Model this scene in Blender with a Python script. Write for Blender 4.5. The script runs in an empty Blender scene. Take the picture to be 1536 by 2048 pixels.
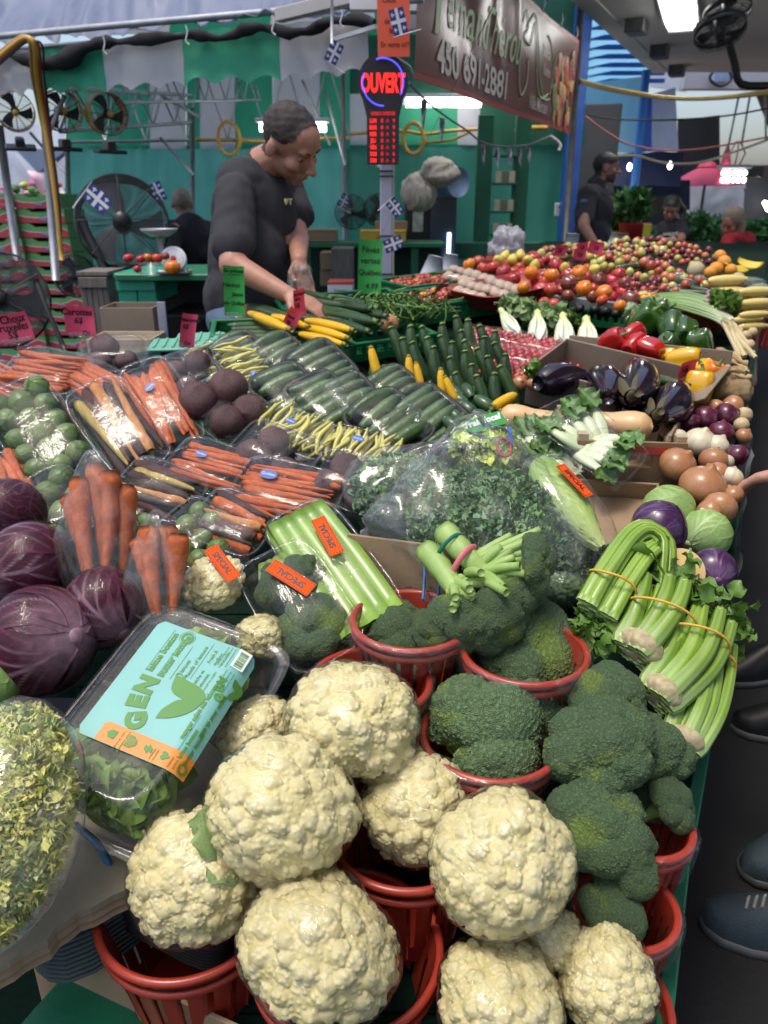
import bpy,bmesh,math,random
import numpy as np
from mathutils import Vector,Matrix
random.seed(7);np.random.seed(7)
SC=bpy.context.scene;COL=SC.collection
R=math.radians
MT=Matrix.Translation;MR=Matrix.Rotation;MS=Matrix.Scale;MD=Matrix.Diagonal;RS=np.random.RandomState;LS=np.linspace;NA=np.array;NS=np.stack

# camera, world, sun, exposure ----------------
CAMZ,PITCH,FPX=1.5,R(22),1538.0
cd=bpy.data.cameras.new('camera');cam=bpy.data.objects.new('camera',cd);COL.objects.link(cam)
cd.sensor_fit='VERTICAL';cd.sensor_height=36;cd.lens=FPX/2048*36;cd.clip_start=.02;cd.clip_end=500
cam.location=(0,0,CAMZ);cam.rotation_euler=(R(90)-PITCH,0,0);SC.camera=cam
cd.dof.use_dof=True;cd.dof.focus_distance=1.15;cd.dof.aperture_fstop=6.5
W=bpy.data.worlds.new('World');SC.world=W;W.use_nodes=True
wn=W.node_tree.nodes;wl=W.node_tree.links
sky=wn.new('ShaderNodeTexSky');sky.sky_type='NISHITA';sky.sun_disc=False
SUN_EL,SUN_AZ=74,-120  # azimuth measured from +Y towards +X
sky.sun_elevation=R(SUN_EL);sky.sun_rotation=R(SUN_AZ);sky.dust_density=4;sky.air_density=1.0
wl.new(sky.outputs[0],wn['Background'].inputs[0]);wn['Background'].inputs[1].default_value=.15
sd=bpy.data.lights.new('sun','SUN');sun=bpy.data.objects.new('sun',sd);COL.objects.link(sun)
sd.energy=1.05;sd.angle=R(12);sd.color=(1,.95,.86)
sun.rotation_euler=(Vector((math.sin(R(SUN_AZ))*math.cos(R(SUN_EL)),math.cos(R(SUN_AZ))*math.cos(R(SUN_EL)),math.sin(R(SUN_EL))))).to_track_quat('Z','Y').to_euler()
SC.view_settings.view_transform='Standard';SC.view_settings.look='None';SC.view_settings.gamma=1
SC.view_settings.use_curve_mapping=False;SC.view_settings.exposure=0.68
SC.render.engine='CYCLES'
SC.cycles.max_bounces=7;SC.cycles.diffuse_bounces=3;SC.cycles.glossy_bounces=3;SC.cycles.transmission_bounces=4
SC.cycles.transparent_max_bounces=28;SC.cycles.caustics_reflective=False;SC.cycles.caustics_refractive=False
SC.cycles.sample_clamp_indirect=4;SC.cycles.use_denoising=True

# picture <-> place ----------------
sp,cp=math.sin(PITCH),math.cos(PITCH)
CAM=Vector((0,0,CAMZ))
def ray(px,py):
 u=(px-768)/FPX;v=(1024-py)/FPX
 return Vector((u,cp+v*sp,-sp+v*cp))
HY=[.3,.7,1.2,1.9,3.0,4.0,6.0,9.0,14];HZ=[.52,.70,.90,1.03,1.15,1.20,1.25,1.28,1.3]
def hz(y):return float(np.interp(y,HY,HZ))
def at(px,py,dz=0):  # point of the produce surface (raised by dz) seen at a pixel
 d=ray(px,py);lo,hi=.3,14
 for _ in range(40):
  m=(lo+hi)/2;p=CAM+d*m
  if p.z>hz(p.y)+dz:lo=m
  else:hi=m
 return CAM+d*lo
def ontd(px,py,t):return CAM+ray(px,py)*t
def onY(px,py,Y):
 d=ray(px,py);return CAM+d*(Y/d.y)
def onZ(px,py,z):
 d=ray(px,py);return CAM+d*((z-CAMZ)/d.z)
def dep(p):return p.y*cp-(p.z-CAMZ)*sp  # depth along the view axis
def px2m(n,p):return n*dep(p)/FPX
def onplane(px,py,C,n):
 d=ray(px,py);return CAM+d*((C-CAM).dot(n)/d.dot(n))
def frame(C,ax,n):  # x along ax, z along n
 z=Vector(n).normalized();x=Vector(ax);x=(x-z*x.dot(z)).normalized();y=z.cross(x)
 M=Matrix((x,y,z)).transposed().to_4x4();M.translation=C;return M
def eul(C,rx=0,ry=0,rz=0,s=1):
 from mathutils import Euler
 M=MT(C)@Euler((rx,ry,rz)).to_matrix().to_4x4()
 return M@MD((s,s,s,1))if isinstance(s,(int,float))else M@MD((*s,1))
def rnd(a,b):return random.uniform(a,b)

# objects ----------------
def tag(o,label=None,cat=None,group=None,kind=None):
 if label:o['label']=label
 if cat:o['category']=cat
 if group:o['group']=group
 if kind:o['kind']=kind
 return o
def thing(name,M,label,cat,group=None):
 o=bpy.data.objects.new(name,None);o.empty_display_size=.05;COL.objects.link(o);o.matrix_world=M
 return tag(o,label,cat,group)
def ob(name,me,parent=None,M=None,label=None,cat=None,group=None,kind=None):
 o=bpy.data.objects.new(name,me);COL.objects.link(o)
 if parent is not None:o.parent=parent
 if M is not None:o.matrix_local=M
 return tag(o,label,cat,group,kind)
def clone(o,M,label=None,group=None):
 c=o.copy();COL.objects.link(c);c.matrix_world=M
 if label:c['label']=label
 if group:c['group']=group
 for ch in o.children:
  d=ch.copy();COL.objects.link(d);d.parent=c
  for g in ch.children:
   e=g.copy();COL.objects.link(e);e.parent=d
 return c
def mk(V,F,mat,col=None,smooth=True,name='mesh',mi=None):
 """V (n,3); F array (m,3|4) or list of such arrays; col (n,3) point colours"""
 V=np.asarray(V,dtype=np.float32).reshape(-1,3)
 if not isinstance(F,list):F=[F]
 F=[np.asarray(f,dtype=np.int32)for f in F if len(f)]
 me=bpy.data.meshes.new(name)
 nl=sum(f.size for f in F);nf=sum(len(f)for f in F)
 me.vertices.add(len(V));me.vertices.foreach_set('co',V.ravel())
 me.loops.add(nl);me.loops.foreach_set('vertex_index',np.concatenate([f.ravel()for f in F]))
 lt=np.concatenate([np.full(len(f),f.shape[1],dtype=np.int32)for f in F])
 me.polygons.add(nf);me.polygons.foreach_set('loop_start',np.concatenate([[0],np.cumsum(lt)[:-1]]).astype(np.int32))
 me.polygons.foreach_set('loop_total',lt)
 me.polygons.foreach_set('use_smooth',np.full(nf,bool(smooth)))
 if mi is not None:me.polygons.foreach_set('material_index',np.asarray(mi,dtype=np.int32))
 me.update(calc_edges=True);me.validate()
 for m in(mat if isinstance(mat,(list,tuple))else[mat]):me.materials.append(m)
 if col is not None:
  a=me.color_attributes.new('Col','FLOAT_COLOR','POINT')
  c=np.ones((len(V),4),np.float32);c[:,:3]=col;a.data.foreach_set('color',c.ravel())
 return me
class G:  # geometry collector
 def __init__(s):s.V=[];s.F3=[];s.F4=[];s.C=[];s.n=0
 def add(s,V,F,col=(1,1,1),M=None):
  V=np.asarray(V,dtype=np.float64).reshape(-1,3)
  if M is not None:
   A=NA(M);V=V@A[:3,:3].T+A[:3,3]
  for f in(F if isinstance(F,list)else[F]):
   f=np.asarray(f)
   if len(f):(s.F3 if f.shape[1]==3 else s.F4).append(f+s.n)
  s.V.append(V);s.n+=len(V)
  c=np.asarray(col,dtype=np.float64)
  s.C.append(np.broadcast_to(c,(len(V),3))if c.ndim==1 else c);return s
 def mesh(s,mat,smooth=True,name='mesh',col=True):
  F=[]
  if s.F3:F.append(np.concatenate(s.F3))
  if s.F4:F.append(np.concatenate(s.F4))
  return mk(np.concatenate(s.V),F,mat,np.concatenate(s.C)if col else None,smooth,name)
def gridf(nu,nv,cu=False,cv=False):
 a=np.arange(nu*nv).reshape(nu,nv)
 if cu:a=np.vstack([a,a[:1]])
 if cv:a=np.hstack([a,a[:,:1]])
 return NS([a[:-1,:-1],a[1:,:-1],a[1:,1:],a[:-1,1:]],-1).reshape(-1,4)
def tube(P,r,k=8,caps=True,squash=1.0,ribs=0,ribd=0,up=None):
 P=np.asarray(P,float);n=len(P);r=np.broadcast_to(np.asarray(r,float),(n,))
 T=np.gradient(P,axis=0);T/=np.linalg.norm(T,axis=1)[:,None]+1e-12
 a=NA(up if up is not None else([0,0,1]if abs(T[0][2])<.9 else[1,0,0]),float)
 Ns=[]
 for i in range(n):
  a=a-T[i]*a.dot(T[i]);a/=np.linalg.norm(a)+1e-12;Ns.append(a)
 N=NA(Ns);B=np.cross(T,N)
 th=np.arange(k)*2*np.pi/k
 rr=1+ribd*np.cos(ribs*th)if ribs else np.ones(k)
 V=P[:,None]+(N[:,None]*np.cos(th)[None,:,None]*squash+B[:,None]*np.sin(th)[None,:,None])*(r[:,None,None]*rr[None,:,None])
 V=V.reshape(-1,3);F=[gridf(n,k,False,True)]
 if caps:
  V=np.vstack([V,P[:1],P[-1:]]);c0=n*k;i=np.arange(k);j=(i+1)%k
  F.append(NS([np.full(k,c0),j,i],1));F.append(NS([np.full(k,c0+1),(n-1)*k+i,(n-1)*k+j],1))
 return V,F
def rev(rs,zs,k=24,rib=None,squash=(1,1)):
 rs=np.asarray(rs,float);zs=np.asarray(zs,float);th=np.arange(k)*2*np.pi/k;n=len(rs)
 m=rib(th[None,:],LS(0,1,n)[:,None])if rib else np.ones((n,k))
 x=rs[:,None]*m*np.cos(th)*squash[0];y=rs[:,None]*m*np.sin(th)*squash[1];z=np.repeat(zs[:,None],k,1)
 return NS([x,y,z],-1).reshape(-1,3),gridf(n,k,False,True)
def box(c,s,ch=.0):
 c=NA(c,float);h=NA(s,float)/2
 if ch<=0:
  V=NA([[x,y,z]for x in(-1,1)for y in(-1,1)for z in(-1,1)])*h+c
  return V,NA([[0,1,3,2],[4,6,7,5],[0,4,5,1],[2,3,7,6],[0,2,6,4],[1,5,7,3]])
 V=[];idx={}
 for x in(-1,1):
  for y in(-1,1):
   for z in(-1,1):
    for a in range(3):
     v=NA([x,y,z])*(h-ch);v[a]=(x,y,z)[a]*h[a];idx[(x,y,z,a)]=len(V);V.append(v+c)
 Q=[];T=[]
 for a in range(3):
  b,d=[i for i in range(3)if i!=a]
  for s_ in(-1,1):
   def key(sb,sd_):k=[0,0,0];k[a]=s_;k[b]=sb;k[d]=sd_;return idx[(*k,a)]
   q=[key(-1,-1),key(1,-1),key(1,1),key(-1,1)];Q.append(q)
 for a in range(3):
  for sb in(-1,1):
   for sd_ in(-1,1):
    b,d=[i for i in range(3)if i!=a]
    def kk(sa,f):k=[0,0,0];k[a]=sa;k[b]=sb;k[d]=sd_;return idx[(*k,f)]
    Q.append([kk(-1,b),kk(1,b),kk(1,d),kk(-1,d)])
 for x in(-1,1):
  for y in(-1,1):
   for z in(-1,1):T.append([idx[(x,y,z,0)],idx[(x,y,z,1)],idx[(x,y,z,2)]])
 V=NA(V);Q=NA(Q);T=NA(T)
 for A in(Q,T):
  for f in A:
   p=V[f];nn=np.cross(p[1]-p[0],p[2]-p[0])
   if nn.dot(p.mean(0)-c)<0:f[:]=f[::-1]
 return V,[Q,T]
_ico={}
def ico(s):
 if s not in _ico:
  bm=bmesh.new();bmesh.ops.create_icosphere(bm,subdivisions=s,radius=1)
  V=NA([v.co[:]for v in bm.verts]);F=NA([[v.index for v in f.verts]for f in bm.faces]);bm.free()
  _ico[s]=(V/np.linalg.norm(V,axis=1)[:,None],F)
 return _ico[s]
def noi(P,sc=1.0,seed=0,oct=3):  # cheap smooth vector noise, about -1..1
 g=RS(seed+11);P=np.asarray(P,float)*sc;o=np.zeros(len(P));a=1;tot=0
 for i in range(oct):
  for j in range(4):
   d=g.normal(size=3)*1.6;o+=a*np.sin(P@d+g.uniform(0,6.28))*.5
  tot+=a;a*=.5;P=P*2.03
 return o/tot
def smooth_arr(n,f):t=LS(0,1,n);return f(t)
def path_obj(pts,r,n=0):
 P=NA([tuple(p)for p in pts],float)
 if n:  # Catmull-Rom
  Q=np.vstack([2*P[0]-P[1],P,2*P[-1]-P[-2]]);o=[]
  for i in range(1,len(Q)-2):
   for t in LS(0,1,n,endpoint=False):
    a,b,c,d=Q[i-1:i+3];o.append(.5*((2*b)+(-a+c)*t+(2*a-5*b+4*c-d)*t*t+(-a+3*b-3*c+d)*t**3))
  o.append(P[-1]);P=NA(o)
 return P
def cable(name,pts,r,mat,label=None,cat='cable',parent=None,n=6,k=6,group=None,kind=None):
 P=path_obj(pts,r,n);V,F=tube(P,r,k)
 return ob(name,mk(V,F,mat),parent,None,label,cat if parent is None else None,group,kind)
def bar(p,q,r,k=8):return tube([tuple(p),tuple((Vector(p)+Vector(q))/2),tuple(q)],r,k)
_txt={}
def text(s,size,mat,parent,M,name='lettering',shear=0,ext=.0004,space=1.0,xs=1.0,bold=0,label=None):
 key=(s,size,shear,ext,space,bold,xs,mat.name)
 if key not in _txt:
  cu=bpy.data.curves.new('txt','FONT');cu.body=s;cu.size=size;cu.shear=shear;cu.extrude=ext;cu.space_character=space
  cu.align_x='CENTER';cu.align_y='CENTER';cu.resolution_u=3;cu.offset=bold
  o=bpy.data.objects.new('txt',cu);COL.objects.link(o)
  me=bpy.data.meshes.new_from_object(o.evaluated_get(bpy.context.evaluated_depsgraph_get()));bpy.data.objects.remove(o)
  me.transform(MD((xs,1,1,1)));me.materials.clear();me.materials.append(mat);_txt[key]=me
 return ob(name,_txt[key],parent,M,label)
def poly2d(pts,mt_,parent,M,name='print',ext=.0003,z=0):
 cu=bpy.data.curves.new('s','CURVE');cu.dimensions='2D';cu.fill_mode='BOTH';cu.extrude=ext
 for ring_ in(pts if isinstance(pts[0][0],(list,tuple))else[pts]):
  s=cu.splines.new('POLY');s.points.add(len(ring_)-1);s.use_cyclic_u=True
  for i,p in enumerate(ring_):s.points[i].co=(p[0],p[1],0,1)
 o=bpy.data.objects.new('s',cu);COL.objects.link(o);me=bpy.data.meshes.new_from_object(o.evaluated_get(bpy.context.evaluated_depsgraph_get()));bpy.data.objects.remove(o)
 me.materials.clear();me.materials.append(mt_);return ob(name,me,parent,M)
ORD=['first','second','third','fourth','fifth','sixth','seventh','eighth','ninth','tenth','eleventh','twelfth']
def relabel(items,lms,noun):
 used=set();dn=['right of','above and right of','above','above and left of','left of','below and left of','below','below and right of']
 for o,x,y in sorted(items,key=lambda i:min(math.hypot(i[1]-a,i[2]-b)for a,b,_ in lms)):
  for d,a,b,ph in sorted((math.hypot(x-a,y-b),a,b,ph)for a,b,ph in lms)[:3]:
   k=dn[int(round(math.degrees(math.atan2(b-y,x-a))/45))%8];w=('' if d<32 else 'some way ' if d<65 else 'far ')+k
   if(w,ph)not in used:
    used.add((w,ph));o['label']=' '.join((noun+' '+w+' '+ph).split()[:16]);break

# materials ----------------
_m={}
def mat(name,c1,c2=None,sc=8,rough=.5,bump=0,bsc=60,coat=0,metal=0,var=.0,emit=0,st=(1,1,1),attr=False,sss=0,detail=4,contrast=(.3,.7),bst=None,trl=0,spec=.5,huev=0,voro=False,two=False):
 if name in _m:return _m[name]
 m=bpy.data.materials.new(name);m.use_nodes=True;_m[name]=m
 N=m.node_tree.nodes;L=m.node_tree.links;b=N['Principled BSDF'];out=N['Material Output']
 tc=N.new('ShaderNodeTexCoord')
 def mp(stv):
  q=N.new('ShaderNodeMapping');q.inputs[3].default_value=stv;L.new(tc.outputs['Object'],q.inputs[0]);return q
 c2=c2 or tuple(min(1,x*.75)for x in c1)
 nz=N.new('ShaderNodeTexNoise');nz.inputs['Scale'].default_value=sc;nz.inputs['Detail'].default_value=detail;L.new(mp(st).outputs[0],nz.inputs[0])
 mr=N.new('ShaderNodeMapRange');mr.inputs[1].default_value=contrast[0];mr.inputs[2].default_value=contrast[1];L.new(nz.outputs[0],mr.inputs[0])
 mx=N.new('ShaderNodeMix');mx.data_type='RGBA';mx.inputs[6].default_value=(*c1,1);mx.inputs[7].default_value=(*c2,1);L.new(mr.outputs[0],mx.inputs[0])
 c=mx.outputs[2]
 if attr:
  at_=N.new('ShaderNodeAttribute');at_.attribute_name='Col';mm=N.new('ShaderNodeMix');mm.data_type='RGBA';mm.blend_type='MULTIPLY';mm.inputs[0].default_value=1
  L.new(c,mm.inputs[6]);L.new(at_.outputs[0],mm.inputs[7]);c=mm.outputs[2]
 if var or huev:
  oi=N.new('ShaderNodeObjectInfo');hs=N.new('ShaderNodeHueSaturation');r1=N.new('ShaderNodeMapRange');r1.inputs[3].default_value=1-var;r1.inputs[4].default_value=1+var
  L.new(oi.outputs['Random'],r1.inputs[0]);L.new(r1.outputs[0],hs.inputs['Value']);L.new(c,hs.inputs['Color'])
  if huev:
   r2=N.new('ShaderNodeMath');r2.operation='MULTIPLY';r2.inputs[1].default_value=7.13;r3=N.new('ShaderNodeMath');r3.operation='FRACT'
   r4=N.new('ShaderNodeMapRange');r4.inputs[3].default_value=.5-huev;r4.inputs[4].default_value=.5+huev
   L.new(oi.outputs['Random'],r2.inputs[0]);L.new(r2.outputs[0],r3.inputs[0]);L.new(r3.outputs[0],r4.inputs[0]);L.new(r4.outputs[0],hs.inputs['Hue'])
  c=hs.outputs[0]
 L.new(c,b.inputs['Base Color'])
 b.inputs['Roughness'].default_value=rough;b.inputs['Metallic'].default_value=metal;b.inputs['Coat Weight'].default_value=coat
 b.inputs['Coat Roughness'].default_value=.08;b.inputs['Specular IOR Level'].default_value=spec
 if sss:b.inputs['Subsurface Weight'].default_value=sss;b.inputs['Subsurface Radius'].default_value=(.01,.008,.004);b.inputs['Subsurface Scale'].default_value=1
 if emit:L.new(c,b.inputs['Emission Color']);b.inputs['Emission Strength'].default_value=emit
 if bump:
  if voro:t=N.new('ShaderNodeTexVoronoi');t.inputs['Scale'].default_value=bsc;h=t.outputs['Distance'];bump=-bump
  else:t=N.new('ShaderNodeTexNoise');t.inputs['Scale'].default_value=bsc;t.inputs['Detail'].default_value=3;h=t.outputs[0]
  L.new(mp(bst or st).outputs[0],t.inputs[0]);bp=N.new('ShaderNodeBump');bp.inputs['Strength'].default_value=abs(bump);bp.inputs['Distance'].default_value=.004;bp.invert=bump<0
  L.new(h,bp.inputs['Height']);L.new(bp.outputs[0],b.inputs['Normal'])
 if trl:  # translucent cloth or leaf
  tr=N.new('ShaderNodeBsdfTranslucent');L.new(c,tr.inputs[0]);ms=N.new('ShaderNodeMixShader');ms.inputs[0].default_value=trl
  L.new(b.outputs[0],ms.inputs[1]);L.new(tr.outputs[0],ms.inputs[2]);L.new(ms.outputs[0],out.inputs[0])
 return m
def film(name,tint=(1,1,1),ior=1.45,haze=.02,wr=.35,wsc=25,rough=.03,st=(1,1,1),fm=.85,bd=.0035):
 if name in _m:return _m[name]
 m=bpy.data.materials.new(name);m.use_nodes=True;_m[name]=m
 N=m.node_tree.nodes;L=m.node_tree.links;N.remove(N['Principled BSDF']);out=N['Material Output']
 tc=N.new('ShaderNodeTexCoord');mp=N.new('ShaderNodeMapping');mp.inputs[3].default_value=st;L.new(tc.outputs['Object'],mp.inputs[0])
 nz=N.new('ShaderNodeTexNoise');nz.inputs['Scale'].default_value=wsc;nz.inputs['Detail'].default_value=2;nz.inputs['Distortion'].default_value=1.2;L.new(mp.outputs[0],nz.inputs[0])
 bp=N.new('ShaderNodeBump');bp.inputs['Strength'].default_value=wr;bp.inputs['Distance'].default_value=bd;L.new(nz.outputs[0],bp.inputs['Height'])
 fr=N.new('ShaderNodeFresnel');L.new(bp.outputs[0],fr.inputs[1])
 mp2=N.new('ShaderNodeMapping');mp2.inputs[3].default_value=(1,7,2);mp2.inputs[2].default_value=(.3,.2,.5);L.new(tc.outputs['Object'],mp2.inputs[0]);n2=N.new('ShaderNodeTexNoise');n2.inputs['Scale'].default_value=wsc*2.2;n2.inputs['Detail'].default_value=1;n2.inputs['Distortion'].default_value=.6;L.new(mp2.outputs[0],n2.inputs[0])
 b2=N.new('ShaderNodeBump');b2.inputs['Strength'].default_value=wr*.9;b2.inputs['Distance'].default_value=bd*.25;L.new(n2.outputs[0],b2.inputs['Height']);L.new(b2.outputs[0],bp.inputs['Normal'])
 ge=N.new('ShaderNodeNewGeometry');mi=N.new('ShaderNodeMapRange');mi.inputs[3].default_value=ior;mi.inputs[4].default_value=1/ior;L.new(ge.outputs['Backfacing'],mi.inputs[0]);L.new(mi.outputs[0],fr.inputs[0])
 m2=N.new('ShaderNodeMath');m2.operation='MULTIPLY_ADD';m2.inputs[1].default_value=fm;m2.inputs[2].default_value=.0;m2.use_clamp=True;L.new(fr.outputs[0],m2.inputs[0])
 tr=N.new('ShaderNodeBsdfTransparent');tr.inputs[0].default_value=(*tint,1)
 gl=N.new('ShaderNodeBsdfGlossy');gl.inputs['Roughness'].default_value=rough;L.new(bp.outputs[0],gl.inputs['Normal'])
 ms=N.new('ShaderNodeMixShader');L.new(m2.outputs[0],ms.inputs[0]);L.new(tr.outputs[0],ms.inputs[1]);L.new(gl.outputs[0],ms.inputs[2])
 if haze:
  df=N.new('ShaderNodeBsdfDiffuse');df.inputs[0].default_value=(.8,.84,.86,1);mh=N.new('ShaderNodeMixShader')
  nr=N.new('ShaderNodeMapRange');nr.inputs[1].default_value=.45;nr.inputs[2].default_value=.75;nr.inputs[3].default_value=haze*.5;nr.inputs[4].default_value=haze*2.5
  L.new(nz.outputs[0],nr.inputs[0]);L.new(nr.outputs[0],mh.inputs[0]);L.new(ms.outputs[0],mh.inputs[1]);L.new(df.outputs[0],mh.inputs[2]);L.new(mh.outputs[0],out.inputs[0])
 else:L.new(ms.outputs[0],out.inputs[0])
 return m
def flat(name,c,rough=.6,**k):return mat(name,c,tuple(x*.85 for x in c),rough=rough,**k)

# material set ----------------
CAULI=mat('cauliflower_curd',(.72,.67,.45),(.62,.56,.31),4,.6,bump=.12,bsc=48,attr=True,var=.06,voro=True)
BROC=mat('broccoli_buds',(.17,.27,.115),(.085,.155,.062),46,.6,bump=.9,bsc=60,attr=True,voro=True,var=.1)
BSTEM=mat('broccoli_stem',(.34,.48,.15),(.24,.38,.09),30,.5,bump=.3)
CLEAF=mat('cauliflower_leaf',(.22,.36,.12),(.36,.48,.22),20,.5,bump=.4,trl=.15)
FILM=film('cling_film',wr=.28,wsc=34,haze=.004)
FILMS=film('stretch_film',wr=.5,wsc=20,haze=.008,st=(1,5,1),rough=.05)
PET=film('clear_plastic',wr=.25,wsc=30,haze=.012,ior=1.5,rough=.03,fm=1.05)
FILMC=film('cauliflower_wrap',wr=.6,wsc=3.2,haze=.006,st=(1,2,1),rough=.02,fm=1.5,bd=.006)
FILMU=film('head_wrap',wr=.45,wsc=2.6,haze=.0,st=(1,3.2,1),rough=.03,fm=.5,bd=.005)
BAG=film('plastic_bag',wr=.45,wsc=16,haze=.02,rough=.05,st=(1,2.5,1),fm=1.1)
BAGH=film('hazy_produce_bag',wr=.45,wsc=12,haze=.045,rough=.07,fm=1.1,tint=(.97,.98,.98))
CARR=mat('carrot_skin',(.62,.145,.030),(.48,.095,.020),30,.42,bump=.5,bsc=60,st=(1,1,1),bst=(8,1,1),var=.1,attr=True)
BEAN=mat('bean_skin',(.62,.56,.16),(.52,.50,.13),30,.4,var=.15)
CUCU=mat('cucumber_skin',(.050,.105,.028),(.022,.055,.020),25,.33,bump=.5,bsc=90,var=.25,attr=True)
ZUCC=mat('zucchini_skin',(.020,.052,.018),(.045,.085,.03),60,.26,var=.25,attr=True,detail=6)
YZUC=mat('yellow_zucchini_skin',(.78,.47,.015),(.72,.38,.01),15,.3,var=.08,attr=True)
BEET=mat('beet_skin',(.055,.016,.024),(.12,.055,.045),9,.4,bump=.5,var=.15)
SPRO=mat('sprout_leaf',(.11,.19,.035),(.07,.13,.022),30,.4,attr=True,var=.12)
RADI=mat('radicchio_leaf',(.060,.005,.018),(.030,.003,.010),6,.5,spec=.2,attr=True)
GCAB=mat('cabbage_leaf',(.27,.40,.12),(.20,.34,.08),14,.38,attr=True,var=.08,bump=.3,bsc=40)
RCAB=mat('red_cabbage_leaf',(.055,.018,.070),(.04,.012,.045),14,.3,attr=True,coat=.2)
TOMA=mat('tomato_skin',(.50,.035,.020),(.40,.03,.02),10,.2,var=.25,huev=.012,coat=.4)
OTOM=mat('orange_tomato_skin',(.75,.22,.012),(.68,.17,.01),10,.2,var=.1,coat=.4)
DTOM=mat('dark_tomato_skin',(.14,.03,.025),(.24,.05,.02),10,.22,var=.2,coat=.4)
ONIY=mat('yellow_onion_skin',(.46,.23,.11),(.37,.16,.065),20,.28,attr=True,var=.08,coat=.2)
ONIW=mat('white_onion_skin',(.72,.66,.50),(.62,.56,.38),20,.3,attr=True,coat=.2)
ONIR=mat('red_onion_skin',(.13,.022,.050),(.08,.012,.03),20,.28,attr=True,var=.2,coat=.3)
EGGP=mat('aubergine_skin',(.012,.006,.012),(.02,.008,.018),10,.14,coat=.6)
ECAL=mat('aubergine_calyx',(.11,.075,.04),(.07,.075,.025),50,.7,bump=.5)
PEPG=mat('green_pepper_skin',(.025,.085,.012),(.05,.12,.015),10,.16,coat=.7,var=.2)
PEPR=mat('red_pepper_skin',(.50,.015,.012),(.42,.01,.01),10,.16,coat=.7)
PEPY=mat('yellow_pepper_skin',(.80,.45,.01),(.75,.38,.01),10,.18,coat=.6)
PEPO=mat('orange_pepper_skin',(.80,.24,.012),(.75,.18,.01),10,.18,coat=.6)
GSTM=mat('green_stem',(.16,.24,.06),(.10,.17,.04),30,.55)
SQUA=mat('squash_skin',(.70,.45,.22),(.62,.38,.17),12,.4,coat=.1,detail=6)
CELY=mat('celery_rib',(.24,.38,.055),(.17,.30,.04),14,.33,attr=True,st=(1,1,1),coat=.15)
CELL=mat('celery_leaf',(.10,.22,.035),(.17,.30,.05),30,.45,trl=.2)
ROMA=mat('romaine_leaf',(.24,.38,.06),(.34,.46,.11),14,.45,attr=True,bump=.4,bsc=60)
KALE=mat('kale_leaf',(.15,.29,.11),(.25,.41,.18),20,.5,trl=.12,attr=True)
BUTT=mat('butter_lettuce_leaf',(.16,.33,.045),(.26,.42,.08),16,.42,trl=.2,attr=True,bump=.4,bsc=40)
FRIS=mat('frisee_leaf',(.84,.80,.26),(.72,.74,.18),12,.45,trl=.2,attr=True)
CORN=mat('corn_kernel',(.80,.66,.26),(.72,.55,.16),40,.3)
GARL=mat('garlic_skin',(.75,.70,.60),(.62,.50,.46),25,.5,attr=True)
ROOT=mat('root_skin',(.50,.36,.18),(.36,.24,.11),30,.65,bump=.8,bsc=70,var=.12)
RUTA=mat('rutabaga_flesh',(.72,.50,.22),(.66,.44,.18),14,.5)
REDP=mat('red_basket_plastic',(.38,.042,.022),(.30,.032,.018),10,.34,coat=.15,var=.06)
GRNP=mat('green_crate_plastic',(.012,.16,.055),(.01,.12,.04),8,.4)
GRNW=mat('green_painted_wood',(.012,.19,.085),(.010,.12,.055),7,.45,bump=.3,bsc=30,st=(1,1,1),detail=7)
CARD=mat('cardboard',(.36,.25,.15),(.29,.20,.115),7,.8,bump=.15,bsc=120,detail=7)
CARDD=mat('grey_cardboard',(.27,.21,.155),(.22,.17,.12),7,.8,bump=.15,bsc=120)
WOOD=mat('weathered_wood',(.22,.19,.16),(.13,.115,.10),9,.8,bump=.5,bsc=30,st=(8,8,.8),detail=7)
PWOOD=mat('pale_wood',(.50,.42,.29),(.40,.32,.20),9,.7,bump=.3,st=(1,8,8),detail=6)
BLKP=mat('black_plastic',(.012,.012,.013),(.02,.02,.02),10,.4)
BLKF=mat('black_foam',(.018,.018,.02),(.012,.012,.013),50,.55,bump=.3,bsc=300)
GRYP=mat('grey_green_tray_plastic',(.05,.075,.068),(.04,.06,.055),10,.45)
STEEL=mat('galvanised_steel',(.45,.46,.48),(.33,.34,.36),12,.42,metal=.6,bump=.1)
DSTEEL=mat('dark_steel',(.10,.105,.11),(.06,.06,.065),12,.5,metal=.5)
WHTP=mat('white_plastic',(.78,.78,.78),(.7,.7,.7),10,.35)
PINK=mat('pink_card',(.85,.10,.20),(.80,.085,.18),5,.6,trl=.15)
GCARD=mat('green_card',(.035,.36,.06),(.03,.30,.05),5,.6,trl=.1)
ORNG=mat('orange_sticker',(.90,.10,.012),(.86,.09,.01),5,.8,spec=.1)
INK=mat('black_ink',(.01,.01,.012),(.012,.012,.012),5,.5)
BLUS=mat('blue_sticker',(.05,.13,.42),(.045,.12,.38),5,.4)
WINK=mat('white_ink',(.8,.8,.82),(.75,.75,.78),5,.5)
RBAND=mat('yellow_rubber_band',(.75,.42,.06),(.7,.38,.05),5,.5)
TEALB=mat('teal_rubber_band',(.02,.20,.14),(.02,.17,.12),5,.5)
PINKB=mat('pink_rubber_band',(.65,.16,.20),(.6,.14,.18),5,.5)
BLUB=mat('blue_strap',(.03,.14,.30),(.025,.12,.26),5,.45)
SKIN=mat('skin',(.50,.27,.18),(.43,.21,.14),30,.5,attr=True,bump=.1,bsc=300)
FRUIT=mat('fruit_skin',(1,1,1),(.85,.8,.75),8,.3,attr=True,coat=.3,var=.15)

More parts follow.
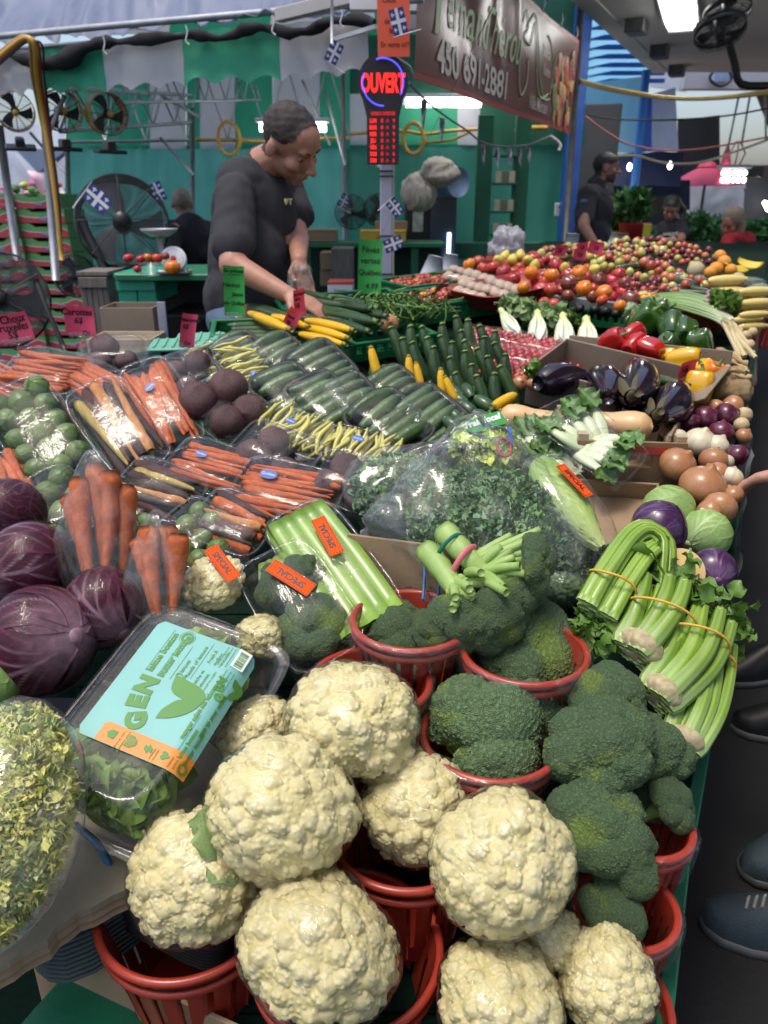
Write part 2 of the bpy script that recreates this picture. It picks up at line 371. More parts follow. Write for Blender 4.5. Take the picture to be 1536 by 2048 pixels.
# lumpy heads (cauliflower, broccoli) ----------------
def sphmax(D,C,r,base):
 """farthest hit of rays D from the origin with spheres (C,r); base = fallback radius"""
 out=base.copy()
 C=C.astype(np.float32);q=((C**2).sum(1)-r**2).astype(np.float32)
 D=D.astype(np.float32)
 for i in range(0,len(D),8000):
  b=D[i:i+8000]@C.T;s=b*b-q;t=np.where(s>0,b+np.sqrt(np.maximum(s,0)),0)
  out[i:i+8000]=np.maximum(out[i:i+8000],t.max(1))
 return out
def fib(n,g,jit=.25):
 i=np.arange(n)+.5;ph=np.arccos(1-2*i/n);th=np.pi*(1+5**.5)*i
 D=NS([np.cos(th)*np.sin(ph),np.sin(th)*np.sin(ph),np.cos(ph)],1)
 D+=g.normal(size=D.shape)*jit*math.sqrt(4*math.pi/n);return D/np.linalg.norm(D,axis=1)[:,None]
_cr={}
def cauli(seed,sub=7):
 if('c',seed)in _cr:return _cr['c',seed]
 g=RS(seed);D,F=ico(sub)
 d1=fib(13,g,.3);r1=g.uniform(.58,.70,13);c1=d1*(.95-r1)[:,None]
 base=np.full(len(D),.80,np.float32)
 rA=sphmax(D,c1,r1,base)
 def at_r(d):return sphmax(d,c1,r1,np.full(len(d),.80,np.float32))
 d2=fib(150,g,.35);R2=at_r(d2);r2=g.uniform(.11,.17,150);c2=d2*(R2-r2*.66)[:,None]
 rB=sphmax(D,c2,r2,rA*.955)
 def at_b(d):return sphmax(d,c2,r2,at_r(d)*.955)
 d3=fib(1700,g,.42);R3=at_b(d3);r3=g.uniform(.027,.046,1700);c3=d3*(R3-r3*.55)[:,None]
 rC=sphmax(D,c3,r3,rB)
 z=D[:,2];k=np.clip((-.55-z)/.45,0,1);rC=rC*(1-.25*k)
 V=D*rC[:,None];V[:,2]*=.86
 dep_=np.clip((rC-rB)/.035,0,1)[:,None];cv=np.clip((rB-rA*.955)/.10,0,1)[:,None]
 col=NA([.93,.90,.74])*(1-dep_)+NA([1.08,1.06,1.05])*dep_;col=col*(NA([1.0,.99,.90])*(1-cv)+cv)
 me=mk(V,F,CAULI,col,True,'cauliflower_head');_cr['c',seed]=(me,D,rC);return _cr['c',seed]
def wrapmesh(seed,D0,r0,sub=5,marg=.008,mt=None,gather=(0,0,-1),wob=.01):
 """film pulled over a lumpy head"""
 D,F=ico(sub);s=D0[::3].astype(np.float32);rr=r0[::3].astype(np.float32);out=np.zeros(len(D))
 for i in range(0,len(D),500):
  c=D[i:i+500].astype(np.float32)@s.T
  out[i:i+500]=np.where(c>.96,rr[None]*np.minimum(1,.0+c),0).max(1)
 out+=marg+wob*np.abs(noi(D,3.2,seed))
 V=D*out[:,None];V[:,2]*=.86
 return mk(V,F,mt or FILMC,None,True,'film')
def crown(seed,lobes=7,flat_=.75,beads=2700,sub=7,tilt=.55):
 if('b',seed)in _cr:return _cr['b',seed]
 g=RS(seed);D,F=ico(sub)
 c1=[];r1=[]
 for i in range(lobes):
  a=6.283*i/max(1,lobes-1)+g.uniform(-.3,.3);e=g.uniform(.15,.7)if i else 1.4
  rr=g.uniform(.40,.56);c1.append(NA([math.cos(a)*math.cos(e),math.sin(a)*math.cos(e),math.sin(e)*flat_])*(1-rr));r1.append(rr)
 c1=NA(c1);r1=NA(r1);base=np.full(len(D),.30,np.float32)
 rA=sphmax(D,c1,r1,base)
 d2=fib(60,g,.4);R2=sphmax(d2,c1,r1,np.full(60,.3,np.float32));r2=g.uniform(.12,.2,60);rA=sphmax(D,d2*(R2-r2*.8)[:,None],r2,rA)
 def at_a(d):return sphmax(d,d2*(R2-r2*.8)[:,None],r2,sphmax(d,c1,r1,np.full(len(d),.3,np.float32)))
 d3=fib(beads,g,.35);R3=at_a(d3);r3=g.uniform(.020,.033,beads);rC=sphmax(D,d3*(R3-r3*.4)[:,None],r3,rA)
 z=D[:,2];k=np.clip((-.1-z)/.5,0,1);rC=rC*(1-.45*k)
 V=D*rC[:,None]
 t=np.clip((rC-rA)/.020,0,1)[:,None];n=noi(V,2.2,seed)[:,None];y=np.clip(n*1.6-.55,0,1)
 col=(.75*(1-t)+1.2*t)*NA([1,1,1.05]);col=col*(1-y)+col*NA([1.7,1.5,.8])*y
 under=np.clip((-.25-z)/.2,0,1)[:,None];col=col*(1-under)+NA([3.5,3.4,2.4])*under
 me=mk(V,F,BROC,col,True,'broccoli_crown');_cr['b',seed]=me;return me

# leafy heads ----------------
_hd={}
def head(key,R_,nl,mt,cl,cv,cedge,nb=5,vw=.06,gu=20,gv=22,seed=0,squash=.95,cover=1.15,lift=.03,branch=1.0):
 if key in _hd:return _hd[key]
 g=RS(seed);q=G();D,F=ico(4);q.add(D*R_*.97*NA([1,1,squash]),F,cl);q.add(D*R_*NA([.17,.17,.10])-[0,0,R_*squash*.97],F,cv)
 u=LS(-1,1,gu);v=LS(0,1,gv);U,Vv=np.meshgrid(u,v,indexing='ij')
 for i in range(nl):
  a0=6.283*i/nl*1.0+g.uniform(-.25,.25)+(.4 if i%2 else 0);off=lift*(.35+.65*i/nl)
  el=-1.45+Vv*(3.15+g.uniform(-.25,.25));wid=cover*np.sin(np.clip(.12+Vv*.95,0,1)*np.pi*.62)*(1-.35*Vv**5)
  tw=g.uniform(-.3,.3)
  az=U*wid;  # angular offset about leaf axis
  x=np.cos(el)*np.cos(az);y=np.sin(az)*np.maximum(.35,np.cos(el*.45));z=np.sin(el)
  P=NS([x,y,z],-1);P/=np.linalg.norm(P,axis=-1)[...,None]
  r=1+off+.012*np.sin(Vv*9+i)*U+lift*1.0*np.clip(np.abs(U)-.82,0,1)*3+lift*2*np.clip(Vv-.9,0,1)*4*(i%2)
  ph=(Vv-np.abs(U)*.55)*nb;br=np.abs(ph-np.round(ph));vein=np.maximum(np.clip(1-np.abs(U)/(vw*(1.3-Vv)),0,1),branch*np.clip(1-br/(vw*2.2),0,1)*np.clip(1.15-np.abs(U),0,1)*.75)
  vein=np.maximum(vein,np.clip(1-Vv*3.5,0,1)*.8)*np.clip(1.25-Vv,0,1)
  r=r+.010*vein
  P=P*(r*R_)[...,None];P[...,2]*=squash
  c,s=math.cos(a0),math.sin(a0);X=P[...,0]*c-P[...,1]*s;Y=P[...,0]*s+P[...,1]*c
  P=NS([X,Y,P[...,2]],-1).reshape(-1,3)
  ve=vein.reshape(-1,1);ed=np.clip((np.abs(U)-.9)/.1,0,1).reshape(-1,1)
  col=NA(cl)*(1-ve)+NA(cv)*ve;col=col*(1-ed)+NA(cedge)*ed;col=col*g.uniform(.9,1.1)
  q.add(P,gridf(gu,gv),col)
 _hd[key]=q.mesh(mt,True,key);return _hd[key]

# simple shapes ----------------
def taper_root(seed,L=.2,r0=.015,r1=.004,k=9,n=14,bend=.006,mt=None,rnoise=.06,top=None,tipcol=None):
 g=RS(seed);t=LS(0,1,n)
 x=(t-.5)*L;y=bend*np.sin(t*3.1+g.uniform(0,6))*g.uniform(.3,1);z=bend*.5*np.sin(t*4+g.uniform(0,6))
 r=r0*(1-t)**.55*(1-r1/r0)+r1;r=r0+(r1-r0)*t**1.3;r=r*(1+rnoise*g.normal(size=n)*.6);r[0]*=.62;r[-1]*=.5;r[1]*=.93
 V,F=tube(NS([x,y,z],1),r,k);c=np.ones((len(V),3));c[:k*1]=top if top is not None else(.45,.5,.3)
 if tipcol is not None:c*=1
 return mk(V,F,mt or CARR,c)
def cuc(seed,L=.15,r=.017,mt=None,k=12,n=14,bend=.008,stem=True,ends=None,light=(1,1,1)):
 g=RS(seed);t=LS(0,1,n);x=(t-.5)*L;y=bend*(1-(2*t-1)**2)*g.uniform(-1,1)
 rr=r*np.clip(np.sin(np.clip(t,.02,.98)*np.pi),0,1)**.28*(1+.04*g.normal(size=n)*.5)*(.9+.14*t)
 V,F=tube(NS([x,y,0*x],1),rr,k,ribs=6,ribd=.025);q=G();c=np.ones((len(V),3))*NA(light)
 q.add(V,F,c)
 if stem:
  s0=NA([[-L*.485,y[0],0],[-L*.52,y[0],.001],[-L*.56,y[0],.003]]);V,F=tube(s0,[r*.55,r*.36,r*.42],6,ribs=5,ribd=.2)
  q.add(V,F,(ends or(2.2,2.0,1.6)))
 return q.mesh(mt or CUCU)
def tomato(seed,ribs=6,dep_=.05,mt=None,sq=.82,k=28):
 g=RS(seed);ph=LS(0,np.pi,16)
 rs=np.sin(ph)*(1+.04*np.cos(2*ph));zs=np.cos(ph)*sq;zs=zs-.16*np.exp(-((ph)/.38)**2)
 p1,p2=g.uniform(0,6,2);V,F=rev(rs,zs,k,lambda th,t:1-dep_*np.abs(np.cos(ribs*th/2+p1))**3*np.exp(-((t-.2)/.35)**2)*2+.03*np.cos(2*th+p2))
 return mk(V,F,mt or TOMA)
def calyx(r=.4):
 q=G()
 for i in range(5):
  a=i*1.2566;q.add([[0,0,0],[math.cos(a-.25)*r*.4,math.sin(a-.25)*r*.4,.03],[math.cos(a)*r,math.sin(a)*r,.0],[math.cos(a+.25)*r*.4,math.sin(a+.25)*r*.4,.03]],NA([[0,1,2,3]]))
 V,F=tube([[0,0,0],[0,0,.1],[.03,0,.2]],[.05,.045,.05],6);q.add(V,F);return q.mesh(GSTM)
def pepper(seed,mt,lob=4,ln=1.15):
 g=RS(seed);t=LS(0,1,20);ph=t*np.pi
 rs=np.sin(ph)**.62*(1.05-.22*t);zs=np.cos(ph)**1*ln;zs=np.sign(np.cos(ph))*np.abs(np.cos(ph))**.8*ln-.28*np.exp(-(t/.14)**2)+.22*np.exp(-((1-t)/.12)**2)
 p=g.uniform(0,6);a=g.uniform(.10,.2)
 V,F=rev(rs,zs,36,lambda th,tt:1-a*np.abs(np.cos(lob*th/2+p))**2.2+.05*np.cos(th+p*2)+.04*np.sin(2*th+5*tt))
 V=V+.03*NS([noi(V,1.3,seed),noi(V,1.3,seed+1),noi(V,1.3,seed+2)],1);return mk(V,F,mt)
def pstem():V,F=tube([[0,0,.75],[0,0,.98],[.05,.02,1.18],[.12,.04,1.35]],[.28,.13,.09,.11],7);return mk(V,F,GSTM)
def onion(seed,mt,dark=.75):
 g=RS(seed);ph=LS(0,np.pi,26);rs=np.sin(ph)*(1-.03*np.cos(ph));zs=np.cos(ph)*.86
 zs=zs+.20*np.exp(-(ph/.16)**2)-.10*np.exp(-((np.pi-ph)/.2)**2);rs=rs+.05*np.exp(-((ph-.08)/.2)**2)
 k=60;V,F=rev(rs,zs,k);th=np.arange(k)*6.283/k;s=sum(np.sin(th*f+g.uniform(0,6))*g.uniform(.3,1)for f in(9,14,23,29))
 c=1+.10*s/2;c=np.repeat(c[None],26,0).reshape(-1,1)*np.ones(3);top=np.exp(-((np.repeat(ph,k))/.32)**2)[:,None];c=c*(1-top)+NA([.85,.75,.6])*top*1.0
 return mk(V,F,mt,c)
def sphere(r,mt,col=(1,1,1),s=3,sq=1,nz=0,seed=0):
 D,F=ico(s);V=D*r*(1+nz*noi(D,2,seed)[:,None])*NA([1,1,sq]);return mk(V,F,mt,np.broadcast_to(NA(col,float),V.shape))
def leafgrid(L_,W_,nu=9,nv=12,curl=.3,ruf=.12,fr=7,seed=0,base=.25,cup=.3):
 """leaf along +x, up +z"""
 g=RS(seed);u=LS(-1,1,nu);v=LS(0,1,nv);U,Vv=np.meshgrid(u,v,indexing='ij')
 w=W_*(base*(1-Vv)+np.sin(np.clip(Vv,0,1)**.8*np.pi*.93+.05));ed=np.abs(U)**2
 x=Vv*L_+ruf*L_*.3*ed*np.sin(U*5+Vv*fr+g.uniform(0,6));y=U*w*(1-.1*ed)
 z=curl*L_*(Vv**2)*-1+cup*W_*ed*np.sin(Vv*np.pi)+ruf*W_*ed*np.sin(Vv*fr*2.3+np.sign(U)*1.7+g.uniform(0,6))
 return NS([x,y,z],-1).reshape(-1,3),gridf(nu,nv),np.abs(U).reshape(-1),Vv.reshape(-1)
def leafcol(Ua,Va,cl,cv,nb=6,vw=.09):
 ph=(Va-Ua*.5)*nb;br=np.abs(ph-np.round(ph));ve=np.maximum(np.clip(1-Ua/(vw*(1.5-Va)),0,1),.6*np.clip(1-br/.12,0,1)*(1-Ua))[:,None]
 return NA(cl)*(1-ve)+NA(cv)*ve
def rotm(v,up=(0,0,1)):
 return frame(Vector((0,0,0)),v,up)

# wrapped packs ----------------
def filmtop(L_,W_,H,z0=.0,e=6,seed=0,wob=.0015,nu=26,nv=18,lo=0.0,contour=None):
 u=LS(-1,1,nu);v=LS(-1,1,nv);u=np.sign(u)*np.abs(u)**.7;v=np.sign(v)*np.abs(v)**.7;U,Vv=np.meshgrid(u,v,indexing='ij')
 s=(1-np.abs(U)**e)*(1-np.abs(Vv)**e);rr=1-.06*(np.abs(U)*np.abs(Vv))**4
 P=NS([U*L_/2*rr,Vv*W_/2*rr,z0+H*s],-1).reshape(-1,3)
 if contour is not None:P[:,2]+=contour(P[:,0],P[:,1])*s.reshape(-1)
 P[:,2]+=wob*noi(P,60,seed)*s.reshape(-1)
 return P,gridf(nu,nv)
def trayshell(L_,W_,H,lip=.006,tap=.86,k=8,e=5):
 """open tray: bottom, walls, rolled lip"""
 th=LS(0,2*np.pi,40,endpoint=False);c=np.cos(th);s=np.sin(th);m=(np.abs(c)**e+np.abs(s)**e)**(-1/e)
 rings=[(tap*.2,.001),(tap*.97,.001),(tap,.004),(1,H),(1+lip*2/W_,H),(1+lip*2/W_,H-.003)]
 V=NA([[(c*m)*L_/2*f if f<1 else(c*m)*(L_/2+(f-1)*W_/2),(s*m)*W_/2*f,np.full(40,z)]for f,z in rings]).transpose(0,2,1).reshape(-1,3)
 return V,gridf(len(rings),40,False,True)
STK={}
def special(parent,M,s=1.0):
 """orange SPECIAL sticker, .075 x .024"""
 if 'st' not in STK:
  V,F=box((0,0,0),(.084*1,.026,.0008));STK['st']=mk(V,F,ORNG,smooth=False)
  q=G()
  for i in range(17):
   for y in(-.0107,.0107):q.add(*box((-.0392+i*.0049,y,.0008),(.0025,.0018,.0006)))
  for j in range(3):
   for x in(-.0392,.0392):q.add(*box((x,-.0054+j*.0054,.0008),(.0018,.0022,.0006)))
  STK['dots']=q.mesh(INK,False,col=False)
 st=ob('sticker',STK['st'],parent,M@MS(s,4));ob('dotted_border',STK['dots'],st)
 text('SPECIAL',.0155,INK,st,MT((0,0,.0007)),ext=.0003,bold=.0004,xs=1.0)
def bluest(parent,M,s=1.0):
 if 'bl' not in STK:
  q=G();th=LS(0,6.283,25)[:-1];V=NS([np.cos(th)*.014,np.sin(th)*.009,0*th],1);V=np.vstack([V,[[0,0,0]]]);q.add(V,NA([[i,(i+1)%24,24]for i in range(24)]));STK['bl']=q.mesh(BLUS,False,col=False)
 st=ob('round_sticker',STK['bl'],parent,M@MS(s,4));text('Québec',.007,WINK,st,MT((0,0,.0005)),ext=.0001)
def pack(label,cat,px,py,ex,ey,Wm,H,fill,n=(0,-.55,1),dz=0,kind='clear',film_=None,sticker=None,blue=None,name='produce_pack',seed=None,Lm=None,contour=None,e=6):
 C=at(px,py,dz);n=Vector(n).normalized();E=onplane(ex,ey,C,n);L_=Lm or(E-C).length*2
 C=C-n*H*.6
 T=thing(name,frame(C,E-C,n),label,cat)
 seed=seed if seed is not None else random.randint(0,9999)
 if kind!='none':ob('tray',mk(*trayshell(L_,Wm,H*.55 if kind=='clear' else H*.4),BLKF if kind=='black' else PET),T)
 fill(T,L_,Wm,H,seed)
 V,F=filmtop(L_*1.01,Wm*1.02,H*.95,.004,seed=seed,contour=contour,e=e);ob('film',mk(V,F,film_ or FILM),T)
 for s in(sticker or[]):special(T,MT((s[0]*L_/2,s[1]*Wm/2,H*1.0+.006))@MR(R(s[2]),4,'Z'),s[3]if len(s)>3 else 1)
 for s in(blue or[]):bluest(T,MT((s[0]*L_/2,s[1]*Wm/2,H*.98+.006))@MR(R(s[2]),4,'Z'),s[3]if len(s)>3 else 1)
 return T
_v={}
def V_(key,fn):
 if key not in _v:_v[key]=fn()
 return _v[key]
CORG,CPUR,CYEL,CPAL,CDRK=(1,1,1),(.16,.25,.9),(.80,2.6,2.6),(.95,1.9,3.0),(.09,.22,.8)
def carrotm(i,colname='o'):
 c={'o':CORG,'p':CPUR,'y':CYEL,'l':CPAL,'d':CDRK}[colname]
 def f():
  me=taper_root(i*7+ord(colname),1,.085,.026,10,18,.03,CARR,.10);a=me.color_attributes['Col'];n=len(me.vertices);b=np.zeros(n*4,np.float32);a.data.foreach_get('color',b);b=b.reshape(-1,4);b[:,:3]*=NA(c)
  g=RS(i);b[:,:3]*=1+.12*g.normal(size=(n,1));a.data.foreach_set('color',b.ravel());return me
 return V_(('car',i,colname),f)
def fill_carrots(cols='o',nrow=7,layers=2,r=.012,ang=0):
 def f(T,L_,W_,H,seed):
  g=RS(seed)
  for l in range(layers):
   for i in range(nrow-l):
    c=cols[g.randint(len(cols))];ln=L_*g.uniform(.74,.92);y=(i+.5-(nrow-l)/2)*(W_*.84/nrow);sc=ln;th=r/.085*g.uniform(.85,1.2)*(1.9 if False else 1)
    M=MT((g.uniform(-.03,.03)*L_,y,H*(.32+.36*l)+g.uniform(-.002,.002)))@MR(R(g.normal()*4+ang)+(math.pi if g.rand()<.3 else 0),4,'Z')@MD((sc,th,th,1))
    ob('carrot',carrotm(g.randint(5),c),T,M)
 return f
def fill_cuc(n=6,r=.016,lo=.9):
 def f(T,L_,W_,H,seed):
  g=RS(seed)
  for i in range(n):
   x=(i+.5-n/2)*(L_*.9/n);rr=L_*.9/n*.54;k=W_*.86
   M=MT((x,0,max(rr*.9,H*.5)))@MR(R(90+g.normal()*3)+(math.pi if g.rand()<.5 else 0),4,'Z')@MR(g.uniform(-1,1),4,'X')@MD((k/.15,rr/.017,min(rr,H*.62)/.017,1))
   ob('cucumber',V_(('cu',g.randint(4)),lambda:cuc(len(_v),stem=False,light=(1.25,1.2,1.05))),T,M)
 return f
def beanm(i):
 def f():
  g=RS(i+90);t=LS(0,1,12);b=g.uniform(-.12,.12);P=NS([t-.5,b*(1-(2*t-1)**2)+.02*np.sin(t*9+i),.04*np.sin(t*5+i)],1)
  r=.038*np.clip(np.sin(t*np.pi),.12,1)**.35;return mk(*tube(P,r,6),BEAN)
 return V_(('bean',i),f)
def fill_beans(nrow=11,layers=3,across=True,ln=.9):
 def f(T,L_,W_,H,seed):
  g=RS(seed)
  for l in range(layers):
   for i in range(nrow):
    A,B=(L_,W_)if across else(W_,L_);p=(i+.5-nrow/2)*(A*.9/nrow)+g.uniform(-.003,.003);k=B*ln*g.uniform(.8,1.05);th=.0050/.038*g.uniform(.85,1.2)
    M=MT((p,g.normal()*.004,0)if across else(g.normal()*.004,p,0))@MT((0,0,H*(.3+.3*l)))@MR((R(90)if across else 0)+R(g.normal()*9),4,'Z')@MD((k,th*1,th,1))
    ob('bean',beanm(g.randint(8)),T,M)
 return f
def fill_balls(kind,n,spread=.8,rr=.3,jit=.1,two=True):
 def f(T,L_,W_,H,seed):
  g=RS(seed)
  pts=[]
  nx=max(1,int(round(math.sqrt(n*L_/W_))));ny=max(1,int(math.ceil(n/nx)))
  for i in range(nx):
   for j in range(ny):
    if len(pts)<n:pts.append(((i+.5-nx/2)*L_*spread/nx+(W_*.1 if j%2 else 0),(j+.5-ny/2)*W_*spread/ny))
  r=min(L_*spread/nx,W_*spread/ny)*.56*rr/.3
  for p in pts:
   s=r*g.uniform(.9,1.12);M=MT((p[0]+g.normal()*jit*r,p[1]+g.normal()*jit*r,max(s*.85,H*.35)+abs(g.normal())*.1*r))@MR(g.uniform(0,6),4,'Z')@MR(g.uniform(-1.2,1.2),4,'X')@MS(s,4)
   ob({'beet':'beet','sprout':'sprout','tom':'cherry_tomato','rad':'radish'}[kind],ballm(kind,g.randint(3)),T,M)
 return f
def ballm(kind,i):
 if kind=='beet':
  def f():
   ph=LS(0,np.pi,14);rs=np.sin(ph);zs=np.cos(ph)*.9;zs=zs-.35*np.exp(-((np.pi-ph)/.22)**2)+.12*np.exp(-(ph/.2)**2);V,F=rev(rs,zs,20);V=V*(1+.05*noi(V,1.5,i)[:,None]);return mk(V,F,BEET)
  return V_((kind,i),f)
 if kind=='sprout':return head('sprout%d'%i,1,5,SPRO,(1,1,1),(2.3,1.9,2.1),(.8,.85,.8),nb=4,vw=.05,gu=12,gv=14,seed=i,cover=1.2,lift=.06,branch=.6)
 if kind=='tom':return V_((kind,i),lambda:tomato(i,5,.01,TOMA,.92,12))
 if kind=='rad':return V_((kind,i),lambda:sphere(1,ONIR,(1.5,1.2,1.2),2))
def grains(kind,n,fn):
 pass

# containers ----------------
def basket(label,C,Rt=.125,H=.15,tilt=(0,0),film_=False,name='basket',fillm=None):
 T=thing(name,eul(C,tilt[0],tilt[1],rnd(0,6)),label,'basket')
 Rb=Rt*.74
 def f():
  q=G();k=80;th=np.arange(k)*2*np.pi/k
  zl=[0,.012,.03,.78*H,.86*H,H]
  for off in(0,-.0022):
   rr=[(Rb+(Rt-Rb)*z/H)+off for z in zl];V=NA([[np.cos(th)*r,np.sin(th)*r,np.full(k,z)]for r,z in zip(rr,zl)]).transpose(0,2,1).reshape(-1,3)
   Fq=gridf(len(zl),k,False,True).reshape(len(zl)-1,k,4)
   keep=[Fq[a][[i for i in range(k)if not(a in(2,)and i%4==0)]]for a in range(len(zl)-1)]
   q.add(V,[x for x in keep if len(x)])
  V=np.vstack([NS([np.cos(th)*Rb,np.sin(th)*Rb,0*th+.001],1),[[0,0,.001]]]);q.add(V,NA([[i,(i+1)%k,k]for i in range(k)]))
  # stave ribs
  for i in range(20):
   a=(i+.5)*2*np.pi/20+.12;d=NA([math.cos(a),math.sin(a),0]);V,F=tube([d*(Rb+.002)+[0,0,.01],d*((Rb+Rt*.86)/2+.006)+[0,0,H*.45],d*(Rt*.97)+[0,0,H*.84]],[.004]*3,4,squash=.4);q.add(V,F)
  return q.mesh(REDP,col=False)
 def ring(r,z,t,sq=1):
  th=LS(0,2*np.pi,73)[:-1];P=NS([np.cos(th)*r,np.sin(th)*r,th*0+z],1);k=8;a=np.arange(k)*2*np.pi/k
  V=(P[:,None]+t*(NS([np.cos(th),np.sin(th),0*th],1)[:,None]*np.cos(a)[None,:,None]+NA([0,0,sq])[None,None]*np.sin(a)[None,:,None])).reshape(-1,3)
  return V,gridf(72,k,True,True)
 ob('body',V_(('bk',Rt,H),f),T)
 ob('rim',V_(('bkr',Rt,H),lambda:mk(*ring(Rt+.004,H,.0058,1.0),REDP)),T)
 ob('lip',V_(('bkl',Rt,H),lambda:mk(*ring(Rt*.985+.004,H*.86,.0042,1.4),REDP)),T)
 if film_:
  k=60;th=np.arange(k)*2*np.pi/k;g=RS(int(C[0]*1e4)%997);V=[]
  for r,z in((Rt*.80,.45*H),(Rt*.93,.8*H),(Rt*.985,H),(Rt+.010,H+.0075),(Rt+.015,H-.004),(Rt+.011,H*.70)):
   V.append(NS([np.cos(th)*(r+.0018*g.normal(size=k)),np.sin(th)*(r+.0018*g.normal(size=k)),z+.002*g.normal(size=k)],1))
  ob('film',mk(np.vstack(V),gridf(6,k,False,True),BAG),T)
 return T
def lug(label,C,ax,n,L_,W_,H,mt=GRNP,name='plastic_crate',slot=True,t=.004,cat='crate',vis=None):
 """plastic crate with ribbed and slotted walls; C = centre of the floor"""
 T=thing(name,frame(C,ax,n),label,cat)
 def wall(l):
  q=G();q.add(*box((0,0,H-.006),(l,.016,.012),.002));q.add(*box((0,0,.012),(l,.008,.024),.001));nb=max(4,int(l/.035))
  for i in range(nb+1):q.add(*box((-l/2+l*i/nb,0,H/2),(.012 if i%4 else.02,.009,H-.01),.001))
  if not slot:q.add(*box((0,.001,H/2),(l,.004,H-.01)))
  return q.mesh(mt,False,col=False)
 a,b=V_(('lw',L_,H,mt.name,slot),lambda:wall(L_)),V_(('lw',W_,H,mt.name,slot),lambda:wall(W_-.018))
 for s in(-1,1):
  ob('wall',a,T,MT((0,s*W_/2,0)))
  ob('wall',b,T,MT((s*(L_/2-.008),0,0))@MR(R(90),4,'Z'))
 def flo():
  q=G()
  for i in range(9):q.add(*box(((i-4)*L_/9.2,0,.003),(L_/13,W_-.02,.004)))
  for i in range(5):q.add(*box((0,(i-2)*W_/5.2,.0065),(L_-.02,W_/14,.003)))
  return q.mesh(mt,False,col=False)
 ob('floor',V_(('lf',L_,W_,mt.name),flo),T);return T
def carton(label,C,ax,n,L_,W_,H,mt=CARD,name='cardboard_box',t=.006,flaps=(),cat='box',skip=(),hole=False):
 T=thing(name,frame(C,ax,n),label,cat)
 sp_=[('a',(0,-W_/2,H/2),(L_,t,H)),('b',(0,W_/2,H/2),(L_,t,H)),('c',(-L_/2+t/2,0,H/2),(t,W_-t-.002,H)),('d',(L_/2-t/2,0,H/2),(t,W_-t-.002,H))]
 for k,c,s in sp_:
  if k in skip:continue
  if hole and k in hole:
   q=G();l=max(s[0],s[1]);ax_=0 if s[0]>s[1]else 1
   def bx(o,z,ll,hh):cc=list(c);cc[ax_]+=o;cc[2]=z;ss=list(s);ss[ax_]=ll;ss[2]=hh;q.add(*box(cc,ss))
   hw=min(.10,l*.4);bx(0,H*.275,l,H*.55);bx(0,H*.89,l,H*.22);bx(-(l+hw)/4,H*.665,(l-hw)/2,H*.23);bx((l+hw)/4,H*.665,(l-hw)/2,H*.23)
   ob('panel',q.mesh(mt,False,col=False),T)
  else:ob('panel',mk(*box(c,s,.0012),mt,smooth=False),T)
 ob('bottom',mk(*box((0,0,t/2),(L_-2*t-.002,W_-t-.004,t)),mt,smooth=False),T)
 for k,ang in flaps:
  w=H*.5
  q=mk(*box((0,w/2,0),(L_*.98 if k in 'ab' else W_*.96,w,t*.7),.001),mt,smooth=False)
  c,rz={'a':((0,-W_/2,H),math.pi),'b':((0,W_/2,H),0),'c':((-L_/2,0,H),R(90)),'d':((L_/2,0,H),R(-90))}[k]
  ob('flap',q,T,MT(c)@MR(rz,4,'Z')@MR(R(ang),4,'X'))
 return T
def pricecard(label,lines,C,w,h,mt=PINK,yaw=0,roll=0,curve=.012,sc=1.0,clip=True,stem=.07,size=.022,tilt=-12,name='price_card'):
 """card on a clear clip; C = bottom centre of the card"""
 M=eul(C,R(90+tilt),0,R(yaw))@MR(R(roll),4,'Z')
 T=thing(name,M,label,'price sign')
 u=LS(-1,1,9);v=LS(0,1,7);U,Vv=np.meshgrid(u,v,indexing='ij')
 bend=lambda x,y:curve*((2*x/w)**2)-curve*1.2*(1-y/h)**3*.6+curve*1.5*(y/h)**3
 P=NS([U*w/2,Vv*h,bend(U*w/2,Vv*h)],-1).reshape(-1,3);q=G();q.add(P,gridf(9,7));q.add(P-[0,0,.0006],gridf(9,7)[:,::-1])
 card=ob('card',q.mesh(mt,True,col=False),T)
 for i,(s,fx,fy,fs)in enumerate(lines):
  me=text(s,size*fs,INK,card,MT((fx*w,fy*h,0)),shear=.12,ext=.0001,bold=.0005)
  m2=me.data.copy();n=len(m2.vertices);co=np.zeros(n*3,np.float32);m2.vertices.foreach_get('co',co);co=co.reshape(-1,3);co[:,2]+=bend(co[:,0]+fx*w,co[:,1]+fy*h)+.0012;m2.vertices.foreach_set('co',co.ravel());m2.update();me.data=m2
 if clip:
  q=G();q.add(*box((0,.004,0),(w*.86,.014,.007),.002));q.add(*box((-w*.33,.002,.004),(.010,.016,.014),.002));q.add(*box((w*.33,.002,.004),(.010,.016,.014),.002))
  q.add(*tube([[0,-.002,0],[0,-.02,0],[0,-.026,0]],[.006,.0045,.006],10));ob('clip',q.mesh(PET,col=False),T)
  V,F=rev(NA([.004,.007,.007,.011,.0155,.016,.012,.010,.013,.013,.0]),-NA([.0,.003,.008,.014,.026,.038,.05,.058,.066,stem,stem]),14)
  V=V[:,[0,2,1]];ob('peg',mk(V+[0,-.024,0],F,PET),T)
 return T

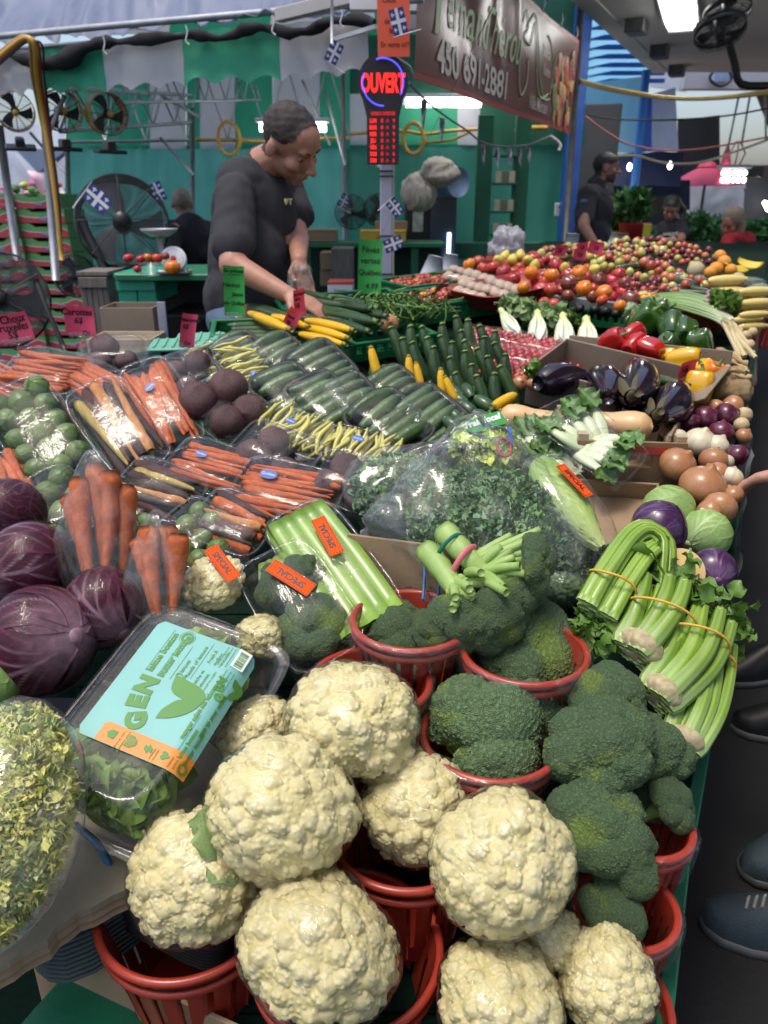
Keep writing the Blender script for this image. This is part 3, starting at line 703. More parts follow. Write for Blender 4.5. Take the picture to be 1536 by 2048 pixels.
# SETTING ===============
GREENT=mat('green_tarp',(.012,.16,.105),(.008,.11,.075),3,.6,bump=.4,bsc=8,trl=.35,detail=6)
TEALT=mat('teal_mesh_tarp',(.13,.43,.38),(.075,.33,.28),2.5,.7,bump=.4,bsc=6,trl=.5,detail=6)
WHTT=mat('dull_white_tarp',(.58,.58,.60),(.46,.46,.49),3,.6,bump=.4,bsc=9,trl=.35,detail=7)
BLUT=mat('bluish_white_tarp',(.26,.30,.42),(.18,.22,.33),1.6,.45,bump=.6,bsc=4,trl=.3,detail=5)
STRG=mat('green_stripe_canvas',(.04,.38,.22),(.03,.30,.17),4,.6,bump=.3,bsc=12,trl=.3,detail=6)
BLKC=mat('black_shade_cloth',(.006,.006,.009),(.010,.010,.014),14,.85,bump=.8,bsc=25)
ASPH=mat('dark_asphalt',(.010,.009,.0085),(.006,.0055,.0055),5,.75,bump=.5,bsc=40,detail=9)
CONC=mat('grey_concrete_ceiling',(.42,.42,.41),(.33,.33,.325),1.5,.85,bump=.3,bsc=14,detail=8,st=(1,1,1))
DGREEN=mat('green_painted_board',(.012,.13,.07),(.008,.09,.05),3,.55,bump=.3,bsc=20,detail=6)
BLUEP=mat('blue_painted_steel',(.02,.10,.42),(.015,.08,.34),8,.4)
NAVY=mat('navy_awning_canvas',(.012,.022,.075),(.008,.016,.055),4,.7,bump=.3,bsc=10)
LBLU=mat('light_blue_tarp',(.28,.58,.78),(.20,.50,.72),1.2,.6,bump=.4,bsc=5,trl=.6)
GREYP=mat('dark_grey_panel',(.075,.08,.095),(.06,.065,.078),3,.6)
LAMP=mat('lit_tube',(1,.98,.95),(1,.98,.95),1,.5,emit=6)
LAMPD=mat('lit_diffuser',(1,.99,.96),(1,.99,.96),1,.5,emit=9)
ob('ground',mk([[-60,-20,0],[60,-20,0],[60,90,0],[-60,90,0]],NA([[0,1,2,3]]),ASPH),kind='structure')
BOUNCE_PAVE=mat('pale_bounce_pavement',(.42,.40,.37),(.34,.33,.31),3,.85)  # pale ground added outside the hall to bounce light onto its ceiling
for a in([P4 for P4 in((.497*-8+4.9,-8),(60,-8),(60,90),(.497*90+4.9,90))],[(-60,9.4),(-60,40),(3.0,40),(3.0,9.4)]):ob('bounce_pavement',mk([(x,y,.006)for x,y in a],NA([[0,1,2,3]])if a[0][0]>-10 else NA([[3,2,1,0]]),BOUNCE_PAVE),kind='structure')
def sheet(P00,P10,P01,P11,nu,nv,mt_,amp=.02,fr=(9,3),seed=0,name='tarp',parent=None,label=None,cat=None,kind=None,group=None,edge=0,sag=0,hang=False):
 g=RS(seed);u=LS(0,1,nu)[:,None,None];v=LS(0,1,nv)[None,:,None];A,B,C_,D_=[NA(tuple(p))for p in(P00,P10,P01,P11)]
 P=A*(1-u)*(1-v)+B*u*(1-v)+C_*(1-u)*v+D_*u*v;n=np.cross(B-A,C_-A);n/=np.linalg.norm(n)
 U=np.repeat(LS(0,1,nu),nv);Vv=np.tile(LS(0,1,nv),nu)
 w=noi(NS([U*fr[0],Vv*fr[1],U*0+seed],1),1,seed)+.5*noi(NS([U*fr[0]*2.5+Vv*2,Vv*fr[1]*2,U*0],1),1,seed+5)
 P=P.reshape(-1,3)+n*(w*amp)[:,None]
 if sag:P[:,2]-=sag*np.sin(U*np.pi)*1.0
 if edge:k=np.clip(1-Vv*4,0,1);P+=((C_-A)/np.linalg.norm(C_-A))*(edge*np.abs(np.sin(U*np.pi*3))*k)[:,None]
 return ob(name,mk(P,gridf(nu,nv),mt_),parent,None,label,cat,group,kind)
# ---- right-hand market hall: slab, beams, lamp ----
AD=Vector((.497,1,0)).normalized();AN=Vector((1,-.497,0)).normalized()  # along and across the aisle
def ap(s,c,z=0):return Vector((0,0,z))+AD*s+AN*c
OFF0=-2.05/1.1167
P_=lambda y,c,z:Vector((.497*y+c,y,z))
def slab(pts,z0,z1,name,mt_,label=None,cat=None,kind='structure'):
 V=[(p[0],p[1],z)for z in(z0,z1)for p in pts];n=len(pts);F=[NA([[i,(i+1)%n,n+(i+1)%n,n+i]for i in range(n)]),NA([[0,i+1,i]for i in range(1,n-1)]),NA([[n,n+i,n+i+1]for i in range(1,n-1)])]
 return ob(name,mk(V,F,mt_,smooth=False),None,None,label,cat,None,kind)
hall=ob('ceiling',None,kind='structure');bpy.data.objects.remove(hall)
slab([P_(5.6,-1.92,0),P_(5.6,4.5,0),P_(11.0,4.5,0),P_(11.0,-1.92,0)],3.0,3.25,'ceiling',CONC)
slab([P_(-2.5,.42,0),P_(-2.5,3.2,0),P_(5.6,3.2,0),P_(5.6,.42,0)],3.01,3.26,'ceiling',CONC)  # unseen slab, shaped to shade the aisle and keep the stand open to sky
slab([P_(12.6,-.6,0),P_(12.6,14,0),P_(40,14,0),P_(40,-.6,0)],3.1,3.3,'ceiling',mat('dark_ceiling',(.20,.185,.18),(.15,.14,.135),2,.9))
def member(name,a,b,w,h,mt_,label,cat='beam',up=(0,0,1),parent=None,**k):
 a=Vector(a);b=Vector(b);M=frame((a+b)/2,b-a,up);q=G();q.add(*box((0,0,0),((b-a).length,w,h),min(w,h)*.06));me=q.mesh(mt_,False,col=False)
 o=ob(name,me,parent,None,label,cat if parent is None else None,**k)
 if parent is None:o.matrix_world=M
 else:o.matrix_local=parent.matrix_world.inverted()@M if False else M
 return o
member('concrete_beam',P_(5.4,-2.0,3.09),P_(11.0,-2.0,3.09),.20,.20,CONC,'thick grey concrete beam along the near edge of the ceiling')
member('concrete_beam',P_(12.5,-.72,3.02),P_(34,-.72,3.02),.25,.26,mat('brown_beam',(.13,.11,.09),(.10,.085,.07),3,.85),'far brownish beam running away under the dark ceiling')
for i in range(3):member('wall_bracket',P_(7.9+i*1.25,-1.72,2.96),P_(8.12+i*1.25,-1.72,2.96),.17,.14,DSTEEL,('nearest','middle','farthest')[i]+' dark metal bracket along the inner side of the concrete beam','bracket',group='brackets along the concrete beam')
for i in range(7):member('wall_bracket',P_(14+i*1.8,-.52,3.02),P_(14.25+i*1.8,-.52,3.02),.17,.14,DSTEEL,ORD[i]+' tiny dark bracket along the far brown beam, counted from the front','bracket',group='brackets along the far beam')
# ceiling lamp
a,b,c_,d_=[onZ(x,y,2.93)for x,y in((1310,-40),(1380,-40),(1398,58),(1325,44))]
C=(a+b+c_+d_)/4;ax=(c_+d_-a-b);T=thing('ceiling_light',frame(C,ax,(0,0,1)),'bright fluorescent ceiling light with a wavy lens, under the concrete slab','ceiling light')
L_=ax.length/2;Wl=(b-a).length*.95
ob('diffuser',mk(*box((0,0,0),(L_,Wl,.03),.004),LAMPD,smooth=False),T);ob('housing',mk(*box((0,0,.036),(L_+.05,Wl+.06,.04),.004),WHTP,smooth=False),T)
q=G()
for i in range(9):q.add(*rev(NA([.001,Wl/22,Wl/20])*1,NA([-.05,-.03,-.012]),8),M=MT((L_/2+.012,(i-4)*Wl/9.5,0)))
ob('end_plate',q.mesh(WHTP,col=False),T)
# ---- green stall: back wall, posts, roof ----
BY=8.2
def bp_(px,py,dy=0):return onY(px,py,BY+dy)
sheet(bp_(132,720),bp_(700,720),bp_(132,292),bp_(700,292),70,24,TEALT,.05,(16,2),1,'tarp_wall',None,'teal mesh tarp hung as the back wall behind the vendor','tarp')
sheet(bp_(690,740,.05),bp_(1142,740,.05),bp_(690,286,.05),bp_(1142,286,.05),50,20,mat('green_wall_tarp',(.05,.27,.20),(.035,.21,.15),2,.6,bump=.4,bsc=6,trl=.25),.04,(9,2),2,'tarp_wall',None,'dark green tarp wall behind the fridge and shelf post','tarp')
T=thing('striped_gable',Matrix.Identity(4),'green and white striped canvas above the back wall, behind the trusses','canvas wall')
for i,(x0,x1,mt_)in enumerate([(130,240,STRG),(240,300,STRG),(300,372,WHTT),(372,400,STRG),(400,470,WHTT),(470,545,STRG),(545,640,WHTT),(640,700,STRG)]):
 sheet(bp_(x0,298,-.03),bp_(x1,298,-.03),bp_(x0,95,-.03),bp_(x1,95,-.03),8,8,mt_,.02,(2,2),i,'stripe',T)
T=thing('green_stall_wall',Matrix.Identity(4),'dark green board wall above the fridge, behind the hanging banner','wall')
for i,(x0,x1,y0,y1,mt_)in enumerate([(700,960,60,188,DGREEN),(700,1170,-30,60,DGREEN),(960,1170,60,290,DGREEN),(700,740,188,290,WHTT),(740,915,210,290,mat('lit_green_panel',(.05,.42,.22),(.04,.36,.19),3,.6,trl=.5)),(915,960,188,290,WHTT)]):
 sheet(bp_(x0,y1,.0),bp_(x1,y1,.0),bp_(x0,y0,.0),bp_(x1,y0,.0),6,6,mt_,.008,(2,2),i,'board',T)
# tube lamps
for(x0,x1,y,dy,lab)in[(812,962,207,-.25,'long lit fluorescent tube fixture on the green wall under the banner'),(520,652,256,-.8,'lit fluorescent tube partly hidden behind the head of the vendor')]:
 a=bp_(x0,y,dy);b=bp_(x1,y-2,dy);T=thing('tube_light',frame((a+b)/2,b-a,(0,0,1)),lab,'lamp');l=(b-a).length
 V,F=tube([[-l/2,0,0],[0,0,0],[l/2,0,0]],.035,10);ob('tube',mk(V,F,LAMP),T);ob('housing',mk(*box((0,0,.055),(l+.06,.12,.03),.004),WHTP,smooth=False),T)
# tent roof seen from outside above the valance
E0=onZ(-260,112,2.27);E1=onZ(800,17,2.27)
up=Vector((0,2.6,1.75))
sheet(E0+Vector((0,.02,.0)),E1+Vector((-.12,.02,.0)),E0+up,E1+up+Vector((-.25,0,0)),110,40,BLUT,.07,(14,3),4,'tent_roof',None,'bluish white wrinkled tent roof sheet above the striped valance','tent roof')
# back slope of the roof
r0=E0+up;r1=E1+up+Vector((.4,0,0))
T=thing('roof_lining',Matrix.Identity(4),'inner green and white roof canvas of the stall sloping down to the back','tent roof')
ns=9
for i in range(ns):
 f0,f1=i/ns,(i+1)/ns;a=bp_(-60+f0*900,100);b=bp_(-60+f1*900,100);a.z=b.z=2.92;mtx=WHTT if i in(2,3,6)else STRG
 sheet(a,b,r0.lerp(r1,f0)-Vector((0,0,.05)),r0.lerp(r1,f1)-Vector((0,0,.05)),8,6,mtx,.02,(2,2),i,'stripe',T)
ob_=thing('striped_valance',Matrix.Identity(4),'green and white striped canvas valance with a scalloped lower edge','valance')
xs=[-140,10,135,275,435,607,752]
for i in range(6):
 f=lambda x:E0.lerp(E1,(x+260)/1060)
 a,b=f(xs[i]),f(xs[i+1]);dz_=Vector((0,0,-.25));dz2=Vector((0,-.03,-.255))
 sheet(a+dz2,b+dz2,a+Vector((0,0,-.02)),b+Vector((0,0,-.02)),26,10,WHTT if i%2 else STRG,.018,(3,1),i+3,'stripe',ob_,edge=.035)
cable('eave_pipe',[E0+Vector((0,-.03,.03)),E0.lerp(E1,.5)+Vector((0,-.03,.03)),E1+Vector((.1,-.03,.03))],.016,STEEL,'long galvanised pipe along the eave above the valance','pipe',n=2,k=8)
cable('eave_pipe',[E0+Vector((0,-.03,-.035)),E0.lerp(E1,.5)+Vector((0,-.03,-.03))],.008,STEEL,'thin wire rod under the eave pipe on the left','pipe',n=2,k=6)
pts=[(-60,190),(0,112),(45,118),(90,128),(135,118),(165,98),(205,85),(240,84),(300,78),(370,72),(400,70),(440,78),(500,56),(540,58),(580,66),(620,60),(660,44),(700,38),(750,48)]
P=path_obj([onplane(x,y,E0.lerp(E1,.5)+Vector((0,-.06,0)),Vector(((E1-E0).y,-(E1-E0).x,0)))for x,y in pts],0,4);n=len(P);t=LS(0,1,n)
V,F=tube(P,.019+.020*np.exp(-((t-.22)/.08)**2)+.006*np.sin(t*60),12,squash=1.1);V+=.006*NS([noi(V,30,1),noi(V,30,2),noi(V,30,3)],1)
ob('rolled_shade_cloth',mk(V,F,BLKC),None,None,'rolled black shade cloth tied along the top of the valance','cloth')
# hanging ties
for i,(x,y)in enumerate([(207,85),(372,64),(545,44),(682,28),(60,100)]):
 p=onplane(x,y,E0.lerp(E1,.5)+Vector((0,-.09,0)),Vector(((E1-E0).y,-(E1-E0).x,0)));cable('cord_tie',[p+Vector((0,0,.03)),p+Vector((.006,0,0)),p+Vector((-.004,0,-.035)),p+Vector((.01,0,-.05))],.0035,WHTP,'short white cord tie on the rolled black cloth, %s'%('second from the left','third from the left','fourth from the left','rightmost','leftmost')[i],'cord',group='ties along the shade cloth')
# chain above
P=path_obj([onZ(450,-6,2.5),onZ(560,8,2.46),onZ(700,18,2.46)],0,14)
q=G();
for i in range(len(P)-1):q.add(*tube([P[i],(P[i]+P[i+1])/2,P[i+1]],.004 if i%2 else.006,4))
ob('chain',q.mesh(STEEL,col=False),None,None,'thin steel chain sagging over the tent roof edge','chain')
# roof trusses
def truss(label,a,b,h,nb,r=.014,name='roof_truss'):
 T=thing(name,Matrix.Identity(4),label,'truss');a,b=Vector(a),Vector(b);H=Vector((0,0,h))
 for s in(0,1):ob('chord',mk(*bar(a+H*s,b+H*s,r),STEEL),T)
 for i in range(nb):
  p=a.lerp(b,i/nb);q_=a.lerp(b,(i+.5)/nb)+H;w=a.lerp(b,(i+1)/nb);ob('web_rod',mk(*bar(p,q_,r*.6,6),STEEL),T);ob('web_rod',mk(*bar(q_,w,r*.6,6),STEEL),T)
 return T
truss('long roof truss across the back wall, level with the yellow hose',bp_(130,284,-.3),bp_(700,276,-.3),.62,7)
truss('roof truss running back from the valance on the left',onY(120,262,4.9),bp_(385,245,-.35),.22,5)
truss('short roof truss behind the head of the vendor',onY(240,205,5.0),bp_(520,200,-.4),.25,6,.010)
for i,(a,b,lab)in enumerate([((385,215,-.4),(385,640,-.4),'thin vertical steel post against the teal tarp, left of the vendor'),((686,140,-.5),(690,640,-.5),'thin vertical steel post behind the vendor, left of the sign pole')]):
 ob('tent_post',mk(*bar(bp_(*a),bp_(*b),.022),STEEL),None,None,lab,'post')
for i,(a,b,y0,lab)in enumerate([((85,170),(112,560),4.7,'grey steel post at the left with yellow cables strapped to it'),((-2,250),(35,520),6.0,'thin grey steel post at the far left edge'),((135,300),(142,620),7.9,'dark corner post of the teal tarp wall')]):
 ob('tent_post',mk(*bar(onY(*a,y0),onY(*b,y0),.024 if i!=1 else.03),STEEL),None,None,lab,'post')
for a,b,y0,lab in[((130,190),(100,260),4.65,'diagonal brace beside the yellow fans'),((650,180),(690,330),7.6,'diagonal brace leaning to the thin post behind the vendor'),((400,235),(322,190),7.4,'diagonal brace meeting the left truss'),((320,275),(388,350),7.7,'diagonal brace in front of the teal tarp'),((605,160),(660,290),7.7,'diagonal brace above the head of the vendor'),((60,265),(130,345),6.6,'diagonal brace over the open side on the left')]:
 ob('steel_brace',mk(*bar(onY(*a,y0),onY(*b,y0),.012,6),STEEL),None,None,lab,'brace')
# cables
YC=mat('yellow_cable',(.68,.40,.07),(.6,.34,.05),9,.45)
cable('yellow_hose',[bp_(700,276,-.36),bp_(640,277,-.36),bp_(560,283,-.36),bp_(470,281,-.36),bp_(390,279,-.36)],.013,YC,'yellow hose running along the back truss','hose')
def coil(label,px,py,rp,dy,n=5,mt_=YC,r=.009):
 C=bp_(px,py,dy);R0=px2m(rp,C);th=LS(0,n*6.283,n*28);g=RS(px);P=NS([np.cos(th)*R0*(.72+.05*np.sin(th*.31)),.02*np.sin(th*.37),np.sin(th)*R0*(1+.05*np.cos(th*.23))],1)+NA(C)
 return ob('hose_coil',mk(*tube(P,r,6),mt_),None,None,label,'hose')
coil('coil of thin yellow hose hanging behind the vendor, left',458,277,30,-.42);coil('coil of yellow hose hanging right of the illuminated sign',827,277,28,-.40,5,r=.013)
cable('yellow_hose',[bp_(700,268,-.3),bp_(800,262,-.3),bp_(850,268,-.3),bp_(900,262,-.3),bp_(965,258,-.3)],.014,YC,'double yellow hose along the green wall right of the sign','hose')
cable('yellow_hose',[bp_(840,285,-.3),bp_(900,280,-.3),bp_(940,264,-.3)],.012,YC,'lower loop of yellow hose along the green wall','hose')
cable('yellow_hose',[bp_(1030,262,-.2),bp_(1060,256,-.2),bp_(1095,255,-.2)],.02,YC,'bit of yellow hose below the banner','hose')
for i,(dx,mt_,r,lab)in enumerate([(0,YC,.014,'thick yellow cable draped over the eave pipe and down the left post'),(9,mat('red_wire',(.35,.05,.03),(.3,.04,.03),9,.5),.007,'dark red cable strapped beside the yellow cable'),(-8,mat('tan_cable',(.42,.27,.12),(.38,.24,.1),9,.5),.009,'tan cable strapped to the left post'),(16,BLKP,.006,'black cable strapped to the left post')]):
 cable('power_cable',[onY(-20+dx*.4,130+dx*.6,4.4),onY(20+dx*.4,95+dx*.6,4.4),onY(50+dx*.3,76+dx*.5,4.4),onY(68+dx,90,4.4),onY(72+dx,150,4.5),onY(84+dx*.8,220,4.6),onY(98+dx*.5,300,4.62),onY(112+dx*.4,400,4.62),onY(124,520,4.62)],r,mt_,lab)
# ---- far outside on the left ----
OW=mat('white_tent_cloth',(.75,.78,.84),(.62,.66,.74),1.5,.6,trl=.4)
sheet(onY(-60,520,17),onY(150,520,17),onY(-60,250,17),onY(150,250,17),14,10,OW,.12,(3,2),1,'outdoor_tent',None,'white tent walls outside beyond the left opening','tent')
for(a,b,c,lab)in[((-5,300),(40,360),(-5,400),'pale tent peak beyond the left opening'),((28,296),(75,345),(132,300),'blue grey tent roof peak seen beyond the opening'),((132,310),(75,360),(132,380),'white tent roof beside the teal tarp')]:
 A=[onY(*p,14)for p in(a,b,c)];n_=Vector((0,.6,0));ob('outdoor_tent',mk([*A,*[p+n_ for p in A]],[NA([[0,1,2],[3,5,4]]),NA([[0,1,4,3],[1,2,5,4],[2,0,3,5]])],mat('blue_tent',(.20,.25,.36),(.16,.2,.3),3,.6)if 'blue' in lab else OW,smooth=False),None,None,lab,'tent')
g=RS(3);q=G();D,F=ico(2)
for i in range(420):
 p=onY(g.uniform(-40,150),g.uniform(368,500),12+g.uniform(-.4,.4));c=[(.05,.14,.03),(.08,.2,.05),(.05,.14,.03),(.55,.5,.05),(.55,.1,.3),(.7,.7,.65),(.5,.05,.04)][g.randint(7)];q.add(D*g.uniform(.03,.09)*NA([1,1,.7]),F,c,MT(p))
o=ob('flower_display',q.mesh(mat('flower_mass',(1,1,1),(.7,.7,.7),9,.6,attr=True)),None,None,'mass of flowering plants on the outdoor stall beyond the boxes','plants',kind='stuff')
for a,b in(((118,395),(150,398)),((118,427),(150,430))):member('blue_rail',onY(*a,11.2),onY(*b,11.2),.05,.05,BLUEP,'%s blue rail of the outdoor flower stall'%('upper' if a[1]<400 else 'lower'),'rail',group='rails of the flower stall')
# feather flag outside
p0,p1=onY(56,340,11),onY(86,395,11);V,F=tube(path_obj([p0,p0.lerp(p1,.5)+Vector((.06,0,.05)),p1],0,6),NA([.02,.07,.12,.15,.17,.18,.18,.17,.15,.12,.08,.05,.01]),10,squash=.25);ob('feather_flag',mk(V,F,mat('pink_white_flag',(.8,.25,.4),(.8,.75,.75),3,.6)),None,None,'pink and white feather flag standing outside on the left','flag')
# ---- fruit box stack on the left ----
BXG=mat('green_printed_carton',(.13,.34,.12),(.11,.29,.10),6,.6);BXR=mat('crimson_printed_carton',(.48,.05,.08),(.42,.045,.07),6,.6);BXW=mat('white_wave_print',(.65,.6,.55),(.6,.55,.5),6,.6)
def fruitbox():
 L_,W_,H=.46,.34,.112
 T=thing('fruit_carton',Matrix.Identity(4),'x','box');
 q=G();  # front with hand hole notch at the top
 xs_=[(-L_/2,-.10,H),(-.10,-.075,H-.012),(-.075,.075,H-.026),(.075,.10,H-.012),(.10,L_/2,H)]
 for a,b,h in xs_:q.add(*box(((a+b)/2,-W_/2,h/2),(b-a,.006,h)))
 ob('front_panel',q.mesh(BXG,False,col=False),T)
 q=G();q.add(*box((0,W_/2,H/2),(L_,.006,H)));q.add(*box((-L_/2+.003,0,H/2),(.006,W_-.008,H)));q.add(*box((L_/2-.003,0,H/2),(.006,W_-.008,H)));q.add(*box((0,0,.003),(L_-.014,W_-.01,.006)))
 for sx in(-1,1):q.add(*box((sx*(L_/2-.03),0,H-.004),(.05,W_-.01,.006)))
 ob('carton_body',q.mesh(BXG,False,col=False),T)
 for(off,mt_,z)in((.0,BXW,-.0035),(-.006,BXR,-.0042)):
  x=LS(-L_/2+.002,L_/2-.002,26);top=.044+off+.045*np.exp(-((x-.16)/.08)**2)+.016*np.exp(-((x+.2)/.05)**2)-.006*np.sin(x*9)
  V=np.vstack([NS([x,x*0-W_/2+z-.0005,x*0+.002],1),NS([x,x*0-W_/2+z-.0005,np.maximum(top,.006)],1)]);ob('wave_print',mk(V,gridf(2,26),mt_,smooth=False),T)
 ob('blue_patch',mk(*box((.03,-W_/2-.0052,.030),(.062,.001,.022)),mat('blue_print',(.06,.13,.42),(.05,.1,.36),5,.5),smooth=False),T)
 text('Produits',.016,WINK,T,MT((.03,-W_/2-.006,.030))@MR(R(90),4,'X'),ext=.0001);text('tomates',.013,WINK,T,MT((.16,-W_/2-.006,.028))@MR(R(90),4,'X'),ext=.0001)
 return T
fb=fruitbox();ZB=onY(80,386,7.0).z;first=True
for col_,(px,yaw)in enumerate(((72,-.10),(-28,-.06))):
 for k in range(12):
  X0=onY(px+2.4*k,405,7.0);M=eul((X0.x+rnd(-.006,.006),7.0,ZB-.118*(k+1)),0,0,-.12+rnd(-.03,.03))@MT((0,.17,0))
  lab=('topmost green and crimson fruit carton of the right hand column' if k==0 else '%s green and crimson fruit carton from the top of the right hand column'%ORD[k])if col_==0 else '%s fruit carton from the top of the left column, cut by the frame'%ORD[k]
  if first:fb.matrix_world=M;fb['label']=lab;o=fb;first=False
  else:o=clone(fb,M,lab)
  if 'group' in o:del o['group']
  o['group']='stack of fruit cartons'
# ---- fans ----
def drumfan(label,C,R_,face,mts=(YC,DSTEEL),depth=.20,legs=True,name='drum_fan',hub=YC,rings=11,body=True,blades=3,dark=BLKP,spokes=12):
 T=thing(name,frame(C,(0,0,1),face),label,'fan')
 if body:V,F=rev(NA([1.0,1.03,1.0,.985,1.01,.985])*R_,NA([depth/2,depth/2-.01,depth/2-.03,-depth/2+.03,-depth/2,-depth/2]),40);ob('drum',mk(V,F,mts[0]),T)
 else:V,F=rev(NA([1,1.035,1.035,1])*R_,NA([.02,.02,-.02,-.02]),48);ob('rim',mk(V,F,dark),T)
 for sgn in((1,-1)if not body else(1,)):
  q=G();th=LS(0,6.2832,49)
  for i in range(rings):
   r=R_*(.16+.82*i/(rings-1));z=sgn*(depth/2)*(1.15-(r/R_)**4*.5 if not body else 1);q.add(*tube(NS([np.cos(th)*r,np.sin(th)*r,th*0+z],1),.0012*(1+R_),4,caps=False))
  for i in range(spokes):
   a=i*6.283/spokes;q.add(*tube([[math.cos(a)*R_*f,math.sin(a)*R_*f,sgn*depth/2*(1.15-f**4*.5 if not body else 1)+.003]for f in(.12,.4,.7,.9,1)],.0020*(1+R_),4))
  ob('grille',q.mesh(mts[1],col=False),T)
 V,F=rev(NA([.001,.16,.17,.16])*R_,NA([depth/2+.012,depth/2+.012,depth/2+.004,depth/2-.004])*1.08,20);ob('hub_plate',mk(V,F,hub),T)
 V,F=rev(NA([.001,.2,.22,.2,.001])*R_,NA([.05,.05,0,-.08,-.08]),16);ob('motor',mk(V,F,BLKP),T)
 for b in range(blades):
  u=LS(.18,.9,7);w=LS(-.42,.42,6);U,Wv=np.meshgrid(u,w,indexing='ij');a=b*6.283/blades+Wv*(1.05-.2*U)+.5*U;V=NS([np.cos(a)*U*R_,np.sin(a)*U*R_,Wv*.22*R_*.5],-1).reshape(-1,3);ob('blade',mk(V,gridf(7,6),DSTEEL),T)
 return T
def fanfoot(T,R_):
 q=G();up_=-1;q.add(*box((-R_-.06,0,0),(.05,.05,.10),.008));q.add(*box((-R_-.085,0,0),(.02,.16,.12),.006));ob('foot',q.mesh(BLKP,False,col=False),T)
for px,py,rp,y,fc,lab in[(30,222,36,4.75,(.45,-1,-.25),'yellow drum fan under the canopy, leftmost and partly behind the cables'),(122,222,38,4.75,(.7,-1,-.12),'yellow drum fan under the canopy, middle one behind the post brace'),(213,228,38,4.8,(.75,-1,-.1),'yellow drum fan under the canopy, rightmost of the three')]:
 C=onY(px,py,y);r=px2m(rp,C);fanfoot(drumfan(lab,C,r,fc,rings=9,depth=r*1.0),r)
# big pedestal fan behind the box counter
C=onY(245,445,4.35);r=px2m(88,C);T=drumfan('big black round fan with a Quebec flag clipped to it, behind the tomatoes',C,r,(.28,-1,.22),(BLKP,DSTEEL),.16,name='barrel_fan',body=False,hub=BLKP,rings=20,dark=BLKP,spokes=8)
V,F=rev(NA([1.0,1.03,1.02,1.0])*r,NA([.04,.03,-.14,-.16]),48);ob('drum',mk(V,F,BLKP),T)
a=onY(178,440,4.3);b=onY(262,600,4.3)
cable('curved_leg',[T.matrix_world.inverted()@p for p in(onY(162,436,4.32),onY(175,470,4.3),onY(196,510,4.27),onY(217,555,4.25),onY(230,600,4.25))],.028,BLKP,parent=T)
C=onY(0,600,3.55);r=px2m(92,C);T=drumfan('black wire fan at the left edge in front of the cartons',C,r,(.35,-1,.25),(BLKP,DSTEEL),.12,name='floor_fan',body=False,hub=BLKP,rings=24,spokes=6)
cable('leg',[T.matrix_world.inverted()@p for p in(onY(72,560,3.5),onY(95,620,3.45),onY(130,700,3.4))],.012,BLKP,parent=T)
for px,py,rp,y,fc,lab in[(703,424,32,7.5,(-.05,-1,0),'dark wire fan against the tarp, left of the sign pole'),(757,420,30,7.5,(.3,-1,0),'dark wire fan half hidden by the sign pole'),(150,552,40,5.2,(.9,-1,0),'grey wire fan standing between the cartons and the wooden crate')]:
 C=onY(px,py,y);drumfan(lab,C,px2m(rp,C),fc,(BLKP,DSTEEL),.14,name='wire_fan',body=False,hub=BLKP,rings=12)
for px,py,rp,y,fc,lab in[(1440,60,48,5.9,(.1,-.5,-1),'black wire fan hanging from the ceiling pipe, lower one'),(1455,22,44,6.1,(.1,-.4,-1),'black wire fan under the ceiling behind the lower one')]:
 C=onY(px,py,y);drumfan(lab,C,px2m(rp,C),fc,(BLKP,DSTEEL),.12,name='ceiling_fan',body=False,hub=BLKP,rings=9)
# ---- counter at the back left: wooden crate, green boxes ----
def plankbox(label,px0,py0,px1,py1,Y,dpt,mt_,n=5,name='wooden_crate',horiz=False,cat='crate'):
 a=onY(px0,py0,Y);b=onY(px1,py1,Y);x0,x1,z1,z0=a.x,b.x,a.z,b.z;T=thing(name,MT(((x0+x1)/2,Y+dpt/2,z0)),label,cat);w,h=x1-x0,z1-z0
 for i in range(n):
  if horiz:m=box((0,-dpt/2,(i+.5)*h/n),(w,.015,h/n*.95),.002)
  else:m=box((-w/2+(i+.5)*w/n,-dpt/2,h/2-.01),(w/n*.94,.015,h),.002)
  ob('plank',mk(*m,mt_,smooth=False),T)
 ob('top_rail',mk(*box((0,-dpt/2-.014,h-.03),(w,.014,.05),.002),mt_,smooth=False),T)
 for s in(-1,1):ob('side',mk(*box((s*(w/2-.009),0,h/2),(.015,dpt-.02,h),.002),mt_,smooth=False),T)
 ob('lid',mk(*box((0,0,h+.012),(w+.02,dpt+.02,.02),.002),mt_,smooth=False),T);return T
plankbox('grey weathered wooden crate under the big fan',158,552,232,690,4.0,.5,WOOD,5)
plankbox('bright green wooden box under the tomato counter',233,556,316,606,3.75,.4,mat('bright_green_wood',(.02,.34,.20),(.015,.28,.16),7,.5,bump=.2),2,horiz=False)
ct=onY(232,549,3.72);ce=onY(420,549,3.72);T=thing('green_counter',MT(((ct.x+ce.x)/2,4.0,ct.z)),'green painted counter carrying the kitchen scale and tomatoes','counter')
ob('counter_top',mk(*box((0,0,-.012),((ce.x-ct.x),.6,.03),.004),GRNW,smooth=False),T)
for s in(-1,1):ob('leg',mk(*box((s*(ce.x-ct.x)*.47,.2,-.5),(.05,.05,.94),.004),GRNW,smooth=False),T)
ob('shelf_back',mk(*box((0,.27,-.5),((ce.x-ct.x)*.96,.02,.9),.004),BLKP,smooth=False),T)
for i in range(3):ob('shelf',mk(*box((.08,.0,-.2-.2*i),((ce.x-ct.x)*.6,.5,.02),.003),BLKP,smooth=False),T)
CT=ct.z+.006
carton('open grey cardboard box with a blue printed corner below the green box',onY(272,660,3.5)-Vector((0,0,.02)),(1,0,0),(0,0,1),.23,.2,.13,CARDD)
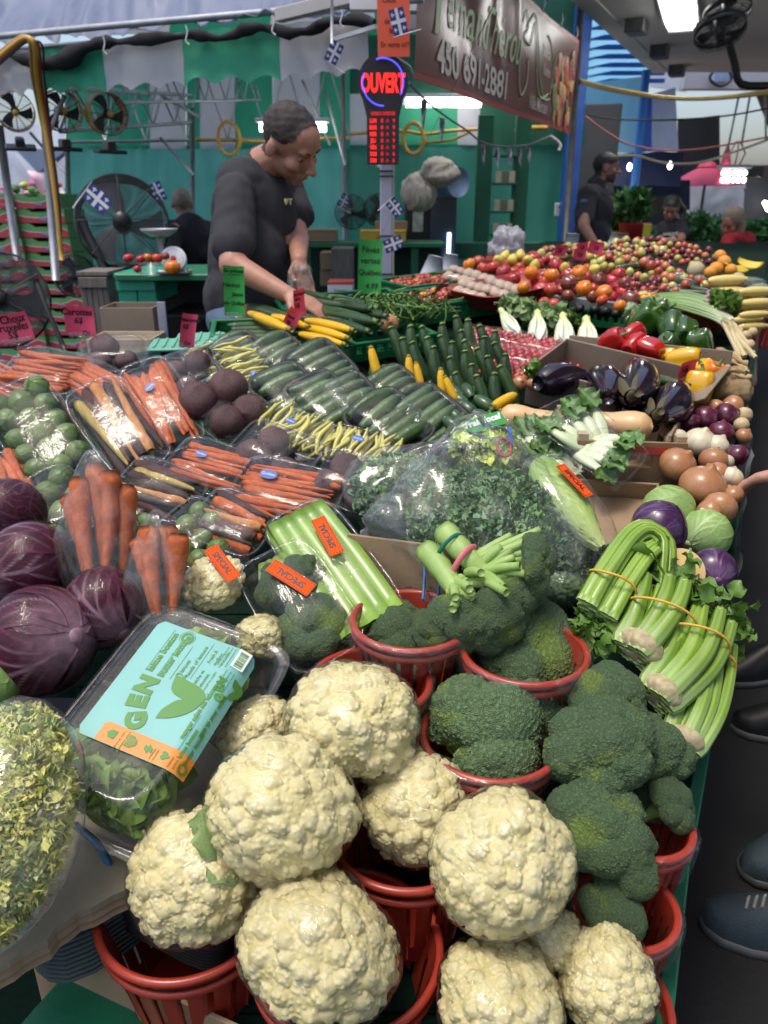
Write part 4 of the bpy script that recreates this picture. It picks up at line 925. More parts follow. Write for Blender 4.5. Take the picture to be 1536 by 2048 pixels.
ob('printed_carton_box',mk(*box(tuple(onY(326,645,3.32)),(.035,.01,.17),.001),mat('blue_carton',(.03,.07,.22),(.5,.5,.5),3,.6),smooth=False),None,None,'narrow blue printed carton flap beside the grey box','carton')
carton('pale wooden tray edge behind the wrapped beetroots',onY(255,680,3.2)-Vector((0,0,.03)),(1,0,0),(0,0,1),.26,.2,.05,PWOOD,name='wooden_tray',cat='tray')
# scale
def kscale():
 B=onY(350,541,3.72);B.z=CT;T=thing('kitchen_scale',MT(B),'old kitchen scale with a round white dial and steel pan','scale');r=px2m(22,B)
 ob('foot',mk(*box((0,0,.008),(.14,.10,.016),.004),STEEL,smooth=False),T);V,F=tube([[-.03,0,.01],[-.045,0,.07],[-.055,0,.13],[-.055,0,.155]],[.02,.016,.013,.02],8);ob('column',mk(V,F,STEEL),T)
 V,F=rev(NA([.001,.04,.075,.085,.083,.07,.001]),NA([0,.002,.022,.036,.034,.024,.008]),28);ob('pan',mk(V+[-.055,0,.158],F,STEEL),T)
 M=frame(Vector((.01,-.045,.065)),(1,0,.5),(.1,-1,.35));V,F=rev(NA([.001,.052,.058,.058,.05]),NA([.006,.006,.002,-.02,-.03]),32)
 d=ob('dial',mk(V,F,WHTP),T,M);V,F=rev(NA([.001,.013,.013]),NA([.0085,.0085,.006]),16);ob('dial_centre',mk(V,F,mat('red_paint',(.6,.03,.03))),d)
 q=G()
 for i in range(24):a=i*6.283/24;q.add(*box((math.cos(a)*.044,math.sin(a)*.044,.0068),(.003,.003,.0006)))
 ob('dial_marks',q.mesh(INK,False,col=False),d)
 g=RS(1)
kscale()
for i,(px,py,rp,k,lab)in enumerate([(257,516,11,'r','dark red tomato at the left end of the counter group'),(281,518,10,'r','red tomato second from the left on the green counter'),(296,514,9,'o','small orange tomato between red ones on the green counter'),(315,516,11,'r','dark red tomato beneath the scale pan'),(275,538,9,'r','red tomato low behind the plastic tub on the counter'),(345,534,17,'o','large orange tomato in front of the scale dial'),(331,512,9,'d','dark tomato behind the scale column')]):
 p=onY(px,py,3.62 if rp<12 else 3.55);r=px2m(rp,p);ob('tomato',V_(('tm',k,i%3),lambda:tomato(i,6,.05,{'r':TOMA,'o':OTOM,'d':DTOM}[k])),None,eul(p,rnd(-.3,.3),rnd(-.3,.3),0,r),lab,'tomato')
p=onY(299,551,3.55);V,F=rev(NA([.001,.035,.045,.048,.044,.001]),NA([.001,.001,.055,.058,.055,.003]),20);ob('plastic_tub',mk(V,F,BAG),None,MT((p.x,3.55,CT+.0)),'small translucent plastic tub in front of the tomatoes','tub')
# items around the back counter right of the vendor
sh=onY(608,486,6.2);se=onY(890,486,6.2);T=thing('green_shelf',MT(((sh.x+se.x)/2,6.4,sh.z)),'long green shelf against the back tarp right of the vendor','shelf')
ob('board',mk(*box((0,0,-.015),(se.x-sh.x,.45,.035),.004),GRNW,smooth=False),T)
for s in(-1,-.2,.6):ob('leg',mk(*box((s*(se.x-sh.x)*.48,-.15,-.5),(.06,.06,.94),.004),GRNW,smooth=False),T)
ob('back_panel',mk(*box((0,.2,-.55),(se.x-sh.x,.02,1.0),.004),mat('dark_green_wood',(.008,.05,.03),(.006,.04,.025),5,.6),smooth=False),T)
def simplebox(label,px0,py0,px1,py1,Y,d,mt_,name='cardboard_box',txt=None,lid=None,tm=INK):
 a=onY(px0,py0,Y);b=onY(px1,py1,Y);w,h=b.x-a.x,a.z-b.z;T=thing(name,MT(((a.x+b.x)/2,Y+d/2,b.z)),label,'box');q=G();q.add(*box((0,0,h/2),(w,d,h),.004));ob('carton_body',q.mesh(mt_,False,col=False),T)
 q=G();q.add(*box((0,0,h+.003),(w+.004,d+.004,.012),.002));ob('lid',q.mesh(lid or mt_,False,col=False),T)
 if txt:text(txt,h*.32,tm,T,MT((0,-d/2-.002,h*.45))@MR(R(90),4,'X'),ext=.001)
 return T
simplebox('low brown carton of produce on the green shelf, beside the arm of the vendor',612,462,672,484,6.25,.3,CARD)
simplebox('yellow printed carton on the green shelf behind the sign pole',720,464,812,484,6.2,.3,mat('yellow_carton',(.70,.48,.06),(.6,.4,.05),5,.6),txt='Marchifruit')
simplebox('brown carton behind the yellow carton',750,446,815,462,6.5,.3,CARD)
simplebox('white carton with a red lid standing low behind the zucchini',655,568,706,592,4.4,.2,WHTP,txt='Tomates',lid=mat('red_lid',(.6,.04,.04)))
simplebox('grey wooden box standing under the green shelf',662,500,706,560,5.7,.3,WOOD)
simplebox('brown carton with a white label under the green shelf',640,508,668,540,5.9,.3,CARD)
simplebox('brown carton on the floor level under another carton',640,545,668,572,5.9,.3,CARD)
# fridge with cloth and roll
a=onY(845,388,7.0);b=onY(918,560,7.0);w=b.x-onY(812,388,7).x;T=thing('display_fridge',MT(((onY(812,388,7).x+b.x)/2,7.2,0)),'black drinks fridge with a lit glass door edge, draped with a cloth','fridge')
h=a.z;ob('cabinet',mk(*box((-.10,.1,h/2),(w-.20,.5,h),.01),BLKP,smooth=False),T);ob('door',mk(*box((w/2-.15,.0,h/2),(.22,.42,h-.04),.008),mat('fridge_door',(.05,.08,.12),(.04,.06,.1),3,.2),smooth=False),T)
ob('lit_strip',mk(*box((w/2-.10,-.225,h/2+.1),(.03,.02,h*.48),.003),mat('cool_strip',(.75,.92,1),(.75,.92,1),1,.5,emit=2.2),smooth=False),T);ob('notice',mk(*box((-.13,-.157,h-.22),(.09,.004,.16),.001),mat('notice_paper',(.65,.75,.7),(.3,.35,.3),12,.6),smooth=False),T)
C=onY(908,365,6.9);V,F=tube([C+Vector((-.12,.1,0)),C,C+Vector((.03,-.05,0))],.115,20);ob('blue_roll',mk(V,F,mat('blue_drum',(.28,.42,.68),(.25,.38,.62),3,.4)),None,None,'pale blue drum lying on top of the fridge under the cloth','drum')
D,F=ico(5)
for i,(px,py,rx,rz,lab)in enumerate([(838,385,34,38,'beige cloth draped over the fridge, lower left lump'),(878,345,42,26,'beige cloth bundled on top of the fridge')]):
 C=onY(px,py,6.75);V=D*NA([px2m(rx,C),.14,px2m(rz,C)])*(1+.14*noi(D,1.7,i+5)+.07*noi(D*[4,4,.5],1.8,i))[:,None];ob('cloth_cover',mk(V,F,mat('beige_cloth',(.52,.49,.43),(.42,.39,.34),5,.9)),None,MT(C),lab,'cloth')
# shelf post unit
T=thing('shelf_post',MT(onY(980,560,7.3)),'tall dark green post with small shelves of cards beside the green tarp','shelf');Z=lambda y:onY(980,y,7.3).z-onY(980,560,7.3).z
for dx in(-.10,.22):ob('upright',mk(*box((dx,0,Z(230)/2),(.13,.08,-Z(560)+Z(230)+.0),.004),DGREEN,smooth=False),T)
for i,y in enumerate((368,424,470,312)):
 ob('ledge',mk(*box((.08,-.02,Z(y)),(.2,.12,.02),.002),DGREEN,smooth=False),T)
 if i<3:
  for j in range(3):ob('card_pack',mk(*box((.02+.06*j,-.06,Z(y)+.055),(.045,.02,.09),.002),mat('cards%d'%(j%2),[(.55,.50,.35),(.22,.15,.10)][j%2],None,20,.6),smooth=False),T)
p0=onY(925,500,7.1);ob('base_board',mk(*box((0,0,0),(2.6,.05,.14),.005),DGREEN,smooth=False),T,MT((.55,-.1,Z(500))))
T=thing('wall_socket',MT(onY(1118,419,8.1)),'white wall socket plate on the green tarp by the blue post','socket');ob('plate',mk(*box((0,0,0),(.085,.02,.12),.004),WHTP,smooth=False),T);ob('slot',mk(*box((0,-.012,.02),(.02,.004,.02),.001),INK,smooth=False),T)
# paper horn cones / bag rolls
def bagroll(label,x0,y0,x1,y1,Y,r,r2=None):p=onY(x0,y0,Y);q_=onY(x1,y1,Y);V,F=tube([p,(p+q_)/2,q_],[r,(r+(r2 or r))/2,r2 or r],16);return ob('bag_roll',mk(V,F,mat('bag_roll_plastic',(.62,.64,.68),(.52,.54,.6),30,.4,st=(1,1,6),bump=.3)),None,None,label,'roll of bags')
bagroll('white cone of plastic bags behind the cherry tomato trays',858,575,872,512,3.9,.07,.035);bagroll('second white cone of plastic bags, right of the first',895,560,903,508,4.1,.065,.035)
bagroll('upright white roll of bags left of the man in black',1138,520,1145,467,5.4,.045);bagroll('tilted roll of bags in front of the man in black',1222,508,1236,470,5.4,.045)
# blue posts and far right
ob('blue_post',mk(*box((0,0,0),(.14,.14,3.2),.01),BLUEP,smooth=False),None,MT(onY(1142,330,8.05)),'dark blue square post at the right end of the green stall','post')
ob('tent_post',mk(*bar(onY(1165,-30,7.6),onY(1128,520,7.6),.03),DSTEEL),None,None,'dark steel upright at the right end of the green stall wall','post')
ob('grey_partition',mk(*box((0,0,0),(.40,.05,1.6),.01),GREYP,smooth=False),None,MT(onY(1188,382,8.6)),'tall dark grey panel behind the man in black','panel')
ob('blue_post',mk(*bar(onY(1293,140,9.2),onY(1262,440,9.2),.045),mat('bright_blue_steel',(.03,.22,.72),(.03,.2,.66),8,.4)),None,None,'bright blue pole in front of the blue tarp','post')
sheet(onY(1150,305,10),onY(1292,305,10),onY(1150,170,10),onY(1300,150,10),16,12,LBLU,.03,(3,2),3,'blue_tarp',None,'light blue translucent tarp behind the bright blue pole','tarp')
T=thing('slatted_blue_roof',Matrix.Identity(4),'blue translucent roof with darker blue battens, seen above the tarp','roof');a0,a1,b0,b1=onZ(1162,25,3.05),onY(1180,180,12),onY(1330,-30,9),onY(1305,150,12)
A,B_,C_,D_=onY(1140,185,12.5),onY(1330,140,12.5),onY(1140,-20,9.5),onY(1330,-60,9.5)
sheet(A,B_,C_,D_,6,20,LBLU,.01,(2,2),1,'roof_sheet',T)
for i in range(10):f=(i+.5)/10;member('batten',A.lerp(C_,f)-Vector((0,0,.04)),B_.lerp(D_,f)-Vector((0,0,.04)),.07,.05,BLUEP,None,parent=T)
T=thing('blue_white_flag',Matrix.Identity(4),'large hanging flag, blue on the left and white on the right','flag')
sheet(onY(1280,303,9.8),onY(1304,303,9.8),onY(1296,190,9.8),onY(1304,188,9.8),6,12,mat('royal_blue_cloth',(.06,.16,.62),(.05,.13,.55),4,.6,trl=.4),.01,(2,2),1,'blue_band',T);sheet(onY(1304,303,9.8),onY(1357,302,9.8),onY(1304,188,9.8),onY(1350,175,9.8),12,12,mat('white_flag_cloth',(.55,.62,.82),(.48,.55,.76),3,.6,trl=.45),.02,(3,2),2,'white_band',T)
T=thing('navy_awning',Matrix.Identity(4),'dark navy awning with small bulbs, behind the man in black','awning')
sheet(onY(1205,372,9.6),onY(1362,372,9.6),onY(1205,308,9.9),onY(1367,302,9.9),14,8,NAVY,.02,(4,2),1,'canvas',T);sheet(onY(1205,420,10.2),onY(1380,420,10.2),onY(1205,360,10.2),onY(1380,360,10.2),8,6,NAVY,.01,(3,2),2,'rear_canvas',T)
for x,y in((1259,334),(1340,331)):D2,F2=ico(2);ob('bulb',mk(D2*[.025,.025,.04],F2,LAMPD),T,MT(onY(x,y,9.4)))
# roof ends, white wall panel
sheet(onY(1300,175,12.9),onY(1372,185,12.9),onY(1300,128,12.9),onY(1372,128,12.9),3,3,mat('overcast_gap',(.85,.88,.92),None,1,.9,trl=.7),.0,name='bright_opening',label='bright white sheet standing in for the opening between the two ceilings',cat='canvas wall')  # daylight of the open gap put into a white sheet
simplebox('long white wall panel under the second ceiling edge',1372,136,1620,178,12.2,.2,mat('white_wall',(.42,.42,.45),(.36,.36,.4),2,.7),name='white_wall_board');simplebox('small pale blue electrical box on the white panel',1430,144,1462,164,12.0,.15,mat('pale_blue_box',(.30,.40,.58)),name='junction_box')
ob('wall_cable',mk(*tube(path_obj([onY(1428,140,11.9),onY(1420,158,11.9),onY(1440,172,11.9),onY(1462,160,11.9),onY(1460,144,11.9)],0,6),.02,6),BLKP),None,None,'black cable looped around the pale blue electrical box','cable')
cable('drain_pipe',[onY(1455,75,6.5),onY(1470,130,6.5),onY(1482,168,6.5),onY(1540,172,6.5),onY(1640,174,6.5)],.028,BLKP,'black pipe coming down from the ceiling fans and turning right','pipe',n=3,k=8)
YC2=mat('dull_yellow_cable',(.50,.36,.12),(.42,.30,.09),9,.5)
for i,dy in enumerate((0,3,-3)):
 cable('overhead_cable',[onY(1150,160+dy,7.7),onY(1220,178+dy,7.2),onY(1330,195+dy*.6,6.8),onY(1430,196+dy*.6,6.6),onY(1560,182+dy,6.3)],.010,YC2,'%s of the bundled yellow overhead cables crossing to the right'%('middle','lower','upper')[i])
cable('overhead_cable',[onY(1160,226,8),onY(1230,238,8),onY(1330,240,8),onY(1450,232,8),onY(1560,212,8)],.008,BLKP,'thin black overhead cable crossing in front of the flag')
cable('overhead_cable',[onY(1165,228,8),onY(1220,268,8),onY(1270,292,8),onY(1380,300,8),onY(1560,270,8)],.008,mat('pink_cable',(.5,.15,.16)),'pinkish overhead cable sagging below the flag')
cable('overhead_cable',[onY(1230,312,8.6),onY(1275,312,8.6),onY(1330,326,8.6),onY(1400,325,8.6),onY(1480,300,8.6),onY(1560,270,8.6)],.012,mat('beige_cable',(.5,.46,.36)),'beige string light cable sagging over the pink umbrella')
for x0,x1,y,lab in((1500,1483,290,'thin chain hanging from the dark ceiling near the right edge'),(1478,1455,300,'grey hanging rod holding the lamp cluster'),(1530,1532,280,'thin hanging rod at the right edge')):ob('hanging_rod',mk(*bar(onY(x0,190,9),onY(x1,y,9),.012,6),STEEL),None,None,lab,'rod')
# lamp cluster
C=onY(1468,340,9);T=thing('lamp_cluster',MT(C),'hanging fixture with a cluster of small lit bulbs and red ribbon','lamp');D2,F2=ico(2)
for i in range(5):
 for j in range(2):ob('bulb',V_('lb',lambda:mk(D2*.026,F2,LAMPD)),T,MT(((i-2)*.055,-.02,-.03-.07*j)))
ob('fixture_top',mk(*box((0,0,.03),(.34,.12,.04),.01),STEEL,smooth=False),T)
for i in range(3):ob('ribbon',mk(*tube([[(i-1)*.05,0,.05],[(i-1)*.08,-.03,.16],[(i-1)*.02,0,.28]],.014,5,squash=.4),mat('red_ribbon',(.65,.06,.08))),T)
p=onY(1448,345,9.2);V,F=rev(NA([.001,.035,.06,.085]),NA([.3,.2,.05,-.12]),10);ob('pink_pennant',mk(V,F,PINK),None,MT(p),'small bright pink hanging cone left of the lamp cluster','decoration')
# pink umbrella
C=onY(1413,345,11.5);R_=px2m(74,C);T=thing('pink_umbrella',MT(C),'pink market umbrella in front of white tarps','umbrella');UM=mat('pink_canvas',(.75,.10,.22),(.70,.09,.20),3,.6,trl=.3)
for i in range(8):
 a0,a1=i*math.pi/4+.2,(i+1)*math.pi/4+.2;u=LS(0,1,5);V=[];
 for s in u:
  for f in LS(0,1,5):a=a0+(a1-a0)*f;r=R_*s*(1-.05*math.sin(f*math.pi)*s);V.append((math.cos(a)*r,math.sin(a)*r,.10-.42*s*R_/.5*s**.25*.62))
 ob('gore',mk(V,gridf(5,5),UM,smooth=False),T)
ob('pole',mk(*bar((0,0,.1),(0,0,-1.6),.02),DSTEEL),T)
V,F=rev(NA([.001,.10,.14]),NA([.16,.12,.07]),8);ob('vent_cap',mk(V,F,UM,smooth=False),T)
sheet(onY(1355,440,13),onY(1488,440,13),onY(1355,366,13),onY(1488,366,13),16,8,OW,.05,(5,2),1,'white_tarp',None,'white tarp walls below the pink umbrella','tarp');sheet(onY(1430,376,12.6),onY(1492,376,12.6),onY(1436,350,12.6),onY(1490,352,12.6),6,4,OW,.02,(3,2),2,'white_tarp',None,'white canopy edge right of the pink umbrella','tarp')
sheet(onY(1120,620,13.8),onY(1800,620,13.8),onY(1120,360,13.8),onY(1800,360,13.8),6,6,mat('dim_back',(.08,.08,.09),(.11,.11,.13),1.2,.9),.05,(4,2),1,'dark_partition',None,'dark partition far behind the herb plants','wall')
sheet(onY(1355,420,13.4),onY(1440,420,13.4),onY(1358,240,13.4),onY(1440,230,13.4),8,6,mat('black_curtain',(.012,.014,.02),None,3,.9),.05,(6,1),3,'dark_curtain',None,'near black curtain between the flag and the second beam','curtain')
sheet(onY(1440,420,20),onY(1620,420,20),onY(1440,330,20),onY(1620,330,20),8,6,mat('far_wall',(.10,.09,.085),(.06,.055,.055),2,.9),.05,(6,1),3,'far_wall',None,'dim far wall at the end of the hall','wall')
for i in range(12):p=onY(1512+i*2.2,372+i*4.2,16-i*.3);ob('string_bulb',V_('sb',lambda:mk(ico(2)[0]*.035,ico(2)[1],LAMPD)),None,MT(p),'%s tiny bulb from the top in the far row of string lights'%ORD[i],'bulb','row of far string lights')
for x,y,lab in((1490,380,'small pale sky blue banner far away'),(1530,372,'pale blue far banner at the right edge'),(1512,345,'carved dark letters sign far behind the umbrella')):simplebox(lab,x-14,y-10,x+14,y+8,15,.1,mat('far_blue',(.3,.42,.6))if 'blue' in lab else BLKP,name='far_banner')
# herbs
HERB=mat('herb_leaf',(.05,.15,.05),(.09,.22,.08),9,.6,attr=True,trl=.2)
def herb(label,px,py,rx,ry,Y,cnt,col=(1,1,1),fine=.05,pot=True,seed=0,name='potted_herb'):
 g=RS(seed+px);C=onY(px,py,Y);sx,sz=px2m(rx,C),px2m(ry,C);q=G()
 for i in range(cnt):
  d=g.normal(size=3);d/=np.linalg.norm(d);c=d*NA([sx,sx*.8,sz])*g.uniform(.3,1.05);V,F,U,Vv=leafgrid(fine*g.uniform(.6,1.4),fine*.35,3,4,.4,.2,5,i%40);q.add(V,F,NA(col)*g.uniform(.5,1.5),frame(Vector(tuple(c)),Vector(tuple(g.normal(size=3)+NA([0,0,.8]))),Vector(tuple(g.normal(size=3)))))
 T=thing(name,MT(C),label,'plant');ob('foliage',q.mesh(HERB),T,kind='stuff');g2=G()
 for i in range(6):g2.add(*tube([[0,0,-sz*1.1],[g.normal()*sx*.2,0,-sz*.3],[g.normal()*sx*.5,0,sz*.5]],.008,4))
 ob('stems',g2.mesh(GSTM,col=False),T,kind='stuff')
 if pot:ob('pot',mk(*box((0,0,-sz*1.25),(sx*1.8,.3,sz*.55),.01),BLKP,smooth=False),T)
herb('feathery green dill plant in a black planter behind the dark haired woman',1395,458,30,30,7.9,900,(1,1.1,1),.045)
herb('round mint green herb plant right of the feathery plant',1440,462,24,30,8.3,500,(1.3,1.5,1.5),.05)
herb('leafy green plant behind the woman in red, right side',1516,470,30,26,8.2,600,(1,1.3,1.2),.07)
herb('low green herbs between the man in black and the dark haired woman',1302,478,22,20,8.4,300,(1,1.2,1.3),.05)
herb('spiky brown green pineapple crowns behind the man in black',1240,432,22,34,7.8,220,(1.2,.9,.5),.12,name='pineapple_plant')
herb('spiky plant in a red pot on the burlap table',1266,418,24,26,7.5,220,(.8,.9,.7),.12,False)
C=onY(1268,462,7.4);V,F=rev(NA([.001,.11,.14,.15,.13]),NA([-.10,-.10,.06,.07,.06]),20);ob('red_pot',mk(V,F,mat('red_pot_plastic',(.62,.03,.035))),None,MT(C),'round red plastic pot on the burlap covered table','pot')
simplebox('burlap covered table behind the fruit stand',1215,468,1290,530,7.3,.6,mat('burlap',(.30,.22,.12),(.24,.17,.09),30,.9,bump=.5),name='burlap_table');simplebox('tall yellow sign card beside the red pot',1288,450,1300,476,7.0,.02,mat('yellow_card',(.75,.65,.05)),name='yellow_sign');simplebox('brown carton stall front behind the produce, before the women',1400,500,1560,560,6.9,.3,mat('dim_brown',(.12,.07,.04)),name='stall_front');simplebox('black screen panel behind the dark haired woman',1290,392,1345,450,9,.05,BLKP,name='black_screen')
# ---- sign pole, LED sign, banner, flags ----
PB=onY(772,585,3.55);PT=onY(772,-40,3.55);PX=PB.x
T=thing('sign_pole',MT((PX,3.6,0)),'square lilac grey pole rising from the produce behind the red trays','post');ob('post',mk(*box((0,0,1.4),(.052,.05,2.8),.004),mat('lilac_paint',(.42,.44,.58),(.36,.38,.50),6,.45,st=(1,1,.3)),smooth=False),T)
ob('inner_edge',mk(*box((.031,0,1.4),(.010,.04,2.8),.001),mat('raw_aluminium',(.5,.47,.42),(.35,.33,.3),8,.5),smooth=False),T)
for z in(1.62,1.60,1.36,1.20):ob('zip_tie',mk(*box((0,0,z),(.06,.058,.006),.001),BLKP,smooth=False),T)
RED=mat('red_leds',(.9,.02,.012),(.9,.02,.012),1,.5,emit=1.0);REDD=mat('dim_red_leds',(.6,.015,.015),(.6,.015,.015),1,.5,emit=.6);BLUL=mat('blue_neon',(.08,.10,1),(.06,.08,.95),1,.5,emit=.9)
C=onY(766,165,3.42);s=px2m(1,C);T=thing('open_sign',frame(C,(1,0,0),(0,-1,.0)),'illuminated OUVERT sign with opening hours in red lights','sign')
th=LS(-.85,math.pi+.85,36);ol=[(50*s*math.cos(a),52*s*math.sin(a)-2*s)for a in th];ol+=[(-33*s,-60*s),(-33*s,-150*s),(33*s,-150*s),(33*s,-60*s)]
th=LS(math.pi+.6,-.6,36);ol=[(50*s*math.cos(a),52*s*math.sin(a))for a in th];ol+=[(33*s,-62*s),(33*s,-150*s),(-33*s,-150*s),(-33*s,-62*s)]
poly2d(ol,mat('sign_black',(.018,.012,.018),(.03,.018,.028),4,.35),T,MT((0,0,-.01)),'case',.014)
text('OUVERT',46*s,RED,T,MT((0,-3*s,.007)),ext=.002,bold=.0035,xs=.50)
for a0,a1 in((-.55,1.9),(2.75,4.75)):th=LS(a0,a1,30);ob('neon_arc',mk(*tube(NS([np.cos(th)*41*s,np.sin(th)*42*s,th*0+.008],1),.0032,6),BLUL),T)
text('HEURES D OUVERTURE',9*s,REDD,T,MT((0,-56*s,.006)),ext=.001,bold=.0006,xs=.52)
for i,d in enumerate(('LUN','MAR','MER','JEU','VEN','SAM','DIM')):
 y=(-69-12.2*i)*s;text(d,11*s,RED,T,MT((-20*s,y,.006)),ext=.001,bold=.0006,xs=.65);text('8',11*s,REDD,T,MT((-2*s,y,.006)),ext=.001,bold=.0005);text('A',10*s,REDD,T,MT((9*s,y,.006)),ext=.001);text('6' if i>4 else '9',11*s,REDD,T,MT((22*s,y,.006)),ext=.001,bold=.0005)
T=thing('orange_notice',frame(onY(787,50,3.38),(1,0,.02),(.1,-1,0)),'bright orange hand written egg notice pinned above the illuminated sign','sign');s2=px2m(1,onY(787,50,3.4))
ob('card',mk(*box((0,0,0),(64*s2,110*s2,.002)),mat('orange_card',(.85,.13,.06),(.8,.12,.05),3,.6),smooth=False),T)
for s_,y,x in(('Oeufs',42,-8),('de la',6,-8),('ferme',-10,4),('En vente ici!!',-34,2)):text(s_,14*s2,INK,T,MT((x*s2,y*s2,.0015)),ext=.0003,shear=.1,xs=.8)
# Quebec flags
QB=mat('flag_blue',(.02,.035,.20),(.015,.03,.17),6,.6);QW=mat('flag_white',(.7,.7,.74),(.6,.6,.66),6,.6)
FLEUR=[(0,.5),(.12,.3),(.14,.1),(.3,.28),(.46,.2),(.44,0),(.3,-.06),(.16,-.04),(.16,-.14),(.1,-.14),(.16,-.38),(0,-.5),(-.16,-.38),(-.1,-.14),(-.16,-.14),(-.16,-.04),(-.3,-.06),(-.44,0),(-.46,.2),(-.3,.28),(-.14,.1),(-.12,.3)]
def qflag(label,M,w,stick=None,rip=.0):
 T=thing('quebec_flag',M,label,'flag');h=w*.66;ob('cloth',mk(*box((0,0,0),(w,h,w*.01)),QB,smooth=False),T)
 q=G();q.add(*box((0,0,0),(w*1.002,h*.2,w*.016)));q.add(*box((0,0,0),(w*.14,h*1.002,w*.018)));ob('white_cross',q.mesh(QW,False,col=False),T)
 for sx in(-1,1):
  for sy in(-1,1):poly2d([(x*h*.28,y*h*.28)for x,y in FLEUR],QW,T,MT((sx*w*.285,sy*h*.3,0)),'fleur_de_lis',w*.0085)
 if stick:ob('stick',mk(*tube([stick[0],((NA(stick[0])+NA(stick[1]))/2).tolist(),stick[1]],w*.022,6),WHTP),T)
 return T
def fl(px,py,Y,wpx,rot,face=(0,-1,0)):C=onY(px,py,Y);return frame(C,(math.cos(R(rot)),0,math.sin(R(rot))),face),px2m(wpx,C)
for px,py,Y,wpx,rot,face,lab,st in[(797,43,3.3,46,105,(.1,-1,0),'small Quebec flag hanging over the orange notice',True),(668,105,3.6,40,60,(.3,-1,0),'small Quebec flag hanging left of the illuminated sign',True),(195,398,3.9,52,-42,(0,-1,.1),'Quebec flag clipped on the left side of the big black fan',True),(316,384,4.4,36,-65,(.5,-1,0),'narrow Quebec flag on the right rim of the big fan',False),(790,415,3.4,34,-50,(.2,-1,0),'small folded Quebec flag on the sign pole, upper one',True),(787,488,3.35,38,20,(0,-1,0),'small Quebec flag at the lower part of the sign pole',False),(688,402,7.2,26,60,(0,-1,0),'small faded Quebec flag in front of the wire fan',True)]:
 M,w=fl(px,py,Y,wpx,rot,face);qflag(lab,M,w,((-w*.52,-w*.9,0),(-w*.52,w*.36,0))if st else None)
a=onY(664,0,3.6);b=onY(664,88,3.6);ob('flag_hanger',mk(*bar(a,b,.006,6),WHTP),None,None,'white vertical stick holding the flag left of the sign','stick')
member('canopy_bar',onY(560,-30,3.9),onY(752,50,3.5),.045,.05,mat('painted_bar',(.5,.48,.45),(.4,.38,.36),5,.5),'pale sloping bar coming down to the sign pole from the upper left');member('canopy_bar',onY(670,82,3.75),onY(752,50,3.5),.016,.016,WHTP,'thin white bar joining the valance to the sign pole');member('canopy_bar',onY(735,-40,3.5),onY(752,60,3.5),.05,.04,WHTP,'short white upright at the top of the sign pole')
member('canopy_bar',onY(820,8,5.0),onY(900,2,5.0),.08,.10,WHTP,'broad pale beam end behind the banner');simplebox('white slatted panel behind the upper left of the banner',790,20,846,60,5.2,.05,WHTT,name='white_screen')
# banner
BNM=mat('banner_vinyl',(.20,.075,.062),(.11,.045,.04),1.5,.30,bump=.0,detail=5);BRED=mat('banner_border',(.35,.05,.045),(.3,.045,.04),3,.4);BGRN=mat('banner_green_print',(.33,.46,.20),(.42,.54,.28),3,.45);BTAN=mat('banner_silver_print',(.66,.60,.50),(.5,.44,.36),3,.45)
B0=CAM+ray(828,158)*((2.01-CAMZ)/ray(828,158).z);B1=CAM+ray(1140,268)*((2.01-CAMZ)/ray(1140,268).z);bl=(B1-B0).length;bh=.66
T=thing('market_banner',frame(B0,B1-B0,(B1-B0).cross(Vector((0,0,1)))),'large dark red vinyl banner with green script and phone number, hanging above the produce','banner');print('banner',bl)
nu,nv=160,24;U,Vv=np.meshgrid(LS(0,1,nu),LS(0,1,nv),indexing='ij')
def bz(x,y):
 x=np.asarray(x,float)/bl;y=np.asarray(y,float)/bh;k=np.exp(-((x-.30)/.22)**2)
 return.014*np.sin(x*34-y*2.4)*k*(.3+y)+.022*np.exp(-((x-.33-.10*(1-y))/.020)**2)*y-.018*np.exp(-((x-.25+.04*y)/.022)**2)*y+.010*np.sin(x*11+y*3)+.012*np.exp(-((x-.46-.06*(1-y))/.018)**2)*y
ob('vinyl',mk(NS([U*bl,Vv*bh,bz(U*bl,Vv*bh)],-1).reshape(-1,3),gridf(nu,nv),BNM),T)
for(x0,x1,y0,y1)in((0,bl,0,.028),(0,bl,bh-.028,bh),(bl-.03,bl,.028,bh-.028)):
 n1=max(3,int((x1-x0)/.03));U2,V2=np.meshgrid(LS(x0,x1,n1),LS(y0,y1,6 if y1-y0<.1 else 24),indexing='ij');ob('border',mk(NS([U2,V2,bz(U2,V2)+.002],-1).reshape(-1,3),gridf(n1,U2.shape[1]),BRED),T)
def btext(s,size,x,y,mt_,xs=1,shear=.25,bold=.003):
 o=text(s,size,mt_,T,Matrix.Identity(4),shear=shear,ext=.0,bold=bold,xs=xs);m2=o.data.copy();n=len(m2.vertices);co=np.zeros(n*3,np.float32);m2.vertices.foreach_get('co',co);co=co.reshape(-1,3).astype(float);co[:,0]+=x;co[:,1]+=y;co[:,2]+=bz(co[:,0],co[:,1])+.005;m2.vertices.foreach_set('co',co.astype(np.float32).ravel());m2.update();o.data=m2
btext('F',.62,.085*bl,.40,BGRN,.8,.3,.003);btext('ernand',.31,.215*bl,.36,BGRN,.8,.3,.001);btext('Thérou',.30,.40*bl,.36,BGRN,.75,.3,.001)
btext('450 691-2881',.20,.26*bl,.125,BTAN,1.12,0,.004);btext('Ginette',.10,.715*bl,.44,BTAN,.8,.25,.001);btext('Karine',.10,.72*bl,.33,BTAN,.8,.25,.001);btext('Ville Mercier',.115,.66*bl,.10,BTAN,.85,.25,.001)
